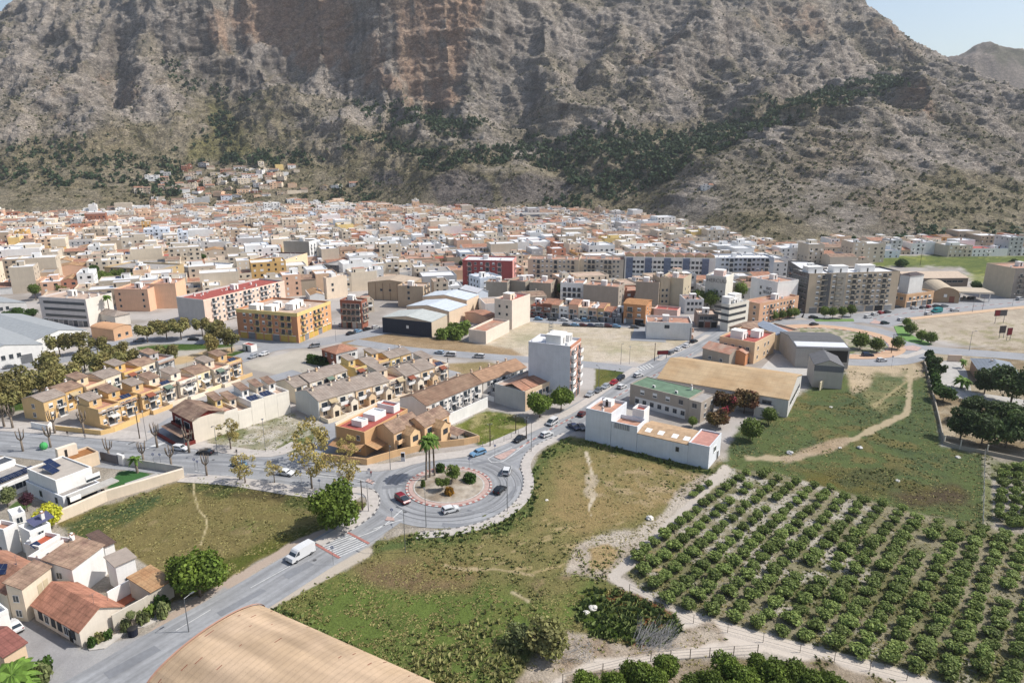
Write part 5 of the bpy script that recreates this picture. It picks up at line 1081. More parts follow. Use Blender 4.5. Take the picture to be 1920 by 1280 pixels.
apts('apartment_building', 'brick and cream three-storey block below the white lettered building', (1405,566), (1425,569), (1498,554), 10.2, W(214,176,146), 3, 2, 'w', 10, 'wwrwsw', wallB=W(214,170,138), seed=26, z1=1.5, fh=2.9, roofm=TERRAF, balw=W(214,176,146), bmin=9)
r, a, b = bld('apartment_building', 'white stepped building with dark lettering on its blank wall', 'apartments', (1409,519), (1459,529), (1497,524), 17, WH2, roofm=TERRAF); windows(r, a, b, 'A', 4, 3, 6, 3.1, 1, 1.3, '.k..'); clutter(r, a, b, 16.2, 27, 5)
def lettering(root, txt, size, loc, rz, col, name='lettering', sp=1):
    cu = bpy.data.curves.new('t', 'FONT'); cu.body = txt; cu.size = size; cu.extrude = .04; cu.align_x = 'CENTER'; cu.space_character = sp
    o = bpy.data.objects.new('t', cu); COL.objects.link(o); dg = bpy.context.evaluated_depsgraph_get(); me = bpy.data.meshes.new_from_object(o.evaluated_get(dg)); bpy.data.objects.remove(o)
    me.materials.clear(); me.materials.append(col); q = link(name, me, root, loc); q.rotation_euler = (math.pi/2, 0, rz); return q
lettering(r, 'RIO\nSEGURA', 2.0, (-.08, b*.3, 12.2), -math.pi/2, DARK)
r, a, b = bld('tower_building', 'tall grey tower block with faded lettering near its top', 'tower block', (1320,517), (1362,519), (1376,512), 17.5, W(206,202,194), roofm=ROOFW, wall2=W(244,238,222)); stairbox(r, a*.5, b*.5, 5, 5, 16.7, 3, PINKW, TERRAF)
windows(r, a, b, 'A', 4, 5, 1.5, 2.6, .8, .9, 'k.kk', skip={(0,4),(1,4),(2,4),(3,4)}); lettering(r, 'HERCULI', 2.6, (-.08, b*.45, 14.2), -math.pi/2, M(S(120,118,116)))
apts('apartment_building', 'white apartment block with curved horizontal bands and rooftop boxes', (1349,569), (1368,571), (1405,563), 12.5, W(236,230,216), 1, 1, '.', 1, '.', seed=28, roofm=ROOFW, n=5)
o = [q for q in bpy.data.objects if q.get('label', '').startswith('white apartment block with curved')][0]
for k in range(3):
    mb = MB(); mb.box(-.06, -.06, 3.9+k*3, 13, .1, 5.1+k*3, GLASS); mb.box(-.06, .1, 3.9+k*3, .1, 8, 5.1+k*3, GLASS); mb.build('window_band', o)
stairbox(o, 3, 3, 4, 4, 11.7, 3.5); stairbox(o, 9, 4, 5, 4, 11.7, 4)
for lab, L_, N_, R_, h_, c_ in (('blind beige block with orange roof, left one of the tall pair', (1238,521),(1239,521.5),(1257,521),15,W(192,176,152)), ('blind beige block with orange roof, right one of the tall pair', (1268,521),(1282,522),(1297,513),15,W(204,190,164)),
    ('grey-brown blank-walled block with white roof boxes left of the tall beige pair', (1094,533),(1160,538),(1170,530),11.5,W(172,160,146)), ('low tan block with dark solar roof beside the tall beige pair', (1212,528),(1236,530),(1240,525),13,W(170,156,140)),
    ('grey concrete-sided block, first of three behind the row of small houses', (936,528),(951,529),(957,524),10,W(170,160,146)), ('grey concrete-sided block, middle of three behind the row of small houses', (957,525),(985,528),(1012,520),10,W(166,156,142)),
    ('grey concrete-sided block with orange roof, last of three behind the row of small houses', (1011,528),(1033,531),(1045,521),10,W(172,160,144))):
    r, a, b = bld('apartment_building', lab, 'apartments', L_, N_, R_, h_, c_, roofm=TERRAF, wall2=c_, bmin=12); clutter(r, a, b, h_-.8, int(N_[0]), 5); windows(r, a, b, 'B', 2, 3, 2, 3, .9, 1.2, 'k')
apts('apartment_building', 'white balconied block left of the blank grey-brown wall', (1050,528), (1051,529), (1094,531), 11.5, WH2, 3, 0, 'w', 4, 'r', seed=31, z1=1.5, roofm=TERRAF, bmin=12, balw=WHITE)
apts('apartment_building', 'bluish white stepped block above the pale sheds', (865,520), (900,521), (940,517), 10.5, BLUEW, 2, 3, 'k', 3, 'w.', seed=32, roofm=ROOFW, bmin=14)
r, a, b = bld('warehouse', 'small white gabled shed below the bluish white stepped block', 'warehouse', (863,541), (895,549), (912,545), 6, BLUEW, roof='gy', rise=1.6, roofm=ROOFW)
# row of small houses along the parked street
RH = [(995,10,5.5,'red',BRKD,REDF),(1006,9,6.2,'brown brick',BRKD,TERRAF),(1018,9,6,'dark brown',W(132,92,76),TERRA),(1034,8,6.4,'tan',TAN,TERRA),(1048,12,5.8,'white walled grey-fronted',WH2,ROOFP),(1066,9,6.6,'pink-tan',SALM,TERRA),(1084,10,6.4,'cream',CREAM2,TERRAF),(1102,9,6.2,'peach',W(220,180,150),ROOFW),(1120,9,5.8,'ochre',W(206,176,130),TERRA),(1132,8,5.2,'maroon tiled',BRKD,TERRA),(1146,10,4.6,'dark shopfront',W(110,106,110),ROOFG)]
xs = [q[0] for q in RH]+[1166]
for i, (x, d, h_, nm, wl, rf) in enumerate(RH):
    y0, y1 = 592+(x-995)*.085, 592+(xs[i+1]-995)*.085; p0, p1 = G(x, y0), G(xs[i+1]-.6, y1); ex = p1-p0; rz = math.atan2(ex.y, ex.x); a = ex.length; b = d+4
    r = tag(empty('row_house', p0, rz), nm+' row house facing the line of parked cars', 'house', 'row houses facing the sandy lot'); foot(p0, rz, a, b)
    fl = rf in (ROOFG, ROOFW, ROOFP, REDF, TERRAF); shell(r, a, b, h_+(i % 3)*.35, wl, roofm=rf, roof='flat' if fl else 'gx', rise=1.2, over=.1)
    windows(r, a, b, 'B', 2, 1, 3.6, 3, 1.1, 1.2, 'rw' if i % 2 else 'ws', wall=TRIM); door(r, a, b, 'B', .3); door(r, a, b, 'B', .7, 2.2, 2.4, METAL, 'garage_door')
    if fl: clutter(r, a, b, h_-.8+(i % 3)*.35, i+60, 3, i % 2 == 0)
p0, p1 = G(1168,607), G(1209,611); ex = p1-p0; rz = math.atan2(ex.y, ex.x); a = ex.length; b = 13; r = tag(empty('apartment_building', p0, rz), 'three-storey orange brick house with tan tiled roof at the end of the parked cars', 'house'); foot(p0, rz, a, b)
shell(r, a, b, 9.8, W(196,142,100), roof='gx', rise=1.0, roofm=M(S(198,146,100), var=.25, kind='tile')); windows(r, a, b, 'B', 2, 2, 4, 3, 1.6, 1.4, 'rs', wall=W(196,142,100)); shopfront(r, a, b, 'B', 2, cols=[METAL, DARK]); windows(r, a, b, 'C', 2, 2, 4, 3, 1, 1.2, 'w')
r, a, b = apts('town_house', 'two-storey shop with grey terrace left of the white banded block', (1308,588), (1309,589), (1347,590), 6.2, W(150,136,126), 1, 0, 'w', 4, 'k', seed=41, z1=3.8, w=1.6, ground=('B', 3, [DARK, BRKD]), roofm=ROOFP, bmin=12, cat='shop')
r, a, b = apts('town_house', 'low white house with terracotta terrace left of the tall grey tower', (1284,560), (1285,561), (1320,561), 7.5, WH2, 2, 0, 'w', 4, 'k', seed=42, z1=1.6, roofm=TERRAF, bmin=12)
for lab, L_, N_, R_, h_, c_, rf in (('low pink-roofed shop behind the white block by the lot', (1226,578),(1270,582),(1292,577),6,PINKW,REDF), ('low tan store with pale roof right of the orange brick house', (1213,577),(1250,580),(1262,575),5.4,TAN,ROOFP), ('small dark-windowed grey house left of the tall cream block', (898,560),(921,566),(930,562),5.5,W(166,150,132),TILEB),
    ('low orange tiled sheds below the tall cream block', (872,586),(912,594),(924,588),4.2,SALM,TERRA)):
    r, a, b = bld('small_house', lab, 'house', L_, N_, R_, h_, c_, roofm=rf, roof='flat' if rf in (REDF, ROOFP) else 'gx', rise=1); windows(r, a, b, 'B', 2, 1)
# right side
r, a, b = apts('town_house', 'peach house with balcony band and dark hipped attic beside the vaulted hall', (1679,543), (1700,552), (1752,545), 7.2, W(222,180,140), 1, 3, 'w', 6, 'ks', seed=44, z1=4, w=1.7, ground=('B', 5, SHOPC), cat='house', bx=False, n=3)
shell(r, a*.5, b*.5, 9.4, WH2, roof='hip', rise=1.3, roofm=M(S(88,78,80), var=.15), x0=a*.25, y0=b*.3, z0=6.45, bname='attic', rname='attic_roof')
p0, p1 = G(1748,566), G(1790,568); ex = p1-p0; rz = math.atan2(ex.y, ex.x)-.05; a = ex.length*1.15; b = 26; r = tag(empty('vaulted_hall', p0, rz), 'curved tan brick hall with pale vaulted roof beside the far avenue', 'hall'); foot(p0, rz, a, b)
shell(r, a, b, 3.2, W(176,152,124), roof='barrel', rise=5.2, over=.2, roofm=M(S(214,196,170), kind='sheet')); mb = MB(); mb.box(a*.62, -.05, 0, a*.82, .05, 3.6, BRKD); mb.build('door', r); mb = MB(); mb.box(a*.4, -.05, 3, a*.52, .05, 4.6, WHITE); mb.build('window', r)
p0 = G(1796,565); r = tag(empty('petrol_station', p0, rz+.1), 'open petrol canopy with cream edge right of the vaulted hall', 'canopy'); mb = MB(); mb.box(0, 0, 4.6, 17, 14, 5.5, CREAM, M(S(214,198,176), kind='sheet')); mb.build('canopy_roof', r)
for x, y in ((1,1),(15.5,1),(1,12.5),(15.5,12.5)): mb = MB(); mb.tube((x,y,0),(x,y,4.6),.25,.25,WHITE,8); mb.build('column', r)
for x in (5, 10): mb = MB(); mb.box(x, 6, 0, x+1, 7.5, 1.8, METAL); mb.box(x+.1, 5.95, .9, x+.9, 6, 1.5, DARK); mb.build('fuel_pump', r)
foot(p0, rz, 18, 15)
r, a, b = bld('factory', 'long low factory with pale pink sheet roof below the green field', 'factory', (1702,521), (1703,522), (1816,521), 5.2, W(140,128,118), roof='gx', rise=2.2, roofm=M(S(220,198,176), kind='sheet'), bmin=22); windows(r, a, b, 'B', 9, 1, 2.6, 3, 3, 1, 'k')
apts('apartment_building', 'cream apartment block with pink attic at the far right edge', (1881,492), (1905,503), (1990,500), 17, W(206,192,168), 4, 0, 'w', 6, 'r', wallB=W(150,142,134), seed=45, z1=3.5, roofm=TERRAF)
# estate: terraced rows running away to the upper right
def row(label, pA, pB, n, depth, h, walls, roofm, style, group, names, blindA=None, z=0, frontnorm=True, gh=True, seed=0, bgap=0):
    A_, B_ = G(*pA), G(*pB); ex = B_-A_; ex.z = 0; Lt = ex.length; ex.normalize(); rz = math.atan2(ex.y, ex.x); wd = Lt/n; q = random.Random(seed); ey = Vector((-ex.y, ex.x, 0))
    for i in range(n):
        wl = walls[i % len(walls)]; rf = roofm[i % len(roofm)]; st = style[i % len(style)]; off = q.uniform(-.5, .5) if bgap == 0 else (i % 2)*bgap
        o = A_+ex*(wd*i)+ey*off; r = tag(empty('terraced_house', (o.x, o.y, z), rz), names[i] if i < len(names) else label, 'house', group); a, b = wd-.04, depth; foot(o, rz, a, b, .6)
        hh = h+q.uniform(-.15, .25)
        if st == 'g':     # gabled with front porch gablet
            shell(r, a, b, hh, wl, roof='gx', rise=depth*.16, over=.25, roofm=rf); windows(r, a, b, 'B', 2, 1, 1.0, 2.8, 1.3, 1.3, 'ws', rnd=q); windows(r, a, b, 'B', 2, 1, 3.8, 2.8, 1.3, 1.3, 'bs', wall=TRIM); windows(r, a, b, 'D', 2, 2, 1.0, 2.8, 1, 1.2)
            mb = MB(); g = wl; x0 = a*.52; mb.box(x0, -2.2, 0, x0+2.6, .05, 3.6, g, rf); mb.face([(x0,-2.2,3.6),(x0+2.6,-2.2,3.6),(x0+1.3,-2.2,4.6)], g); mb.face([(x0-.2,-2.4,3.5),(x0+1.3,-2.4,4.7),(x0+1.3,.05,4.7),(x0-.2,.05,3.5)], rf); mb.face([(x0+1.3,-2.4,4.7),(x0+2.8,-2.4,3.5),(x0+2.8,.05,3.5),(x0+1.3,.05,4.7)], rf); mb.box(x0+.6,-2.26,.1,x0+2,-2.19,2.2,DARK); mb.build('porch', r)
            chimney(r, a*.2, b*.42, hh+depth*.16-.3, 1.1, wl)
        elif st == 't':   # terrace with set-back attic
            shell(r, a, b, hh, wl, roofm=TERRAF, par=.9); shell(r, a*.55, b*.5, 2.7, wl, roof='mono', rise=.9, over=.3, roofm=rf, x0=a*.05, y0=b*.45, z0=hh-.88, bname='attic', rname='attic_roof')
            windows(r, a, b, 'B', 3, 2, 1.0, 2.9, 1.1, 1.3, 'wrw', wall=TRIM, rnd=q); mb = MB(); mb.face([(-.2,-.7,hh-1.25),(a+.2,-.7,hh-1.25),(a+.2,.03,hh-.85),(-.2,.03,hh-.85)], rf); mb.build('eaves', r)
            if i % 2: solar(r, a*.6, b*.1, hh-.8, 3.2, 2, 0)
            part(r, ('aw',), 'window', win_fn(.9, 1.2, TRIM, GLASS), (a*.3, b*.45, hh+.3), 0)
        elif st == 'm':   # simple mono/gable with rear dormer
            shell(r, a, b, hh, wl, roof='gx', rise=depth*.15, over=.2, roofm=rf); windows(r, a, b, 'B', 2, 2, 1, 2.8, 1.2, 1.3, 'sr', wall=TRIM, rnd=q); windows(r, a, b, 'A', 1, 2, 1, 2.8); chimney(r, a*.8, b*.6, hh+depth*.1, 1.0, WHITE)
        if q.random() < .55:
            aw = q.choice([M(S(196,176,140)), M(S(150,90,70)), M(S(226,222,214)), M(S(120,136,120))]); x_ = a*q.uniform(.1, .5); mb = MB(); mb.face([(0,-1.7,0),(2.6,-1.7,0),(2.6,-.02,.7),(0,-.02,.7)], aw); mb.face([(0,-1.7,-.25),(2.6,-1.7,-.25),(2.6,-1.7,0),(0,-1.7,0)], aw); mb.build('awning', r, (x_, 0, q.choice([2.6, 5.0])))
        if q.random() < .5: ac(r, a*q.uniform(.2, .8), -.25, 3.3)
        if q.random() < .4: dish(r, a*.9, b*.8, hh)
        if q.random() < .5: antenna(r, a*.3, b*.6, hh+.5)
        mb = MB(); mb.tube((a-.15,-.06,0), (a-.15,-.06,hh), .05, .05, METAL, 5); mb.build('drainpipe', r)
        # low front yard wall
        if gh:
            mb = MB(); mb.box(0, -4.5, 0, a, -4.3, 1.3, wl); mb.box(0, -4.3, 0, .15, -.0, 1.3, wl); mb.box(.15,-4.28,.02,a,-.02,.06,ROOFP); mb.build('yard_wall', r)
        if i == 0 and blindA:
            mb = MB(); mb.box(-.35, -.2, 0, -.02, b+.3, hh, blindA); mb.face([(-.35,-.2,hh),(-.35,b+.3,hh),(-.35,b/2,hh+depth*.17)], blindA); mb.face([(-.02,-.2,hh),(-.02,b/2,hh+depth*.17),(-.02,b+.3,hh)], blindA); mb.build('gable_wall', r)
    return rz
YW = [OCHRE, W(224,186,126), YELL, OCHRE]; CW = [W(240,224,196), W(244,232,212), W(236,206,168), CREAM2]
nth = ['nearest', 'second', 'third', 'fourth', 'fifth', 'sixth', 'seventh', 'eighth']
row('', (190,803), (462,702), 8, 9.5, 6.0, [OCHRE, W(226,188,128), OCHRE, CREAM2, W(244,232,212), W(240,220,180), CREAM2, OCHRE], [TILEG, TILEB], 'tttttmtt', 'ochre terraced houses by the avenue', [f'{k} terraced house with attic terrace in the ochre row, counting from the avenue' for k in nth], gh=True, seed=4, bgap=1.4)
row('', (88,790), (330,697), 7, 9.0, 6.2, [OCHRE, W(222,184,124), W(236,214,176), CREAM2, W(228,190,120), CREAM2, GREY], [TILEG, TILEB, TILEB, TILEG], 'mmtmtmt', 'ochre houses backing on the park', [f'{k} terraced house of the row backing on the park, counting from the avenue' for k in nth], gh=False, seed=8, bgap=1.2)
row('', (600,787), (842,710), 8, 12.5, 5.9, CW, [TILEG], 'ggggtggt', 'cream terraced houses with grey roofs', [f'{k} cream grey-roofed house of the middle row, counting from the grey blind gable' for k in nth], blindA=W(196,196,192), seed=12)
row('', (557,757), (655,724), 4, 10, 5.6, CW, [TILEG], 'gm', 'cream houses with grey-brown roofs', [f'{k} small cream house under a brown-grey roof in the back row' for k in nth], seed=15)
row('', (668,722), (772,690), 5, 9, 6.2, [YELL, OCHRE, W(236,200,140)], [TILEG], 'tmtmm', 'yellow houses at the far end of the back row', [f'{k} yellow house of the short run behind the solar-roofed house' for k in nth], seed=16)
# dark red house and the long blind wall row
pA, pB = G(366,831), G(545,774); ex = pB-pA; ex.z = 0; rz = math.atan2(ex.y, ex.x); LN = ex.length; ex.normalize()
r = tag(empty('red_house', pA, rz), 'dark red two-storey house with brown tiled roof on the avenue corner', 'house', None); a, b = 9, 12.6; foot(pA, rz, a, b)
shell(r, a, b, 6.9, MAROON, roof='gy', rise=1.7, over=.5, roofm=TILEB); windows(r, a, b, 'A', 4, 1, 1.0, 3, 1.3, 1.3, 'w'); windows(r, a, b, 'A', 2, 1, 4.0, 3, 2.2, 1.4, 'b', wall=MAROON); 
mb = MB(); mb.box(-4.5, -.5, 0, -4.3, b+2, 1.2, MAROON); mb.box(-4.3, -.5, 0, 0, -.3, 1.2, MAROON); mb.build('yard_wall', r); mb = MB(); mb.box(-.02,-.05,0,a+.1,-.01,7.2,W(232,220,202)); mb.build('blind_wall', r)
mb = MB(); mb.face([(-3.6,0,2.9),(-.1,0,3.4),(-.1,b,3.4),(-3.6,b,2.9)], TILEB); mb.build('porch_roof', r)
nn = 5; wd = (LN-9)/nn
for i in range(nn):
    o = pA+ex*(9.1+wd*i); r = tag(empty('terraced_house', o, rz), f'{nth[i]} white house along the long blind cream wall behind the red house', 'house', 'houses along the blind cream wall'); a, b = wd-.06, 12.4-(i > 2)*1.5; foot(o, rz, a, b, .5)
    hh = [6.6, 5.6, 7.4, 7.6, 7.4][i]; shell(r, a, b, hh, [CREAM2, W(230,214,190), WHITE, WHITE, WHITE][i], roofm=[TERRAF, ROOFP, ROOFG, TERRAF, ROOFP][i], wall2=W(238,230,216), par=.9)
    shell(r, a*.5, b*.4, 2.7, [YELL, CREAM2, WHITE, CREAM2, WHITE][i], roof='mono', rise=.9, roofm=TILEB, x0=a*.2, y0=b*.5, z0=hh-.88, bname='attic', rname='attic_roof'); part(r, ('aw',), 'window', win_fn(.9, 1.2, TRIM, GLASS), (a*.45, b*.5, hh+.2), 0)
    if i in (2, 3): solar(r, a*.5, 2, hh-.8, 3.2, 2); 
    chimney(r, a*.85, b*.7, hh-.3, 1.2); windows(r, a, b, 'D', 2, 2, 1, 2.8, 1.1, 1.3, 'wr', wall=TRIM)
# brown roofed long rows
for lab, pL, pN, pR, h_, rf in (('long white terrace block with brown tiled roof, the nearer of two end to end', (769,738),(799,760),(904,717),5.6,M(S(150,120,100),var=.3,kind='tile',scale=.5,col2=S(162,134,112))), ('long white terrace block with paler orange-brown tiled roof reaching the tall apartment block', (878,700),(906,716),(986,688),5.6,M(S(182,146,118),var=.3,kind='tile',scale=.5))):
    r, a, b = bld('terrace_block', lab, 'terraced houses', pL, pN, pR, h_, W(238,230,220), roof='gx', rise=2.0, over=.3, roofm=rf); windows(r, a, b, 'B', 12, 2, .9, 2.8, 1.1, 1.4, 'wsr', wall=TRIM, rnd=random.Random(3))
    for k in range(5): chimney(r, a*(.1+.2*k), b*.75, h_+.9, 1.0, CREAM2)
    mb = MB(); 
    for k in range(7): mb.box(a*k/6-.08, -5, 0, a*k/6+.08, -.02, 1.6, WHITE)
    mb.build('yard_walls', r)
r, a, b = bld('terrace_block', 'low block with grey side wall and orange zigzag roofs by the tall apartment block', 'terraced houses', (918,722), (985,734), (1046,708), 6.6, W(200,198,194), roofm=ROOFP, wall2=W(232,204,172), par=.6)
for k in range(4):
    mb = MB(); w_ = a/4; mb.box(0, 0, 0, w_-.5, b*.62, .5, CREAM2); mb.face([(-.1,-.3,.5),(w_-.4,-.3,.5),(w_-.4,b*.35,2.0),(-.1,b*.35,2.0)], TERRA); mb.face([(-.1,b*.66,.5),(-.1,b*.35,2.0),(w_-.4,b*.35,2.0),(w_-.4,b*.66,.5)], TERRA); mb.face([(w_-.45,-.3,.5),(w_-.45,b*.66,.5),(w_-.45,b*.35,1.98)], WHITE); mb.build('roof', r, (w_*k+.1, 1, 6.0))
windows(r, a, b, 'B', 8, 2, 1, 2.8, 1, 1.2, 'wr', wall=TRIM)
# tan corner house with red terrace
r, a, b = bld('corner_house', 'tan corner house with long red roof terrace and white stair rooms facing the roundabout', 'house', (633,796), (683,810), (764,766), 6.9, W(214,172,126), roofm=REDF, par=.5)
windows(r, a, b, 'A', 3, 2, 1.2, 3, 1, 1.3, '..w'); shell(r, a*.14, b*.36, 1.7, WHITE, roofm=ROOFW, x0=a*.16, y0=b*.35, z0=6.42, par=.3, bname='stair_room'); shell(r, a*.26, b*.42, 1.8, WHITE, roofm=ROOFW, x0=a*.42, y0=b*.3, z0=6.42, par=.5, bname='washing_terrace'); shell(r, a*.15, b*.6, 2.2, WHITE, roofm=REDF, x0=a*.8, y0=b*.2, z0=6.42, par=.5, bname='roof_room')
mb = MB(); mb.face([(-3.5,0,2.6),(-.05,0,3.5),(-.05,b,3.5),(-3.5,b,2.6)], TILET); mb.face([(0,-4,2.6),(7,-4,2.6),(7,-.05,3.5),(0,-.05,3.5)], TILET); mb.build('porch_roof', r)
mb = MB(); mb.box(0, b-.0, 0, a, b+.35, 7.6, W(240,222,200)); mb.build('parapet_wall', r, (0, .02, 0))
for lab, L_, N_, R_, h_ in (('first orange-tan house with brown roof and balconies right of the tan corner house', (712,797),(738,812),(788,789),6.2), ('second orange-tan house with brown roof, behind the three palms', (770,786),(796,800),(842,776),6.2)):
    r, a, b = bld('town_house', lab, 'house', L_, N_, R_, h_, W(226,188,146), roof='gx', rise=1.9, over=.3, roofm=TILEB, group='orange-tan houses facing the roundabout'); windows(r, a, b, 'B', 4, 2, 1.0, 2.9, 1.2, 1.4, 'brwb', wall=W(226,188,146)); chimney(r, a*.6, b*.6, h_+1, 1.2, CREAM2); windows(r, a, b, 'C', 2, 2)
    mb = MB(); x0 = a*.3; mb.box(x0, -3, 0, x0+4, .02, 5.2, W(230,194,150)); mb.face([(x0,-3,5.2),(x0+4,-3,5.2),(x0+2,-3,6.6)], W(230,194,150)); mb.face([(x0-.3,-3.2,5.1),(x0+2,-3.2,6.75),(x0+2,1,6.75),(x0-.3,1,5.1)], TILET); mb.face([(x0+2,-3.2,6.75),(x0+4.3,-3.2,5.1),(x0+4.3,1,5.1),(x0+2,1,6.75)], TILET); mb.box(x0+1,-3.1,3,x0+3,-2.98,4.5,GLASS); mb.build('front_gable', r)
    mb = MB(); mb.face([(a*.6,-6,2.3),(a*.98,-6,2.3),(a*.98,-.05,3.1),(a*.6,-.05,3.1)], TILEB); mb.box(a*.62,-5.9,0,a*.64,-5.7,2.3,DARK); mb.box(a*.95,-5.9,0,a*.97,-5.7,2.3,DARK); mb.build('carport', r)
r, a, b = bld('villa', 'brick and white villa with hipped terracotta roof beside the gravel lot', 'house', (603,654), (630,663), (672,654), 6.2, BRKD, roof='hip', rise=1.8, over=.5, roofm=TERRA, wall2=WH2); windows(r, a, b, 'B', 4, 1, 3.8, 3, 1.4, 1.2, 'kw'); windows(r, a, b, 'A', 2, 2)
# walls
def wall(name, label, pts, h, t, mat, cat='wall', cap=None, group=None, z=0, closed=False):
    P_ = [G(x, y, z) for x, y in pts]; root = tag(empty(name, P_[0]), label, cat, group); o0 = P_[0]; mb = MB()
    for i in range(len(P_)-1):
        d = P_[i+1]-P_[i]; L_ = d.length; n = Vector((-d.y, d.x, 0)).normalized()*t/2; A_, B_ = P_[i]-o0, P_[i+1]-o0
        mb.prism([(A_.x-n.x, A_.y-n.y), (B_.x-n.x, B_.y-n.y), (B_.x+n.x, B_.y+n.y), (A_.x+n.x, A_.y+n.y)], -.2+i*.004, h+i*.004, mat, cap or mat)
    mb.build('wall_body', root); return root
wall('garden_wall', 'tall white boundary wall along the green plot below the brown terrace roofs', [(836,800),(914,764)], 3.6, .3, WHITE)
wall('garden_wall', 'tan garden wall wrapping the corner house by the roundabout', [(603,862),(688,872),(700,868),(745,855),(800,842),(870,834),(899,828)], 1.9, .3, W(218,180,136))
wall('garden_wall', 'low tan parapet around the sunken terrace beside the green plot', [(846,806),(880,818),(899,826)], 1.5, .3, TAN)
wall('boundary_wall', 'long cream boundary wall between the white villa and the dry field', [(97,984),(200,938),(345,895)], 2.5, .9, W(222,206,184), cap=W(226,210,190))
wall('boundary_wall', 'grey rendered wall between the lawn and the avenue', [(345,889),(300,882),(236,872)], 2.2, .25, W(190,186,178))
wall('gate_wall', 'white gate pillar wall behind the villa lawn', [(234,872),(222,868)], 2.8, .6, WHITE)
wall('boundary_wall', 'dark-topped wall beside the villa drive', [(222,870),(190,862)], 2.4, .3, W(110,108,112))
wall('garden_wall', 'white wall beside the ochre end house on the avenue', [(60,802),(92,808),(98,800)], 1.9, .25, WHITE)
wall('garden_wall', 'ochre and cream yard wall along the avenue pavement', [(100,806),(190,816),(215,810),(262,790)], 1.5, .25, W(226,190,130))
wall('boundary_wall', 'low concrete boundary wall beside the tan warehouse gable', [(1536,732),(1553,718)], 3.0, .3, W(220,206,176))
wall('retaining_wall', 'cream retaining wall above the park behind the ochre houses', [(98,752),(198,712)], 2.6, .3, W(224,206,180))
# modern villa on the left
r, a, b = bld('modern_villa', 'white cubic two-storey villa with flat roof and roof solar panels beside the lawn', 'house', (48,901), (117,931), (186,903), 3.4, W(240,240,242), roofm=ROOFG, par=.3)
shell(r, a*.97, b*.78, 3.5, WHITE, roofm=M(S(200,190,178)), x0=a*.05, y0=b*.17, z0=3.12, par=.35, bname='upper_floor')
mb = MB(); mb.box(a*.1, -3.0, 3.0, a*1.35, -.0, 3.3, M(S(206,200,192)), M(S(200,196,188))); mb.box(0, -3.2, 2.9, a*.28, -3.0, 3.9, WHITE); mb.build('terrace_slab', r)
windows(r, a, b, 'A', 4, 1, 1.0, 3, .9, 1.4, '.k.k', wall=WHITE); windows(r, a, b, 'B', 1, 1, 4.4, 3, 3.2, 1.5, 's', u0=.72, u1=.98); mb = MB(); mb.box(a*.1, -.04, 0, a*.9, .03, 2.8, GLASS); mb.build('glass_wall', r)
o_ = solar(r, a*.35, b*.45, 6.3, 2.0, 3.4, R(15), R(25)); solar(r, a*.55, b*.62, 6.3, 2.0, 3.4, R(15), R(25))
r, a, b = bld('modern_villa', 'long white single-storey villa with rows of solar panels at the left edge', 'house', (-80,893), (-10,915), (62,878), 3.6, WHITE, roofm=ROOFG, par=.4)
for k in range(5): solar(r, a*(.2+.17*k), b*.12, 3.3, 3.2, 2.0, 0, R(15))
windows(r, a, b, 'B', 5, 1, 1.3, 3, 1.4, 1.3, 'k'); shell(r, a*.9, b*.3, 1.6, WHITE, roofm=M(S(92,96,104)), x0=a*.1, y0=b*.62, z0=3.22, par=.3, bname='raised_roof')
r, a, b = bld('garden_house', 'tan walled terrace building with brown timber deck behind the cubic villa', 'house', (100,857), (124,866), (184,846), 3.6, W(222,200,172), roofm=M(S(172,120,74), var=.2), par=.5); door(r, a, b, 'A', .5)
mb = MB(); mb.box(0, b*.7, 0, a*.6, b*.95, 2.8, W(230,216,196)); mb.box(a*.2, b*.7-.05, .1, a*.28, b*.7, 2.1, DARK); mb.build('roof_room', r, (0, 0, 3.15))
wall('raised_bed', 'long low white raised bed beside the boundary wall', [(238,912),(298,892)], .45, 2.6, WHITE, cat='planter', cap=M(S(196,192,186)))
r = tag(empty('garden_sofa', G(178,927)), 'dark outdoor sofa set on the villa patio', 'sofa'); mb = MB(); mb.box(-2,-.5,0,2,.4,.4,DARK); mb.build('seat', r, rz=R(25)); mb = MB(); mb.box(-2,.4,0,2,.6,.85,DARK); mb.build('backrest', r, rz=R(25))
# old quarter, bottom left
def oldh(lab, L_, N_, R_, h_, wl, rf, roof='flat', rise=1.2, win='B', seed=0, name='village_house', **k):
    r, a, b = bld(name, lab, 'house', L_, N_, R_, h_, wl, roofm=rf, roof=roof, rise=rise, over=.3, **k)
    for f_ in win: windows(r, a, b, f_, max(1, int((a if f_ in 'BD' else b)/3.5)), max(1, int(h_/3)), 1.0, 2.9, 1, 1.2, 'wsd', rnd=random.Random(seed))
    return r, a, b
oldh('white box house with tan roof terrace at the left edge of the village quarter', (-22,986), (6,992), (34,980), 6.4, WHITE, TERRAF, win='A')
r, a, b = oldh('low white house with bright terracotta roof terrace', (56,1012), (72,1024), (112,1001), 5.0, WHITE, M(S(196,104,76), var=.15), win=''); solar(r, a*.1, b*.2, 4.3, 1.6, 1.4); dish(r, a*.05, b*.6, 5); tank(r, a*.15, b*.8, 4.2)
r, a, b = oldh('white house with narrow tan patio between the terracotta terrace and the brown tiled roof', (66,1034), (86,1048), (146,1010), 5.3, WHITE, TERRAF, win=''); ac(r, 2, 2, 4.5); mb = MB(); mb.box(a*.0,b*.45,0,a*.8,b*.5,1.3,WHITE); mb.build('patio_wall', r, (0,0,4.5))
r, a, b = oldh('white gabled house with dark brown tiled roof at the edge of the dry field', (98,1050), (134,1066), (193,1022), 6.2, WHITE, TILEB, 'mono', 1.3, 'A'); dish(r, a*.75, b*.9, 7.6); chimney(r, a*.85, b*.95, 7.5, 1.2); antenna(r, a*.6, b*.8, 7.4)
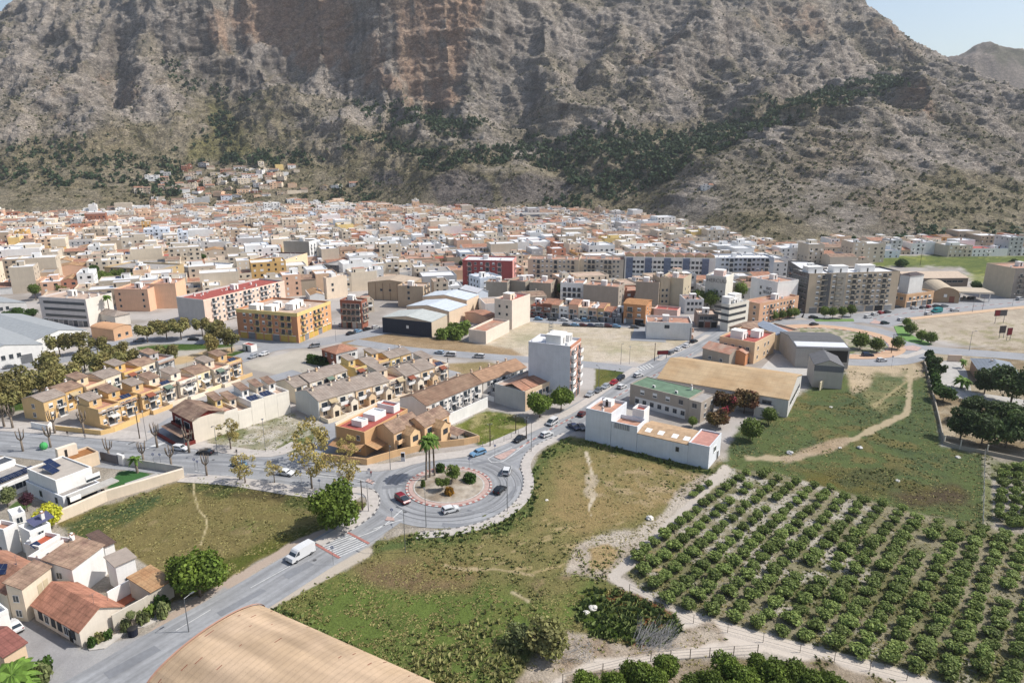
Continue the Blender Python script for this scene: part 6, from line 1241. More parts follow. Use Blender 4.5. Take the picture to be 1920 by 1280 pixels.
r, a, b = oldh('white terrace house with blue awning and white chimney behind the village houses', (34,985), (55,996), (94,980), 6.0, WHITE, ROOFW, win='B'); mb = MB(); mb.face([(0,0,0),(4,0,.3),(4,3,.9),(0,3,.6)], M(S(96,98,130))); mb.build('awning', r, (a*.35, b*.25, 6.0)); chimney(r, a*.95, b*.5, 5.6, 2.2)
oldh('white house with stairs and roof wash-house behind the tan terrace', (14,955), (22,966), (46,958), 6.0, WHITE, ROOFW, win='B')
oldh('small house with dark brown roof and white end wall projecting into the dry field', (170,1010), (195,1025), (214,1017), 5.6, WHITE, M(S(118,96,86), kind='tile'), 'mono', .5, 'B', bmin=6)
r, a, b = oldh('cream house with arched wall and brown roof behind the terracotta corner house', (22,1093), (40,1103), (94,1062), 6.6, CREAM2, TILEB, 'mono', .9, 'A')
for i in (.55, .75): mb = MB(); mb.box(-.5, -.06, 0, .5, .03, 2.6, W(206,190,160)); mb.build('arch', r, (a*i, 0, 2.5))
r, a, b = oldh('long house with orange tiled roof and blue solar panel at the left edge', (-70,1070), (12,1112), (66,1058), 5.0, CREAM, TERRA, 'gy', 2.2, 'A'); solar(r, a*.18, b*.35, 6.2, 4.5, 2.2, R(-60), R(22)); antenna(r, a*.5, b*.2, 7)
r, a, b = oldh('terracotta tiled gabled corner house with pale walls on the road junction', (61,1133), (148,1183), (230,1137), 3.1, W(232,220,204), M(S(202,142,116), var=.35, kind='tile', scale=.5, col2=S(178,126,102)), 'gy', 2.2, '')
windows(r, a, b, 'A', 6, 1, .9, 3, 1.1, 1.5, 'dwd', rnd=random.Random(2)); door(r, a, b, 'A', .8); antenna(r, a*.5, b*.1, 5); antenna(r, a*.9, b*.2, 3.6)
r, a, b = oldh('plain pale roadside annex with tan tiled mono roof beside the big ficus', (242,1088), (283,1109), (318,1084), 3.5, W(208,198,182), TILET, 'mono', .6, '')
r, a, b = oldh('narrow white yard house with small paired windows behind the roadside annex', (199,1048), (216,1061), (250,1043), 5.4, WH2, M(S(178,164,152)), 'mono', .4, 'B')
wall('yard_wall', 'long plain roadside wall joining the corner house and the annex', [(214,1182),(272,1150),(322,1118)], 3.1, .3, W(218,208,192))
wall('yard_wall', 'inner white yard wall behind the roadside wall', [(205,1135),(245,1112)], 2.8, .3, WHITE)
sheet('terrace', [(196,1120),(255,1090),(285,1105),(222,1142)], .35, M(S(196,118,88), var=.2), .3); 
r, a, b = oldh('tall white village house with parapet at the left edge of the side street', (-46,1126), (-12,1154), (20,1146), 6.4, WHITE, ROOFW, win='')
r, a, b = oldh('low house with maroon roof behind the fan palm', (-60,1200), (6,1230), (68,1214), 3.6, W(232,204,172), M(S(150,98,88), var=.2, kind='tile'), 'gx', 1.4, '')
# left-hand industrial halls and small vaulted house
for lab, L_, N_, R_, h_, wl in (('white industrial hall with grey gabled roof nearest the park at the left edge', (-140,628), (-62,672), (95,652), 6.2, WH2), ('grey roofed industrial hall behind the nearest white one', (-60,606), (60,640), (175,622), 5.8, WH2), ('long pale roofed hall at the far left of the car park', (-160,560), (-60,585), (72,572), 5.0, GREY)):
    r, a, b = bld('industrial_hall', lab, 'warehouse', L_, N_, R_, h_, wl, roof='gy', rise=2.4, over=.2, roofm=M(S(176,180,182), kind='sheet', var=.12)); windows(r, a, b, 'B', 8, 1, 3, 3, 1.2, 1.6, '...kkk..'); door(r, a, b, 'B', .75, 4, 3.6, METAL, 'roller_door')
r, a, b = bld('park_kiosk', 'small tan building with rounded orange roof beside the park street', 'building', (170,614), (212,620), (243,611), 4.6, W(214,172,136), roof='barrel', rise=1.4, over=.2, roofm=M(S(222,172,130))); windows(r, a, b, 'B', 2, 1, 1.4, 3, 1.2, 1.2, 'k')
r, a, b = bld('small_kiosk', 'tiny white hut with red roof edge at the park corner', 'hut', (454,644), (470,648), (481,645), 2.8, WHITE, roofm=REDF, par=.2, bmin=4); door(r, a, b, 'A', .5)
r, a, b = bld('villa', 'old white villa with dark roof behind the vaulted kiosk', 'house', (178,586), (215,593), (236,586), 5, W(220,212,200), roof='hip', rise=1.8, over=.5, roofm=TILEG); windows(r, a, b, 'A', 3, 1)
# foreground barrel-roofed warehouse
A0 = G(495,1142,5.0); A1 = G(805,1281,5.0); ax = A1-A0; ax.z = 0; ax.normalize(); W0 = G(262,1292,5.0); perp = Vector((ax.y, -ax.x, 0)); wdt = abs((W0-A0).dot(perp)); 
# local frame: y runs back along the vault, x across it
o = Vector((A0.x, A0.y, 0))+perp*wdt+ax*46; rz = math.atan2(-perp.y, -perp.x)
r = tag(empty('vaulted_warehouse', o, rz), 'huge warehouse with low vaulted orange-tan roof streaked with rust beside the near road', 'warehouse')
VR = M(S(216, 188, 158), var=.14, scale=.25, kind='vault', col2=S(206, 178, 146), bump=.03); VW = W(200,190,176)
shell(r, wdt, 46, 4.9, VW, roof='barrel', rise=3.4, over=.25, roofm=VR)
q = random.Random(5); mb = MB()
for i in range(46):
    t = q.uniform(.12, .88)*math.pi; y = q.uniform(6, 45); L_ = q.uniform(.4, 2.2); d = .012*L_*3
    def vp(t): return (wdt/2-(wdt/2+.25)*math.cos(t), 4.9+3.4*math.sin(t)+.03)
    dt = L_/wdt*1.6; x0, z0 = vp(t); x1, z1 = vp(t+dt); mb.face([(x0, y, z0), (x0, y+.12, z0), (x1, y+.12, z1), (x1, y, z1)], M(S(142,72,56), var=.3))
mb.build('rust_streaks', r)
mb = MB(); n = 24
for i in range(n):
    t0, t1 = math.pi*i/n, math.pi*(i+1)/n; x0, z0 = wdt/2-(wdt/2+.28)*math.cos(t0), 4.95+3.4*math.sin(t0); x1, z1 = wdt/2-(wdt/2+.28)*math.cos(t1), 4.95+3.4*math.sin(t1)
    mb.face([(x0, 46.26, z0), (x1, 46.26, z1), (x1, 46.26, z1+.18), (x0, 46.26, z0+.18)], W(186,140,118)); mb.face([(x0, 46.26, z0+.18), (x1, 46.26, z1+.18), (x1, 45.9, z1+.18), (x0, 45.9, z0+.18)], W(190,146,124))
mb.build('roof_edge', r)
# right villa
r, a, b = bld('villa', 'low villa with blue-grey hipped roof among dark pines on the right', 'house', (1822,672), (1838,695), (1900,690), 4.6, W(186,146,118), roof='hip', rise=2.2, over=.6, roofm=M(S(150,158,168), var=.15, kind='tile')); windows(r, a, b, 'B', 4, 1); chimney(r, a*.4, b*.5, 5.4)
wall('boundary_wall', 'low stone wall with concrete posts around the pine garden', [(1732,678),(1740,705),(1750,745),(1760,785),(1770,833),(1800,842),(1850,851),(1990,880)], 1.0, .3, W(170,160,144))
wall('gate_wall', 'pale ornamental gate wall at the villa drive', [(1776,677),(1802,678)], 2.6, .4, W(226,200,176))
sheet('driveway', [(1755,690),(1770,676),(1800,678),(1812,695),(1822,735),(1860,740),(1990,760),(1990,775),(1850,755),(1790,745),(1755,722)], .31, M(S(200,196,190), var=.2, scale=.4))
# ---------------------------------------------------------------- the town: lots filled along a street grid
TOWN = [(-260,600),(-260,412),(0,408),(130,405),(230,398),(270,388),(300,376),(420,370),(560,372),(600,383),(640,378),(700,379),(760,385),(830,398),(930,400),(1040,398),(1130,402),(1215,412),(1290,425),(1345,443),(1400,458),(1460,468),(1500,470),(1560,462),(1700,458),(1990,462),(1990,480),(1700,479),(1660,484),(1640,498),(1560,498),(1478,490),(1470,500),(1430,560),(1385,565),(1240,575),(1130,566),(1010,575),(990,592),(905,598),(880,612),(860,598),(800,560),(700,560),(690,600),(640,565),(560,560),(450,575),(440,600),(330,600),(240,605),(150,560),(60,600)]
QL = 0
HOLES = [[(-260,640),(-260,545),(-60,550),(80,560),(160,612),(0,620)], [(100,545),(150,520),(235,510),(262,520),(245,538),(150,550)], [(1225,470),(1260,470),(1260,500)] if 0 else [(0,0),(1,0),(0,1)]]
def hit(p, pad=0): return any(inpoly(p[0], p[1], f) for f in FOOT)
q = random.Random(11); LOTS = []
WC = [('white', WH2), ('cream', CREAM2), ('beige', BEIGE), ('tan', TAN), ('pale grey', GREY), ('peach', W(232,198,166)), ('salmon', SALM), ('ochre', W(218,178,116)), ('brick red', BRK), ('pale blue', BLUEW), ('brown brick', W(166,116,94)), ('yellow', W(234,206,140))]
WWT = [26, 24, 17, 10, 8, 7, 4.5, 1.2, 2.5, 1.5, 2, .8]
RF = [('a terracotta roof terrace', 'flat', TERRAF), ('a grey flat roof', 'flat', ROOFG), ('a white roof terrace', 'flat', ROOFW), ('a sand coloured roof terrace', 'flat', ROOFP), ('an orange tiled roof', 'gx', TERRA), ('a brown tiled roof', 'gx', TILEB), ('a red roof terrace', 'flat', REDF), ('a tan tiled roof', 'gy', TILET)]
RWT = [15, 14, 14, 20, 12, 14, 5, 7]
for zone, ang in ((0, R(14)), (1, R(24)), (2, R(6))):
    ca, sa = math.cos(ang), math.sin(ang)
    v = 250.
    while v < 1350:
        # each band: two rows of houses back to back, then a street
        for rowi in range(2):
            dep = q.uniform(12, 17); u = -900.
            while u < 900:
                wd = q.choice([8, 9, 10, 12, 15, 20]); ctr = (u+wd/2, v+dep/2); X = ca*ctr[0]-sa*ctr[1]; Y = sa*ctr[0]+ca*ctr[1]; u += wd
                if Y > 330:
                    px, py = proj(X, Y, 0.); z_ = 1 if px < 700 else (0 if px < 1250 else 2)
                    if z_ == zone and -240 < px < 2000 and inpoly(px, py, TOWN) and not any(inpoly(px, py, h) for h in HOLES):
                        cor = [(ca*a_-sa*b_, sa*a_+ca*b_) for a_, b_ in ((u-wd, v), (u, v), (u, v+dep), (u-wd, v+dep), (u-wd/2, v+dep/2))]
                        if not any(hit(c) for c in cor) and (hgt(*cor[4]) < 1.5 or (250 < px < 580 and proj(*cor[4], hgt(*cor[4]))[1] > 312 and q.random() < .5)): LOTS.append((cor[0], ang, wd, dep, px, py, rowi))
                if q.random() < .035: u += 7
            v += dep
        v += q.uniform(5.5, 8)
LOTS.sort(key=lambda l: l[0][1])
def lot_geo(mb, wd, dep, h, wl, rf, roof, r, near):
    hb = h-.7 if roof == 'flat' else h
    mb.box(0, 0, 0, wd-.05, dep, hb, wl, rf if roof == 'flat' else wl, bottom=False); wd -= .05
    if roof == 'flat':
        for bx in ((0,0,wd,.2),(0,dep-.2,wd,dep),(0,.2,.2,dep-.2),(wd-.2,.2,wd,dep-.2)): mb.box(bx[0], bx[1], hb+.004, bx[2], bx[3], h, wl, bottom=False)
        if r.random() < .6:
            w_, d_ = r.uniform(2.4, wd*.55), r.uniform(2.5, dep*.4); x, y = r.uniform(.3, wd-w_-.3), r.uniform(.5, dep-d_-.3); c = r.choice([wl, WHITE, wl, CREAM]); mb.box(x, y, hb, x+w_, y+d_, hb+r.uniform(2.2, 2.9), c, r.choice([ROOFW, TERRAF, rf, ROOFG]), bottom=False); mb.box(x+.5, y-.04, hb, x+1.3, y, hb+1.9, DARK, bottom=False)
        if r.random() < .4: x, y = r.uniform(.6, wd-1.4), r.uniform(.6, dep-1.4); mb.box(x, y, hb, x+.8, y+.8, hb+r.uniform(.8, 2), r.choice([WHITE, TERRA, METAL]), bottom=False)
        if r.random() < .25: x, y = r.uniform(.6, wd-2.4), r.uniform(.6, dep-2.4); mb.face([(x,y,hb+.3),(x+2,y,hb+.3),(x+2,y+1.2,hb+1.1),(x,y+1.2,hb+1.1)], PANEL)
    else:
        rs = r.uniform(1.0, 1.8)
        if roof == 'gx':
            m_ = dep/2
            for x in (0, wd): mb.face([(x,0,h),(x,dep,h),(x,m_,h+rs)], wl)
            mb.face([(-.1,-.3,h-.15),(wd+.1,-.3,h-.15),(wd+.1,m_,h+rs+.05),(-.1,m_,h+rs+.05)], rf); mb.face([(wd+.1,dep+.3,h-.15),(-.1,dep+.3,h-.15),(-.1,m_,h+rs+.05),(wd+.1,m_,h+rs+.05)], rf)
        else:
            m_ = wd/2
            for y in (0, dep): mb.face([(0,y,h),(wd,y,h),(m_,y,h+rs)], wl)
            mb.face([(-.2,dep+.1,h-.15),(-.2,-.1,h-.15),(m_,-.1,h+rs+.05),(m_,dep+.1,h+rs+.05)], rf); mb.face([(wd+.2,-.1,h-.15),(wd+.2,dep+.1,h-.15),(m_,dep+.1,h+rs+.05),(m_,-.1,h+rs+.05)], rf)
        mb.box(wd*.7, dep*.6, h, wd*.7+.6, dep*.6+.6, h+rs+1, wl, bottom=False)
    st = max(1, int(h/3)); nc = max(1, int(wd/3.8)); e = .04; blank = r.random() < .3
    for f_ in range(st):
        z = .9+f_*2.95
        for c in range(0 if blank else nc):
            x = (c+.5)*wd/nc; ww = r.choice([.5, .6, .9]); 
            if r.random() < .15 and f_: mb.box(x-1.2, -.9, z-.9, x+1.2, .0, z+.05, r.choice([WHITE, wl]), bottom=False)
            mb.face([(x-ww,-e,z),(x+ww,-e,z),(x+ww,-e,z+1.35),(x-ww,-e,z+1.35)], r.choice([GLASS, GLASS, DARK, TRIM]))
        if r.random() < .5:
            for c in range(max(1, int(dep/5))):
                y = (c+.5)*dep/max(1, int(dep/5))
                mb.face([(wd+e,y-.5,z),(wd+e,y+.5,z),(wd+e,y+.5,z+1.2),(wd+e,y-.5,z+1.2)], GLASS); mb.face([(-e,y+.5,z),(-e,y-.5,z),(-e,y-.5,z+1.2),(-e,y+.5,z+1.2)], GLASS)
LAND = [(o['label'], proj(o.location.x, o.location.y, 0)) for o in bpy.data.objects if o.get('category') in ('apartments', 'factory', 'offices', 'tower block', 'hall')]
SHORT = [('stepped tan apartment','stepped tan block'),('long pale pink','long pale pink block'),('crimson','crimson block'),('four-storey office','white banded offices'),('tall grey concrete','tall grey balconied block'),('dark and cream','dark and cream block'),('long cream six','long cream slab'),('large seven','large beige corner building'),('grey-blue five','grey-blue slab'),('long beige five','long beige block'),('tan factory','tan factory hall'),('orange and ochre','orange corner block'),('beige five-storey block with pale','mural block'),('white and grey two','five-windowed white school'),('tall cream','tall cream block'),('long low factory','long low factory'),('tall grey tower','grey lettered tower'),('cream apartment block with pink','far right cream block'),('dark grey building','dark grey framed building')]
LAND = [(s, p) for l, p in LAND for k, s in SHORT if l.startswith(k)]
NH = 0; far = MB(); used = {}; town = []
for i, (o, ang, wd, dep, px, py, rowi) in enumerate(LOTS):
    r = random.Random(i*7+3); wn, wl = r.choices(WC, WWT)[0]; rn, roof, rf = r.choices(RF, RWT)[0]
    big = r.random() < (.34 if py > 455 else .16 if py > 425 else .07); h = r.choice([4.2, 6.2, 6.4, 6.8, 7.2, 9.2, 9.4])+(r.choice([3, 5, 6]) if big else 0)
    if big: roof = 'flat'; rn, rf = ('a white roof terrace', ROOFW)
    z = hgt(o[0], o[1])
    if NH < 285:
        NH += 1; mb = MB(); lot_geo(mb, wd, dep, h, wl, rf, roof, r, True)
        st = {1: 'single-storey', 2: 'two-storey', 3: 'three-storey'}.get(max(1, int(h/3)), 'tall')
        lm, lp = min(LAND, key=lambda t: (t[1][0]-px)**2+(t[1][1]-py)**2*4); dx, dy = px-lp[0], py-lp[1]
        rel = ('just ' if abs(dx)+abs(dy) < 60 else '')+('left of' if dx < -abs(dy)*1.2 else 'right of' if dx > abs(dy)*1.2 else 'behind' if dy < 0 else 'in front of')
        town.append([mb, o, ang, z, f'{wn} {st}', rn, rel, lm, px, h])
    else:
        sub = MB(); sub.mats = far.mats; lot_geo(sub, wd, dep, h, wl, rf, roof, r, False); ca, sa = math.cos(ang), math.sin(ang); k = len(far.v)
        far.v += [(o[0]+ca*x-sa*y, o[1]+sa*x+ca*y, z-.5+zz) for x, y, zz in sub.v]; far.f += [tuple(a_+k for a_ in f_) for f_ in sub.f]; far.m += sub.m
cnt = {}
for t in sorted(town, key=lambda t: t[8]):
    key = (t[4], t[5], t[6], t[7]); cnt.setdefault(key, []).append(t)
ordn = ['leftmost', 'second', 'third', 'fourth', 'fifth', 'sixth', 'seventh', 'eighth', 'ninth', 'tenth']
for key, ts in cnt.items():
    for j, t in enumerate(ts):
        lab = f'{t[4]} house with {t[5]} {t[6]} the {t[7]}'
        if len(lab.split()) > 15: lab = lab.replace('just ', '').replace('house with a ', 'house, ').replace('sand coloured', 'sandy')
        if len(ts) > 1: lab = f'{ordn[min(j, 9)]} {lab}'
        root = tag(empty('town_house', (t[1][0], t[1][1], t[3]-.02), t[2]), lab, 'house', 'houses of the town'); t[0].build('body', root)
        antenna(root, 1.2, 3, t[9]-.8, 2.4)
print('lots', len(LOTS), 'individual', NH)
tag(far.build('far_town_houses'), 'mass of far town houses with terraces and tiled roofs climbing to the mountain foot', 'houses', None, 'stuff')
# hillside cluster and separate hillside houses
HC_ = [(372,312),(425,332),(455,322),(480,326),(495,332),(440,340),(465,342),(405,345),(385,352),(420,356),(450,355),(360,362),(475,350),(500,345),(515,350),(345,372),(400,368),(430,370),(370,380),(520,338),(470,362),(490,368),(330,388),(410,382),(445,384),(540,352),(395,330),(352,345),(505,322),(300,384),(280,385),(410,395),(1312,402),(1325,404),(1180,408),(620,352),(655,350),(600,356)]
for i, (x, y) in enumerate(HC_):
    r = random.Random(i+500); Yg = 800.
    for _ in range(700):
        Xg = (x-960)/FL*(Yg*CP-0); X_, Y_, Z_ = GY(x, y, Yg)
        if Z_ <= hgt(X_, Y_)+.5: break
        Yg += 1
    wn, wl = r.choices(WC, WWT)[0]; rn, roof, rf = r.choices(RF, RWT)[0]; mb = MB(); lot_geo(mb, r.uniform(9, 17), r.uniform(8, 12), r.choice([3.6, 4.5, 6.4]), wl, rf, roof, r, True)
    for j, v_ in enumerate(mb.v): pass
    root = tag(empty('hillside_house', (X_, Y_, hgt(X_, Y_)-.4), r.uniform(-.3, .4)), f'{wn} hillside house, {rn[2:] if rn[1]==" " else rn[3:]}, {["lowest","low","middle","upper","highest"][min(4,max(0,int((395-y)/20)))]} part, {nth[i%8]} of cluster {nth[i//8]}', 'house', 'hillside houses'); mb.build('body', root)
r, a, b = bld('sports_hall', 'long hall with dark blue roof at the top of the town', 'hall', (490,367), (500,371), (590,368), 8, TAN, roof='gx', rise=1.6, roofm=M(S(78,88,112), var=.1), bmin=20)
r, a, b = bld('blue_hall', 'low shed with blue wall and tan roof at the top of the town', 'hall', (559,388), (560,389), (600,389), 5, W(90,124,176), roof='gx', rise=1.4, roofm=TILET, bmin=12)
r, a, b = bld('white_hall', 'white shed with dark gable left of the top hall', 'hall', (384,392), (404,395), (434,391), 6, WHITE, roof='gx', rise=1.4, roofm=ROOFW, bmin=12)
r, a, b = bld('grey_church_hall', 'grey ribbed hall with white end above the long beige block', 'hall', (980,402), (981,403), (1045,401), 9, W(130,134,144), roof='gx', rise=1.5, roofm=ROOFG, bmin=12)
def spire(): pass
r = tag(empty('bell_tower', G(938,462)), 'grey church bell tower with small dome in the middle of the town', 'church tower'); mb = MB(); mb.box(-2.2,-2.2,0,2.2,2.2,17,GREY); mb.build('tower_body', r); mb = MB(); mb.ball((0,0,17),2.1,M(S(120,140,150)),10,6); mb.build('dome', r); mb = MB(); [mb.box(x,-2.25,12.5,x+.9,2.25,15.5,DARK) for x in (-1.4,.5)]; mb.build('belfry_opening', r)
# ---------------------------------------------------------------- orchard
pa, pb = G(1467,1187), G(1515,1200); ea = (pb-pa).normalized(); ea.z = 0; eb = Vector((2.45, 2.68, 0)); sa_, sb_ = 3.95, 1.0
cand = []
for i in range(-50, 75):
    for j in range(0, 70):
        p = pa+ea*(i*sa_)+eb*(j*sb_); x, y = proj(p.x, p.y, 0)
        if -50 < x < 2050 and y < 1400 and inpoly(x, y-2, ORCH) : cand.append((p.y+abs(p.x)*.2, p.x, p.y, x, y, j, i))
cand.sort(); q = random.Random(3); cit = [crownmesh('citrus', v) for v in range(3)]
CM = []
for v in range(4):
    m_ = crownmesh('citrus', v).copy(); m_.materials.append(LF['citrus']); CM.append(m_)
mbt = MB(); mbt.tube((0,0,-.1),(0,0,1.0),.09,.07,BARK,6); TR = mbt.mesh('trunk')
rest = []; n_ = 0
vis = [c for c in cand if -30 < c[3] < 1950 and c[4] < 1310]
ORD = lambda k: f'{k}'+('th' if 10 < k % 100 < 14 else {1:'st',2:'nd',3:'rd'}.get(k % 10, 'th'))
i0_ = {}
for c in vis: i0_[c[5]] = min(i0_.get(c[5], 999), c[6])
for _, X, Y, x, y, jr, ir in vis:
    if q.random() < (.03 if y > 1000 else .07): continue
    X += q.uniform(-.2, .2); Y += q.uniform(-.2, .2); s = q.uniform(1.55, 2.05)*(1 if y > 1000 else .84); hh = q.uniform(.62, .85); a_ = q.uniform(0, 6.28)
    if n_ < 288:
        n_ += 1; root = tag(empty('citrus_tree', (X, Y, 0), a_), f'citrus tree, {ORD(ir-i0_[jr]+1)} from the left in the {ORD(jr+1)} orchard row above the dirt track', 'tree', 'citrus trees of the orchard'); link('trunk', TR, root); link('crown', CM[n_ % 4], root, (0,0,.25), 0, (s, s, s*hh))
    else: rest.append((X, Y, a_, s, hh, n_ % 4))
print('citrus', n_, 'rest', len(rest))
def merged(name, items, meshes, mat, z0=.25):
    Vs, Fs, k = [], [], 0
    base = []
    for m_ in meshes:
        v = np.zeros(len(m_.vertices)*3); m_.vertices.foreach_get('co', v); base.append(v.reshape(-1, 3))
    for X, Y, a_, s, hh, v_ in items:
        b = base[v_ % len(base)]; c, sn = math.cos(a_), math.sin(a_); zz = z0 if not callable(z0) else z0(X, Y)
        V = np.stack([X+s*(b[:, 0]*c-b[:, 1]*sn), Y+s*(b[:, 0]*sn+b[:, 1]*c), zz+s*hh*b[:, 2]], 1); Vs.append(V)
    V = np.concatenate(Vs); return link(name, npmesh(name, V, np.arange(len(V)).reshape(-1, 4), mat))
if rest: tag(merged('far_citrus_trees', rest, CM, LF['citrus']), 'farther rows of small citrus trees in the orchard', 'trees', None, 'stuff')
q = random.Random(9)
NG = sorted([1100,1150,1190,1225,1250,1290,1330,1365,1400,1420,1450,1490,1530,1565,1380,1470,1240,1160,1610])
for x, y, s in ((1100,1290,2.6),(1150,1285,2.4),(1190,1268,2.8),(1225,1278,2.5),(1250,1250,2.4),(1290,1290,2.0),(1330,1285,2.6),(1365,1262,2.8),(1400,1282,2.8),(1420,1248,2.2),(1450,1275,3.0),(1490,1280,3.0),(1530,1290,2.8),(1565,1296,2.6),(1380,1310,2.8),(1470,1312,2.8),(1240,1315,2.6),(1160,1318,2.6),(1610,1310,2.4)):
    tree('ficus', x, y+18, s*1.75, s, f'dark orange tree in the near grove behind the wire fence, {ORD(1+NG.index(x))} from the left', 'orange trees of the near grove', 'orange_tree', leaf='ficus', var=x % 3, rs=q.uniform(0, 6))
for i in range(3):
    for j in range(8):
        p = G(1872+i*24+j*1.5, 988-j*15)
        if q.random() < .9: root = tag(empty('citrus_tree', p), f'small fruit tree at the right edge, {nth[j]} up in column {["one","two","three"][i]} of the fenced plot', 'tree', 'fruit trees of the fenced plot'); link('trunk', TR, root); s = q.uniform(1.2, 1.9); link('crown', CM[(i+j) % 4], root, (0,0,.25), q.uniform(0, 6), s)
# ---------------------------------------------------------------- individual trees
tree('ficus', 628, 992, 10.5, 5.9, 'big round dark green ficus leaning over the pavement by the roundabout', name='ficus_tree', nb=6)
tree('ficus', 376, 1118, 9.5, 5.2, 'large dark green ficus beside the road and the tiled annex', name='ficus_tree', var=1)
tree('ficus', 352, 1108, 7.6, 3.8, 'lower ficus lobe touching the large roadside ficus', name='ficus_tree', var=2)
tree('ficus', 1012, 783, 8.8, 4.6, 'left and larger ficus in front of the tall apartment block', name='ficus_tree', var=2)
tree('ficus', 1052, 770, 8.2, 4.1, 'right ficus in front of the tall apartment block', name='ficus_tree', var=1)
tree('round', 1406, 826, 6.6, 3.7, 'bright round bush-like tree on the grass below the tan warehouse, nearer one', cat='tree'); tree('round', 1441, 796, 5.4, 2.8, 'smaller bright round tree against the tan warehouse wall')
for x, y, H, c, l, t in ((1345,800,6.5,3.8,'boug','left dark bougainvillea with green skirt beside the green roofed house'),(1362,780,8.6,4.2,'boug','tall reddish brown bougainvillea between the warehouses'),(1395,775,8.2,4.0,'boug','dark red bougainvillea against the tan warehouse')):
    r_ = tree('boug', x, y, H, c, t, name='bougainvillea', th=1.5, var=x % 3, cat='bush', rs=x)
    pf = leafmesh('flowers', [(c*.7, .3, H*.75, c*.3, c*.3, c*.3), (c*.5, -1, H*.4, c*.28, c*.3, c*.3)], 160, .16, PINKF, x); link('flowers', pf, r_)
tree('round', 1298, 800, 3.2, 1.7, 'small leafy shrub at the corner of the green roofed house', name='shrub', leaf='round', cat='bush')
tree('lime', 90, 985, 5.6, 3.9, 'bright yellow-green tree beside the cream boundary wall', leaf='lime'); tree('purple' if 0 else 'park', 52, 958, 4.6, 2.0, 'small dark purple-leaved tree by the villa', leaf='purple'); tree('park', 15, 950, 5.0, 2.6, 'grey-green olive tree in the villa garden', leaf='olive')
# avenue plane trees
for x, y, H, c, t in ((460,905,7.4,3.4,'small half-bare plane tree on the avenue pavement beside the white car'),(585,916,10.5,4.6,'tall half-bare plane tree with forked trunk on the avenue pavement'),(648,922,8.6,4.0,'brownish half-bare plane tree nearest the roundabout'),(590,868,11.5,5.2,'large olive-brown plane tree across the avenue before the tan corner house'),(433,842,8.2,3.6,'pale nearly bare tree in front of the blind cream wall'),(655,868,7.5,3.0,'thin bare tree in front of the tan corner house'),(515,905,5.5,2.2,'sparse young plane tree on the avenue pavement')):
    tree('plane', x, y, H, c, t, name='plane_tree', var=x % 3, nb=6, rs=x)
for i, (x, y) in enumerate(((90,700),(160,690),(100,716),(190,700),(20,770),(55,745),(95,735),(130,722),(30,735),(5,760))): tree('park', x, y+6, 10, 5.6, f'broad olive-green park tree at the left end of the park, {ORD(i+1)} from the corner', 'park trees', 'park_tree', leaf='park', var=i % 3, rs=i)
PKX = sorted([113,150,185,217,245,284,317,277,313,340,398,435,405,380])
for x, y, H, c, t in ((113,668,9,4.2,'brownish'),(150,664,9.5,4,'brownish'),(185,668,8,3.4,'thin'),(217,678,8.5,4.2,'dark brown'),(245,703,9.5,4.4,'olive'),(284,700,8.5,3.2,'thin pale'),(317,690,9,3.6,'grey-green'),(277,642,9.5,4.3,'olive'),(313,636,10,4.4,'bright olive'),(340,637,10,4.4,'bright olive'),(398,668,8.4,3.8,'orange-brown'),(435,660,10,4.2,'green'),(405,640,9.5,5,'dark olive'),(380,630,8,3.6,'dark')):
    tree('park', x, y, H+.6, c*1.22, f'{t} park tree standing {"along the street" if y < 650 else "on the lawn"}, {ORD(1+PKX.index(x))} from the left of the park', 'park trees', 'park_tree', leaf='park' if t != 'orange-brown' else 'plane', var=int(x) % 3, rs=x)
for i, (x, y, H) in enumerate(((150,790,0),)): pass
for x, y, H, c in ((118,556,9,4),(140,548,9,4.6),(160,545,9,4.2),(178,540,10,5),(200,536,10,5),(225,532,9.5,5),(240,536,8,4)): tree('ficus', x, y, H, c, f'dark round town tree above the banded offices, {ORD(1+[118,140,160,178,200,225,240].index(x))} from the left', 'town trees above the offices', 'town_tree', leaf='round', var=x % 3)
tree('round', 68, 563, 9, 3.6, 'green poplar at the left of the banded offices', leaf='round')
for x, y in ((15,597),(45,600),(60,592),(35,590)): tree('round', x, y, 3.6, 3.4, f'flat clipped canopy tree in the car park, {ORD(1+[15,35,45,60].index(x))} from the left', 'clipped car park trees', 'clipped_tree', leaf='hedge')
for x, y in ((1316,588),(1340,590),(1394,572)): tree('round', x-8, y-10, 10, 5, f'bright green plane tree between the blocks at the lettered tower, {ORD(1+[1316,1340,1394].index(x))} from the left', 'trees around the lettered tower', 'town_tree', leaf='round', var=x % 3)
for i, (x, y) in enumerate(((1450,602),(1465,600),(1480,597),(1490,596))): tree('round', x, y, 5, 2.6, f'{nth[i]} small street tree below the brick and cream block', 'street trees below the brick and cream block', 'street_tree', leaf='round', var=i % 3)
for i, (x, y) in enumerate(((1545,597),(1560,598),(1578,597),(1595,594))): tree('round', x, y, 6, 2.9, f'{nth[i]} clipped street tree in front of the large beige corner building', 'street trees at the far roundabout', 'street_tree', leaf='round', var=i % 3)
for x, y, c, t in ((1612,655,4.2,'left tree of three below the far roundabout'),(1643,660,3.5,'middle tree of three below the far roundabout'),(1682,655,3.2,'right tree of three below the far roundabout'),(1706,628,3.3,'tallest tree on the green verge by the sandy lot'),(1727,640,2.9,'middle tree on the green verge by the sandy lot'),(1744,645,3.1,'end tree on the green verge by the sandy lot'),(1699,612,2.4,'first small tree on the green verge')): tree('round', x, y, c*1.75, c, t, name='street_tree', leaf='round', var=x % 3)
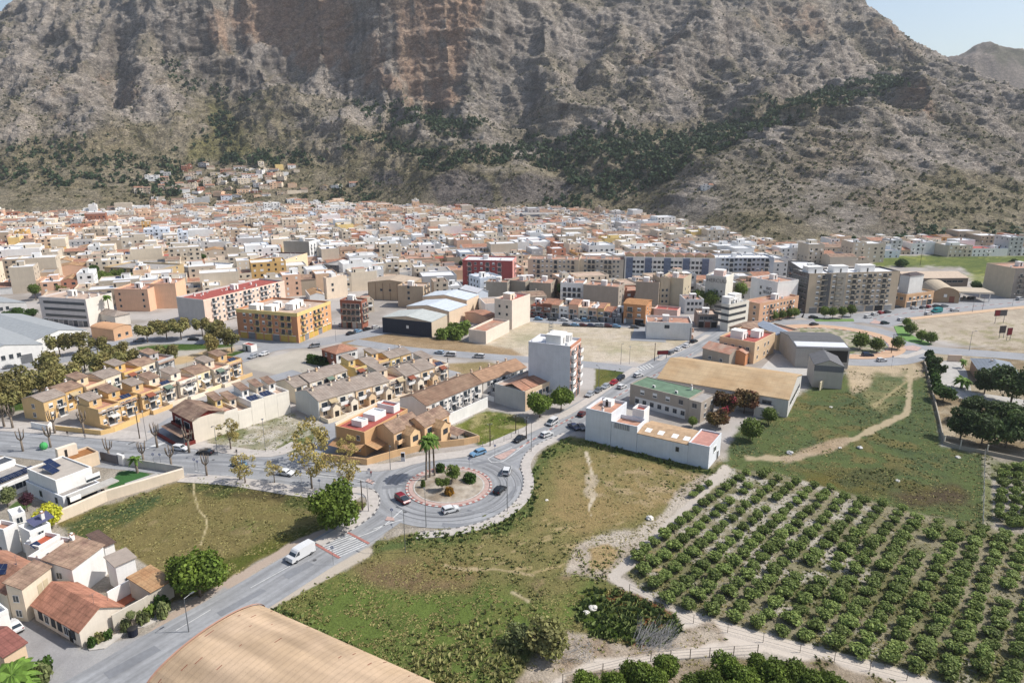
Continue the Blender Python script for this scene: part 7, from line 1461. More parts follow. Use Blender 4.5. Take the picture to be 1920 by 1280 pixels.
for x, y, H, c, t in ((1895,752,13,7.2,'huge dark pine in front of the blue-grey villa'),(1845,735,9,4.5,'dark pine left of the huge one'),(1800,820,9.5,4.6,'dark pine at the wall corner of the garden'),(1840,830,10,5.4,'second dark pine along the garden wall'),(1885,835,10,5.4,'third dark pine along the garden wall'),(1925,840,11,6,'dark pine at the right edge by the garden wall'),(1860,795,8,4.6,'dark pine in the middle of the garden'),(1815,785,8.5,4.4,'dark pine left in the garden'),(1768,748,6,4.2,'low dense green tree at the garden wall bend'),(1752,690,5.5,2.6,'dark cypress-like tree by the villa gate'),(1763,700,4.4,2.2,'rounded green shrub by the villa drive'),(1900,800,9,5,'dark pine behind the garden wall trees'),(1945,790,11,6,'dark pine cut by the right edge')):
    tree('pine', x, y+4, H, c, t, name='pine_tree', leaf='pine' if 'green' not in t else 'hedge', var=x % 3, rs=x)
for i in range(8): tree('bush', 1742+i*2.0, 672+i*9, 3.2, 2.0, f'dense dark hedge clump along the left garden wall, {nth[i]} from the gate', 'hedge clumps along the garden wall', 'hedge', leaf='hedge', cat='hedge', var=i % 3)
for x, y in ((828,635),(843,632),(855,636),(865,628),(872,620),(850,622)): tree('bush', x, y, 4.2, 3.6, f'bushy green shrub beside the pale sheds, {ORD(1+[828,843,850,855,865,872].index(x))} from the left', 'shrubs beside the pale sheds', 'shrub', leaf='round', cat='bush', var=x % 3)
for x, y in ((582,680),(592,682),(603,684),(612,686)): tree('bush', x, y, 3.2, 2.2, f'dark hedge clump beside the brick and white villa, {ORD(1+(x-582)//10)} from the left', 'hedge of the brick villa', 'hedge', leaf='hedge', cat='hedge')
# roundabout planting
palm(799, 901, 10.6, 'left tall fan palm of the three on the roundabout', 'roundabout palms', 2.3, 44, 2); palm(806, 896, 11.2, 'middle tall fan palm of the three on the roundabout', 'roundabout palms', 2.3, 44, 5); palm(815, 893, 10.2, 'right tall fan palm of the three on the roundabout', 'roundabout palms', 2.2, 44, 8)
tree('park', 848, 906, 5.0, 2.4, 'larger olive tree in the middle of the roundabout', name='olive_tree', leaf='round'); tree('park', 829, 922, 4.2, 1.9, 'second olive tree near the front of the roundabout', name='olive_tree', leaf='round', var=1); tree('bush', 880, 905, 2.4, 2.0, 'low pine shrub on the right of the roundabout', name='shrub', leaf='hedge', cat='bush'); tree('bush', 842, 929, 2.2, 1.3, 'round rust-orange shrub at the front of the roundabout', name='shrub', leaf='rust', cat='bush', var=1); tree('bush', 825, 885, 2.2, 1.5, 'dark round shrub behind the roundabout palms', name='shrub', leaf='hedge', cat='bush'); tree('bush', 793, 915, 2.0, .7, 'small upright shrub at the left of the roundabout', name='shrub', leaf='round', cat='bush')
palm(258, 886, 4.2, 'young palm on the villa lawn', None, 1.9, 26, 3, th=.28); palm(35, 1300, 3.6, 'bushy fan palm in the bottom left garden', None, 4.2, 60, 4, th=.4); palm(1802, 728, 3.4, 'date palm beside the villa drive', None, 3.4, 40, 6, th=.4); palm(209, 605, 13, 'tall slim palm behind the vaulted kiosk', None, 2.4, 36, 7); palm(1805, 690, 3, 'small palm near the villa gate', None, 2, 24, 9)
for i, (x, y) in enumerate(((43,845),(95,838),(206,864),(270,870),(322,877),(388,891),(450,898))): pollard(x, y, 6.2-(i > 4)*.4, f'{nth[i]} pollarded plane tree along the avenue counting from the left', 'pollarded avenue trees', i)
for i, (x, y) in enumerate(((8,800),(24,802),(103,812),(158,812),(295,838),(355,848))): pollard(x, y, 7.0, f'{nth[i]} pollarded tree on the far pavement counting from the left', 'pollarded trees on the far pavement', i+1)
# planter by the corner house
for i, (x, y, c, l) in enumerate(((172,1212,.9,'hedge'),(187,1203,1.0,'reed'),(203,1198,.9,'hedge'),(235,1182,1.1,'olive'),(268,1168,1.3,'olive'),(280,1158,1.2,'round'),(305,1156,1.4,'olive'),(304,1144,1.6,'hedge'),(85,1262,1.4,'hedge'),(80,1280,1.6,'olive'))): tree('bush', x, y, c*1.8, c, f'{ORD(i+1)} small planter shrub along the corner house roadside', 'planter shrubs', 'shrub', leaf=l, cat='bush', var=i % 3)
tree('round', 249, 1178, 3.4, .95, 'clipped egg-shaped cypress beside the dark litter container', name='topiary', leaf='olive')
sheet('planter_bed', [(163,1214),(170,1209),(235,1182),(238,1186),(196,1216),(168,1220)], .45, M(S(214,206,196), var=.2), .3); sheet('planter_bed', [(245,1180),(262,1165),(305,1148),(312,1156),(270,1176)], .45, M(S(214,206,196), var=.2), .3)
# big reeds and dead brushwood in the middle
tree('park', 1020, 1225, 6.4, 4.4, 'tall grey-green tamarisk bush on the edge of the middle field', name='tamarisk', leaf='reed', th=1.2, cat='bush', nb=8)
tree('park', 968, 1210, 4.0, 2.8, 'lower dark scrub beside the tamarisk', name='shrub', leaf='olive', th=.8, cat='bush')
r = tag(empty('dead_brushwood', G(1222,1204)), 'heap of bleached grey dead canes beside the dirt track', 'brushwood'); q = random.Random(2); mb = MB(); DW = M(S(196,190,184), var=.2)
for i in range(240): a_ = q.uniform(-.5, 1.3); x, y = q.uniform(-3, 3), q.uniform(-2.2, 2.2); L_ = q.uniform(1.5, 4); e_ = q.uniform(.1, .9); mb.tube((x, y, 0), (x+L_*math.cos(a_)*math.cos(e_), y+L_*math.sin(a_)*math.cos(e_), L_*math.sin(e_)), .035, .015, DW, 3, False)
mb.build('canes', r)
r = tag(empty('dead_brushwood', G(1075,1222)), 'flat spread of pale dead twigs right of the tamarisk', 'brushwood'); mb = MB()
for i in range(150): a_ = q.uniform(0, 6.28); x, y = q.uniform(-3.4, 3.4), q.uniform(-2.4, 2.4); L_ = q.uniform(1, 2.6); e_ = q.uniform(.05, .5); mb.tube((x, y, 0), (x+L_*math.cos(a_), y+L_*math.sin(a_), L_*math.sin(e_)), .03, .012, DW, 3, False)
mb.build('twigs', r)
# ---------------------------------------------------------------- weeds and ground cover
rs = np.random.RandomState(4)
def WM(r, g, b): return M(tuple(v*1.5 for v in S(r, g, b)), var=.15, scale=.3, kind='leafw', rough=.8, spec=.1)
def scatter(name, label, n, hmin, hmax, mat, cond, w=.22, cat='weeds'):
    ii = rs.randint(0, GX.shape[0]-1, n*12); jj = rs.randint(0, GX.shape[1]-1, n*12); dens = WD[ii, jj]*cond(GX[ii, jj], GYp[ii, jj], m1[ii, jj], m2[ii, jj]); ok = rs.rand(len(ii)) < dens; ii, jj = ii[ok][:n], jj[ok][:n]
    if len(ii) == 0: return
    x = WX[ii, jj]+rs.uniform(-.5, .5, len(ii)); y = WY[ii, jj]+rs.uniform(-.5, .5, len(ii)); V = []
    for k in range(3):
        a_ = rs.uniform(0, math.pi, len(ii)); s = rs.uniform(.6, 1.3, len(ii))*w; h = rs.uniform(hmin, hmax, len(ii)); lx, ly = rs.uniform(-.3, .3, len(ii)), rs.uniform(-.3, .3, len(ii)); dx, dy = np.cos(a_)*s, np.sin(a_)*s; z = np.full(len(ii), -.08)
        V.append(np.stack([np.stack([x-dx, y-dy, z], 1), np.stack([x+dx, y+dy, z], 1), np.stack([x+dx*1.5+lx, y+dy*1.5+ly, h], 1), np.stack([x-dx*1.4+lx, y-dy*1.4+ly, h*.8], 1)], 1))
    V = np.concatenate(V).reshape(-1, 3); tag(link(name, npmesh(name, V, np.arange(len(V)).reshape(-1, 4), mat)), label, cat, None, 'stuff')
scatter('grass_tufts', 'rough olive grass over the open fields', 30000, .03, .14, WM(134,126,82), lambda x, y, a, b: (y > 700)*1.0*(b > .42), w=.13)
scatter('green_weeds', 'patches of taller green weeds in the fields', 9000, .1, .36, WM(116,120,72), lambda x, y, a, b: (y > 690)*smooth(a*.6+b*.4, .50, .64), w=.17)
scatter('verge_weeds', 'tall green weeds along the road edge and garden patch', 8000, .25, .7, WM(104,116,68), lambda x, y, a, b: ((linedist(x, y, [(770,1010),(860,1006),(950,985),(1000,950),(1010,900),(1000,870),(1060,826)]) < 9)*.8+(polydist(x, y, GARD) > 0)*1.0+(linedist(x, y, [(490,1140),(560,1170),(640,1220),(760,1290)]) < 14)*1.0+(linedist(x, y, [(1090,830),(1200,855),(1340,890)]) < 5)*.8)*(y > 690), w=.3)
scatter('dry_reeds', 'dry straw-coloured stalks in the lower middle field', 3000, .4, 1.1, WM(150,148,98), lambda x, y, a, b: (polydist(x, y, [(780,1180),(960,1130),(1010,1180),(960,1290),(760,1310)]) > 0)*(b > .45)*1.0, w=.14)
# ---------------------------------------------------------------- forest and scrub on the mountain
FOR = [([(600,296),(700,282),(760,296),(830,320),(900,298),(1000,310),(1080,345),(1110,372),(1180,378),(1240,345),(1300,312),(1260,268),(1190,246),(1130,232),(1060,262),(950,272),(850,296),(760,268),(650,268)], 1.), ([(1180,305),(1300,294),(1450,240),(1560,200),(1700,160),(1660,138),(1540,158),(1400,202),(1280,242),(1180,262)], .95),
       ([(-300,340),(0,338),(100,342),(200,350),(330,352),(330,300),(200,326),(60,325),(-300,320)], .6), ([(380,304),(520,312),(620,312),(620,292),(560,288),(400,290)], .8), ([(650,185),(800,200),(900,240),(860,262),(780,240),(680,225)], .7), ([(290,115),(350,125),(420,160),(470,180),(440,200),(370,170)], .45), ([(400,180),(430,190),(440,290),(400,270),(330,290),(300,300),(330,270),(390,240)], .5), ([(590,345),(700,350),(700,395),(640,400),(560,380)], .35), ([(1560,430),(1700,440),(1990,420),(1990,466),(1600,474)], .3), ([(280,360),(340,372),(330,345),(300,345)], .8),([(1000,378),(1100,372),(1110,392),(1010,396)], .4),([(0,262),(220,262),(300,330),(0,330)], .2)]
i0, j0 = [t.ravel() for t in np.meshgrid(np.arange(ny-1), np.arange(nx-1), indexing='ij')]; n = len(i0)
fx, fy, fz = XX[i0, j0], YY[i0, j0], HH[i0, j0]; fpx, fpy = PX[i0, j0], PY[i0, j0]; cell = (np.maximum(np.abs(np.diff(YY, axis=0)), .3)[:, :-1].ravel())*fy*(_u[1]-_u[0]); inn = (fz > .6) & (fpx > -150) & (fpx < 2080) & (fpy > -20) & (slope[i0, j0] < 1.6)
sel = np.where(inn)[0]; i0, j0, fx, fy, fz, fpx, fpy, cell = [t[sel] for t in (i0, j0, fx, fy, fz, fpx, fpy, cell)]; n = len(sel); dn = np.zeros(n)
for pl, d_ in FOR: dn = np.maximum(dn, smooth(polydist(fpx, fpy, pl)+(n1[i0, j0]-.5)*50, -6, 10)*d_)
dn = dn*(.2+.8*smooth(n2[i0, j0], .40, .55)); keep = rs.rand(n) < dn*cell/22
def blobs_on(name, label, X, Y, Z, rad, hgt_, mat, k=12, cat='trees'):
    """clumps of small leaf faces, one clump per tree or shrub"""
    m_ = len(X); V = np.zeros((m_*k, 4, 3)); 
    X = np.repeat(X, k); Y = np.repeat(Y, k); Z = np.repeat(Z, k); r_ = np.repeat(rad, k); h_ = np.repeat(hgt_, k); d = rs.normal(size=(m_*k, 3)); d /= np.linalg.norm(d, axis=1)[:, None]
    P_ = np.stack([X+d[:, 0]*r_*.75, Y+d[:, 1]*r_*.75, Z+h_*(.5+.42*d[:, 2])], 1); nn = d+rs.normal(size=d.shape)*.5; nn /= np.linalg.norm(nn, axis=1)[:, None]; t = np.cross(nn, rs.normal(size=d.shape)); t /= np.linalg.norm(t, axis=1)[:, None]; b = np.cross(nn, t); s = (r_*rs.uniform(.35, .65, m_*k))[:, None]
    V = np.stack([P_-t*s-b*s, P_+t*s-b*s*.8, P_+t*s*.8+b*s, P_-t*s*.9+b*s*.8], 1).reshape(-1, 3); tag(link(name, npmesh(name, V, np.arange(len(V)).reshape(-1, 4), mat)), label, cat, None, 'stuff')
kx = np.where(keep)[0]; jit = rs.uniform(-2.5, 2.5, (len(kx), 2)); print('pines', len(kx))
blobs_on('mountain_pines', 'dark pine woods on the lower mountain slopes', fx[kx]+jit[:, 0], fy[kx]+jit[:, 1], fz[kx]-.5, rs.uniform(2.2, 3.8, len(kx)), rs.uniform(5, 9, len(kx)), LM(56,70,44,(48,62,40)), 10)
sd_ = np.clip(1.15-fz/330, .16, 1)*(.12+.88*smooth(n1[i0, j0]*.6+n2[i0, j0]*.4, .42, .58))*(1-.6*(slope[i0, j0] > 1.1)); ks = np.where((rs.rand(n) < sd_*cell/44) & ~keep)[0]; print('scrub', len(ks))
blobs_on('mountain_scrub', 'scattered dark scrub bushes over the mountain', fx[ks], fy[ks], fz[ks]-.3, rs.uniform(1.1, 2.7, len(ks)), rs.uniform(1.2, 2.6, len(ks)), LM(80,84,54,(80,78,54)), 5, 'bushes')
TT = []
for x, y, H, c in ((870,512,9,4),(160,432,9,5),(590,398,10,6),(700,405,9,5),(610,392,10,6),(640,394,10,5),(560,400,8,5),(665,395,9,5),(1385,505,8,4),(430,408,8,4),(1150,560,8,3),(1650,470,8,5),(1740,474,8,4),(1055,560,9,4),(1900,500,6,4),(1690,500,6,5),(1830,545,6,4),(1855,545,5,4),(460,360,8,5),(510,370,8,5),(350,350,9,6),(330,360,8,5),(400,350,8,4),(540,345,8,4)): tree('ficus', x, y, H, c, f'dark tree {(TT.append(x) or "")}among the town roofs {"near" if abs(min(LAND, key=lambda t: abs(t[1][0]-x)+abs(t[1][1]-y))[1][0]-x) < 60 else "beyond"} the {min(LAND, key=lambda t: abs(t[1][0]-x)+abs(t[1][1]-y))[0]}, {ORD(len(TT))} counted', 'trees among the town roofs', 'town_tree', leaf='hedge', var=x % 3, world=None)

q = random.Random(77); k = 0
while k < 46:
    x, y = q.uniform(0, 1500), q.uniform(398, 520); p = G(x, y)
    if not inpoly(x, y, TOWN) or hit(p): continue
    k += 1; lm = min(LAND, key=lambda t: abs(t[1][0]-x)+abs(t[1][1]-y)*2)[0]
    tree('ficus', x, y, q.uniform(5, 8.5), q.uniform(2.2, 4.2), f'{ORD(k)} small green courtyard tree showing among roofs toward the {lm}', 'courtyard trees of the town', 'town_tree', leaf=q.choice(['hedge','round']), var=k % 3)
# ---------------------------------------------------------------- cars
WHT, SIL, BLK, GRY, BLU, RED, LBL, DRD, TEAL = (238,238,238), (176,180,186), (34,36,40), (110,114,120), (44,58,96), (168,26,34), (130,172,206), (92,26,30), (30,150,150)
CARS = [('hatch',(830,963),(860,955),WHT,'white hatchback driving along the front of the roundabout'),('suv',(744,932),(766,948),(138,28,42),'dark red car entering the roundabout from the left'),('hatch',(928,930),(946,914),BLK,'black hatchback on the right side of the roundabout'),('suv',(946,898),(955,875),WHT,'white car leaving the roundabout towards the avenue'),
 ('wagon',(910,848),(882,857),LBL,'light blue car passing the red traffic island'),('sedan',(986,819),(962,833),BLK,'black car driving down towards the roundabout'),('hatch',(1013,822),(1037,813),WHT,'white car driving away up the avenue'),('minivan',(1046,788),(1024,802),WHT,'white minivan driving down beside the ficus trees'),
 ('van',(590,1030),(538,1060),WHT,'large white van on the near road before the raised crossing'),('hatch',(524,888),(550,892),WHT,'white hatchback on the avenue below the plane trees'),('sedan',(462,876),(436,871),(120,150,168),'blue-grey car behind the pollarded tree on the avenue'),('sedan',(400,852),(370,850),BLK,'black car on the far lane of the avenue'),('wagon',(326,842),(352,845),WHT,'white estate car parked by the red house'),
 ('sedan',(1071,800),(1081,806),BLU,'left dark blue car parked by the white workshop'),('sedan',(1085,800),(1094,807),GRY,'right grey car parked by the white workshop'),('hatch',(1086,783),(1098,775),DRD,'dark red car half hidden by the white workshop'),
 ('hatch',(1112,738),(1099,747),SIL,'silver car, first of the parked line below the apartment block'),('hatch',(1127,731),(1115,739),GRY,'grey car, second of the parked line below the apartment block'),('hatch',(1141,724),(1129,731),SIL,'pale car, third of the parked line below the apartment block'),('hatch',(1156,717),(1144,724),RED,'bright red car in the parked line'),('suv',(1169,708),(1157,716),BLK,'black car at the end of the parked line'),('hatch',(1158,731),(1174,724),WHT,'white car driving past the parked line'),('hatch',(1190,708),(1204,704),WHT,'white car approaching the zebra crossing'),
 ('hatch',(1250,667),(1264,660),GRY,'grey car parked by the sandy lot'),('sedan',(1264,661),(1280,653),WHT,'first white car parked by the sandy lot'),('sedan',(1280,654),(1294,647),WHT,'second white car parked by the sandy lot'),('hatch',(1296,644),(1306,640),BLK,'dark car at the far end of the lot kerb'),
 ('minivan',(855,668),(835,667),WHT,'white van on the back street behind the yellow houses'),('hatch',(832,664),(816,662),(176,196,214),'pale blue car on the back street'),('suv',(907,671),(889,670),WHT,'white car by the brown terrace roofs'),
 ('hatch',(504,663),(486,669),WHT,'white car parked beside the gravel lot'),('hatch',(482,668),(466,674),SIL,'silver car parked beside the gravel lot'),('sedan',(448,674),(432,679),BLU,'dark blue car parked at the park corner'),('minivan',(598,650),(582,652),SIL,'silver minivan before the brick villa'),('hatch',(634,613),(652,609),WHT,'white car below the brown banded block'),
 ('sedan',(650,629),(666,625),BLK,'dark car left of the blue one along the brown field'),('hatch',(664,625),(678,621),LBL,'bright blue car along the brown field'),('sedan',(680,621),(696,617),BLK,'dark car right of the blue one along the brown field'),('hatch',(698,617),(712,614),WHT,'white car along the brown field by the dark warehouse'),
 ('wagon',(270,639),(252,641),SIL,'silver car on the street behind the park'),('sedan',(354,638),(372,638),BLK,'dark car on the street behind the park'),('hatch',(182,655),(164,659),SIL,'silver car beside the white hall'),('hatch',(205,650),(189,654),BLU,'blue car beside the white hall'),('sedan',(8,692),(30,688),GRY,'grey car at the left edge by the white hall'),
 ('suv',(1617,668),(1636,668),BLU,'dark blue off-roader parked on the bare ground'),('hatch',(1644,678),(1662,677),WHT,'white car parked on the bare ground'),('hatch',(1652,608),(1666,607),(20,60,60),'dark green car on the far roundabout'),('hatch',(1682,602),(1697,600),WHT,'white car leaving the far roundabout'),('hatch',(1733,591),(1747,589),WHT,'white car behind the teal van'),('van',(1766,585),(1746,587),TEAL,'teal van on the far avenue'),('wagon',(1780,584),(1800,583),WHT,'white estate car on the far avenue'),
 ('minivan',(1900,564),(1924,561),WHT,'large white vehicle at the right edge of the far avenue'),('sedan',(1518,611),(1534,609),BLK,'dark car on the near arc of the far roundabout'),('hatch',(1498,585),(1512,585),WHT,'white car under the large beige corner building'),('sedan',(1517,597),(1532,596),BLK,'black car beside the small street trees'),('suv',(1812,562),(1828,560),BLK,'black car under the petrol canopy'),
 ('hatch',(1620,597),(1634,595),WHT,'first white car before the corner shops'),('hatch',(1634,592),(1646,590),WHT,'second white car before the corner shops'),('hatch',(1646,590),(1656,587),RED,'red car before the corner shops'),('sedan',(1656,588),(1670,586),BLK,'black car before the corner shops'),('hatch',(1706,580),(1722,579),WHT,'white car before the peach house'),('hatch',(1724,580),(1734,576),GRY,'grey car before the peach house'),('hatch',(1736,579),(1745,575),RED,'red car before the peach house'),('sedan',(1748,576),(1764,575),BLK,'black car left of the vaulted hall'),('sedan',(1764,576),(1776,575),GRY,'grey car by the vaulted hall door'),('sedan',(1674,578),(1690,577),BLK,'dark car under the corner of the peach house'),
 ('sedan',(34,1186),(20,1172),WHT,'white car parked in the side street by the white village house')]
for c in CARS: car(c[0], c[1], c[2], c[3], c[4], 'cars of the town', name='moving_car' if 'driv' in c[4] else 'parked_car', cat='van' if 'van ' in c[4]+' ' and c[0] == 'van' else 'car')
q = random.Random(6); cols = [(WHT,'white'),(SIL,'silver'),(GRY,'grey'),(BLK,'black'),(BLU,'dark blue'),(DRD,'dark red'),(LBL,'pale blue')]
for rw, xs_, y0, lab in ((0, (1010,1036,1058,1082,1098,1114), 600, 'house side'), (1, (1062,1078,1093,1109,1124,1140,1156,1190), 609, 'sandy lot side')):
    for i, x in enumerate(xs_):
        c, nm = q.choice(cols); yy = y0+(x-1010)*.035; car(q.choice(['hatch','sedan','suv','hatch']), (x-7.5, yy-.4), (x+7.5, yy+.4), c, f'{nm} car on the {lab} of the parked street, {nth[i]} from the left', 'cars of the parked street')
car('van', (1170,606.5), (1192,607.5), WHT, 'white van parked before the orange brick house', 'cars of the parked street', cat='van'); car('sedan', (1198,611), (1211,612), BLK, 'black car beside the parked white van', 'cars of the parked street')
for x, y in ((998,594.5),(1016,596)): car('suv', (x-7, y), (x+7, y+.5), DRD, f'maroon car in front of the {"left" if x < 1010 else "right"} red row houses', 'cars of the parked street')
for i in range(12):
    x, y = 640+i*2.4, 452-i*3.4; c, nm = q.choice(cols); car('hatch', (x-4, y+1.5), (x+4, y-1.5), c, f'{nm} car in the steep street high in the town', 'cars in the steep street') if i in (0, 3) else None
# ---------------------------------------------------------------- poles, signs, furniture
for x, y, H, k, rz_, t in ((760,1034,9.4,'lamp',2.6,'tall grey street lamp standing in the weeds before the roundabout'),(799,987,8.2,'lamp',1.8,'street lamp on the pavement in front of the roundabout'),(951,958,8.2,'lamp',2.6,'street lamp on the right pavement of the roundabout'),(732,880,6.8,'lamp',-1.2,'street lamp before the tan garden wall'),(996,846,8.6,'lamp',2.4,'street lamp where the avenue leaves the roundabout'),(919,836,6.8,'utility',.4,'dark wooden pole beside the green plot'),(987,822,6.6,'utility',.4,'wooden pole on the field edge beside the avenue'),(967,812,5.5,'utility',.4,'thin brown pole at the green plot corner'),(680,956,7.4,'utility',.2,'thick brown wooden pole beside the big ficus'),(691,958,6.8,'lamp',.6,'thin street lamp beside the big ficus'),(354,1183,6.4,'lamp',1,'street lamp on the near road beside the warehouse'),(1122,730,8,'lamp',2,'street lamp left of the parked line'),(1164,682,8,'lamp',-1.4,'street lamp at the zebra crossing street'),(1180,682,6.5,'globe',0,'short post at the sandy lot corner'),(1227,676,7.2,'utility',.6,'wooden pole at the right corner of the sandy lot'),(1293,646,7.4,'utility',.6,'wooden pole before the white block by the lot'),(347,838,8.6,'lamp',-1.5,'street lamp before the red house'),(262,822,9.2,'utility',.3,'dark pole at the side street corner'),(275,826,8.6,'globe',0,'white globe post beside the dark corner pole'),(408,852,8.4,'lamp',-1.5,'street lamp before the rubble plot'),(498,846,9,'globe',0,'thin pole before the rubble plot'),(28,760,8.4,'lamp',0,'street lamp beside the park at the left'),(565,905,3.4,'sign',0,'small sign post under the plane trees'),(600,922,3.4,'sign',0,'road sign on the pavement near the roundabout'),(366,880,3.2,'sign',0,'left small post on the near avenue kerb'),(372,884,3.2,'sign',0,'right small post on the near avenue kerb'),(302,872,3.4,'sign',0,'thin sign post behind the lawn wall'),(289,870,3.2,'sign',0,'second thin sign post behind the lawn wall'),(625,1058,4.2,'sign',0,'pedestrian crossing sign beside the raised crossing'),(735,972,2.6,'sign',0,'traffic sign on the small red island'),(693,902,3.6,'sign',0,'traffic sign on the left island'),(928,852,3.0,'sign',0,'traffic sign at the tip of the red island'),(880,876,2.8,'sign',0,'direction sign behind the roundabout'),(1671,662,8,'utility',0,'dark pole below the far roundabout trees'),(1671,690,5,'sign',0,'square notice on a pole on the bare ground'),(1823,585,8,'lamp',-1.5,'street lamp on the far avenue'),(1733,592,7,'lamp',-1.5,'street lamp beside the teal van'),(1817,657,8,'lamp',0,'thin street lamp below the right sandy lot'),(1842,580,7.4,'lamp',-1.5,'street lamp right of the petrol canopy'),(1480,580,7,'lamp',0,'street lamp before the brick and cream block'),(1725,498,12,'utility',0,'tall dark pole above the green field'),(1898,573,6,'globe',0,'post at the right edge of the far avenue'),(570,640,8,'lamp',1.5,'street lamp before the orange corner block'),(630,640,8,'globe',0,'thin post right of the orange corner block'),(840,700,6,'utility',.2,'dark pole beside the small brown field')):
    if k == 'utility' and 'dark' in t or k != 'sign': pole(x, y, H, t, k, None, rz_)
    else: pole(x, y, H, t, k, None, rz_)
for x, y, W_, H_, lab in ((1873,606,6.5,2.9,'dark billboard panel on tall poles in the right sandy lot'),(1877,634,3.0,3.2,'square dark billboard seen edge-on in the right sandy lot'),(1890,638,2.4,3.2,'leaning red and grey billboard beside the square one'),(1242,672,4.6,1.6,'dark red sale board on posts at the corner of the sandy lot')):
    r = tag(empty('billboard', G(x, y), .15), lab, 'billboard'); ph = 3.6 if W_ > 4 else 2.4
    if 'sale' in lab: ph = 1.7
    mb = MB(); mb.box(-W_/2,-.12,ph,W_/2,.12,ph+H_,M(S(98,96,98),var=.1)); mb.box(-W_/2+.1,-.14,ph+.1,(-W_/2+W_*.42) if W_ > 5 else W_/2-.1,-.11,ph+H_-.1,M(S(140,50,56),var=.25) if W_ > 4 or 'red' in lab else M(S(96,90,88))); mb.build('panel', r)
    for s in (-1, 1): mb = MB(); mb.tube((s*W_*.35,0,-.2),(s*W_*.35,0,ph+.1),.12,.12,METAL,6); mb.build('post', r)
r = tag(empty('litter_container', G(250,1190)), 'round black litter container on the roadside', 'bin'); mb = MB(); mb.tube((0,0,0),(0,0,1.3),.75,.85,M(S(40,44,60)),12); mb.build('bin_body', r); mb = MB(); mb.ball((0,0,1.3),.85,DARK,12,5,.35); mb.build('lid', r)
r = tag(empty('recycling_bell', G(83,842)), 'green domed recycling container behind the dark roof', 'bin'); mb = MB(); mb.ball((0,0,1.0),1.0,M(S(90,190,110)),12,8,1.1); mb.build('bin_body', r); mb = MB(); mb.tube((0,0,1.9),(0,0,2.3),.12,.12,METAL,8); mb.build('lifting_ring', r)
r = tag(empty('kiosk_board', G(756,865)), 'dark monolith advertising column before the garden wall', 'advertising column'); mb = MB(); mb.box(-.5,-.25,0,.5,.25,2.6,W(200,200,204)); mb.build('column_body', r); mb = MB(); mb.box(-.42,-.29,1.4,.42,-.25,2.5,DARK); mb.build('panel', r)
for x, y, t in ((1795,1100,''),) if 0 else (): pass
STONE = W(222,216,206)
for i, (x, y, s, t) in enumerate(((1112,1142,1.0,'pale block of rubble in the green garden patch'),(1100,1150,.8,'broken concrete lump beside the pale block'),(1218,972,1.1,'flat white slab beside the bare patch'),(1796,858,.8,'white sack lying in the grass by the fence'),(1558,764,.7,'white rubbish on the grass below the warehouse'),(1612,840,.9,'grey boulder in the meadow'),(1481,850,1.1,'grey boulder beside the dirt path'),(1683,902,.7,'pale stone in the dark meadow'),(1575,840,.6,'small stone on the meadow path'),(1025,938,.5,'small pale stone in the middle field'))):
    r = tag(empty('boulder', G(x, y)), t, 'stone'); mb = MB(); mb.ball((0,0,.25*s),s*.8,STONE if i not in (5,6) else GREY,9,6,.55,.22,random.Random(i)); mb.build('stone', r)
# fences
def fence(name, label, pts, h, step, mat, pw=.06, rails=(.9,), mesh=False, cat='fence'):
    P_ = [G(x, y) for x, y in pts]; o0 = P_[0]; root = tag(empty(name, o0), label, cat); mbp = MB(); 
    def P2(): m_ = MB(); m_.box(-pw, -pw, -.2, pw, pw, h, mat); return m_.mesh('post')
    pm = P2(); mb = MB(); cnt_ = 0
    for i in range(len(P_)-1):
        d = P_[i+1]-P_[i]; n = max(1, int(d.length/step))
        for k in range(n+(i == len(P_)-2)):
            p = P_[i]+d*(k/n)-o0; link('post', pm, root, p, math.atan2(d.y, d.x)); cnt_ += 1
        for z in rails: mb.tube(P_[i]-o0+Vector((0,0,h*z)), P_[i+1]-o0+Vector((0,0,h*z)), .02, .02, METAL, 4)
    mb.build('wires', root); return root
WOODP = M(S(120,110,98), var=.2)
fence('wire_fence', 'wire fence on thin dark posts along the near dirt track', [(1055,1282),(1130,1262),(1220,1240),(1330,1232),(1420,1226)], 1.9, 3.2, WOODP, .05, (.1,.4,.7,.97))
fence('wire_fence', 'wire fence along the orchard edge beside the dirt track', [(1180,1110),(1300,1168),(1500,1222),(1700,1275)], 1.8, 4.5, WOODP, .04, (.2,.6,.97))
fence('post_fence', 'row of tall white concrete posts on the garden wall by the meadow', [(1770,832),(1800,842),(1850,851),(1925,868)], 2.7, 6.2, W(222,212,196), .14, (.97,))
fence('post_fence', 'straight fence line running down the right meadow edge', [(1846,852),(1844,915),(1842,985)], 1.7, 3.5, W(190,184,172), .07, (.3,.6,.95))
fence('wire_fence', 'iron fence in front of the green plot', [(848,808),(895,832),(905,838),(945,828),(985,808)], 1.6, 2.6, METAL, .04, (.1,.95))
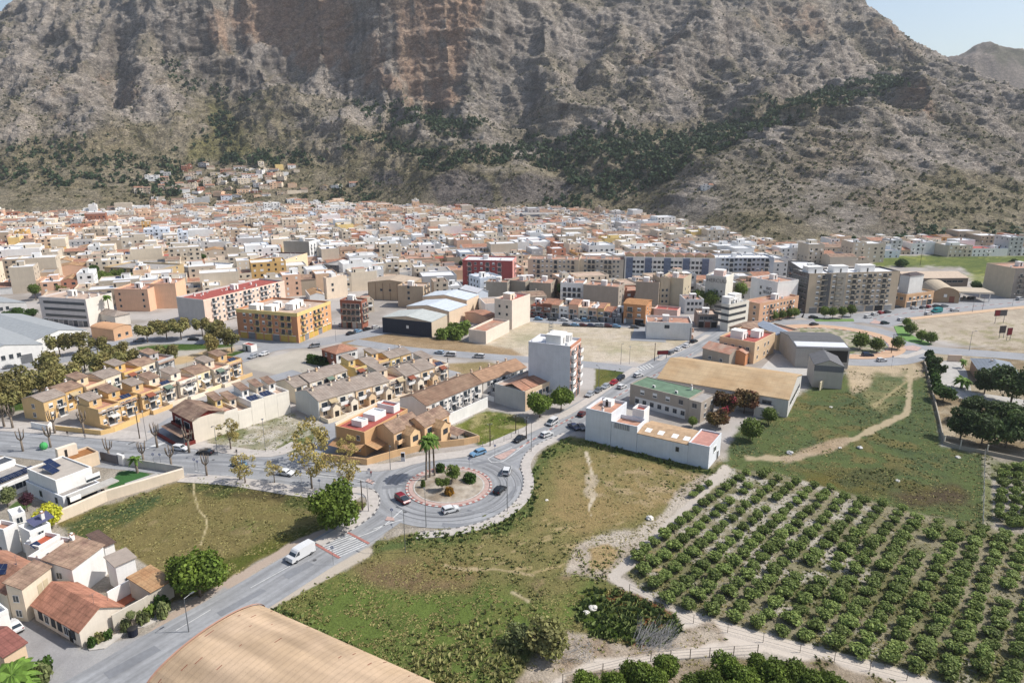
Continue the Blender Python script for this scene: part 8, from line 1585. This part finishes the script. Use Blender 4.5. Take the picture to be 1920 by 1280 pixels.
# people
def person(x, y, top, legs, label, rz=0, hh=1.72):
    root = tag(empty('person', G(x, y, .15), rz), label, 'person'); me = bpy.data.meshes.new('skeleton')
    J = {'pelvis':(0,0,.95),'waist':(0,0,1.1),'chest':(0,0,1.35),'neck':(0,0,1.48),'head':(0,.01,1.6),'top':(0,0,1.72),'hl':(-.1,0,.9),'kl':(-.11,-.05,.5),'al':(-.11,.05,.08),'fl':(-.11,-.12,.03),'hr':(.1,0,.9),'kr':(.11,.08,.5),'ar':(.11,.16,.1),'fr':(.11,.03,.04),'sl':(-.2,0,1.4),'el':(-.25,.03,1.12),'wl':(-.24,-.08,.86),'sr':(.2,0,1.4),'er':(.25,.0,1.12),'wr':(.24,.12,.88),'tl':(-.24,-.12,.76),'tr':(.24,.16,.78)}
    K = list(J); E = [('pelvis','waist'),('waist','chest'),('chest','neck'),('neck','head'),('head','top'),('pelvis','hl'),('hl','kl'),('kl','al'),('al','fl'),('pelvis','hr'),('hr','kr'),('kr','ar'),('ar','fr'),('chest','sl'),('sl','el'),('el','wl'),('wl','tl'),('chest','sr'),('sr','er'),('er','wr'),('wr','tr')]
    RR = {'pelvis':.14,'waist':.13,'chest':.15,'neck':.06,'head':.10,'top':.08,'hl':.09,'kl':.06,'al':.04,'fl':.04,'hr':.09,'kr':.06,'ar':.04,'fr':.04,'sl':.06,'el':.045,'wl':.035,'sr':.06,'er':.045,'wr':.035,'tl':.035,'tr':.035}
    me.from_pydata([J[k] for k in K], [(K.index(a_), K.index(b_)) for a_, b_ in E], []); o = bpy.data.objects.new('body', me); COL.objects.link(o)
    m_ = o.modifiers.new('s', 'SKIN'); m_.use_smooth_shade = True
    for i, k in enumerate(K): me.skin_vertices[0].data[i].radius = (RR[k], RR[k]*.85)
    me.skin_vertices[0].data[0].use_root = True; o.modifiers.new('d', 'SUBSURF').levels = 1
    dg = bpy.context.evaluated_depsgraph_get(); m2_ = bpy.data.meshes.new_from_object(o.evaluated_get(dg)); bpy.data.objects.remove(o)
    m2_.materials.clear(); [m2_.materials.append(x) for x in (legs, top, M(S(196,150,122)), M(S(50,38,32)))]
    for p in m2_.polygons: c = p.center; p.material_index = 3 if c.z > 1.64 else 2 if (c.z > 1.5 or (abs(c.x) > .2 and c.z < 1.05 and c.z > .6)) else 1 if c.z > .98 else 0
    link('body', m2_, root, sc_=hh/1.74)
if hasattr(bpy.types, 'SkinModifier'):
    TB, TD = M(S(60,70,100)), M(S(50,48,52))
    for x, y, t, l, lab in ((127,817,TD,TD,'person in dark clothes walking on the far pavement'),(160,822,M(S(150,150,156)),TD,'person in a grey top near the side street corner'),(444,852,TD,TD,'person in dark clothes before the rubble plot'),(696,893,M(S(150,60,60)),TB,'person in a red top beside the left island')): person(x, y, t, l, lab, rz=x*.1)
# ---------------------------------------------------------------- air
hz = bpy.data.materials.new('haze'); hz.use_nodes = True; t = hz.node_tree; t.nodes.remove(t.nodes['Principled BSDF'])
pv = t.nodes.new('ShaderNodeVolumePrincipled'); pv.inputs['Color'].default_value = (.86, .91, 1, 1); pv.inputs['Density'].default_value = .00007; pv.inputs['Anisotropy'].default_value = .2
t.links.new(pv.outputs[0], t.nodes['Material Output'].inputs['Volume'])
mb = MB(); mb.box(-4500, -420, -9, 4500, 3900, 760, hz); tag(mb.build('haze'), kind='stuff')
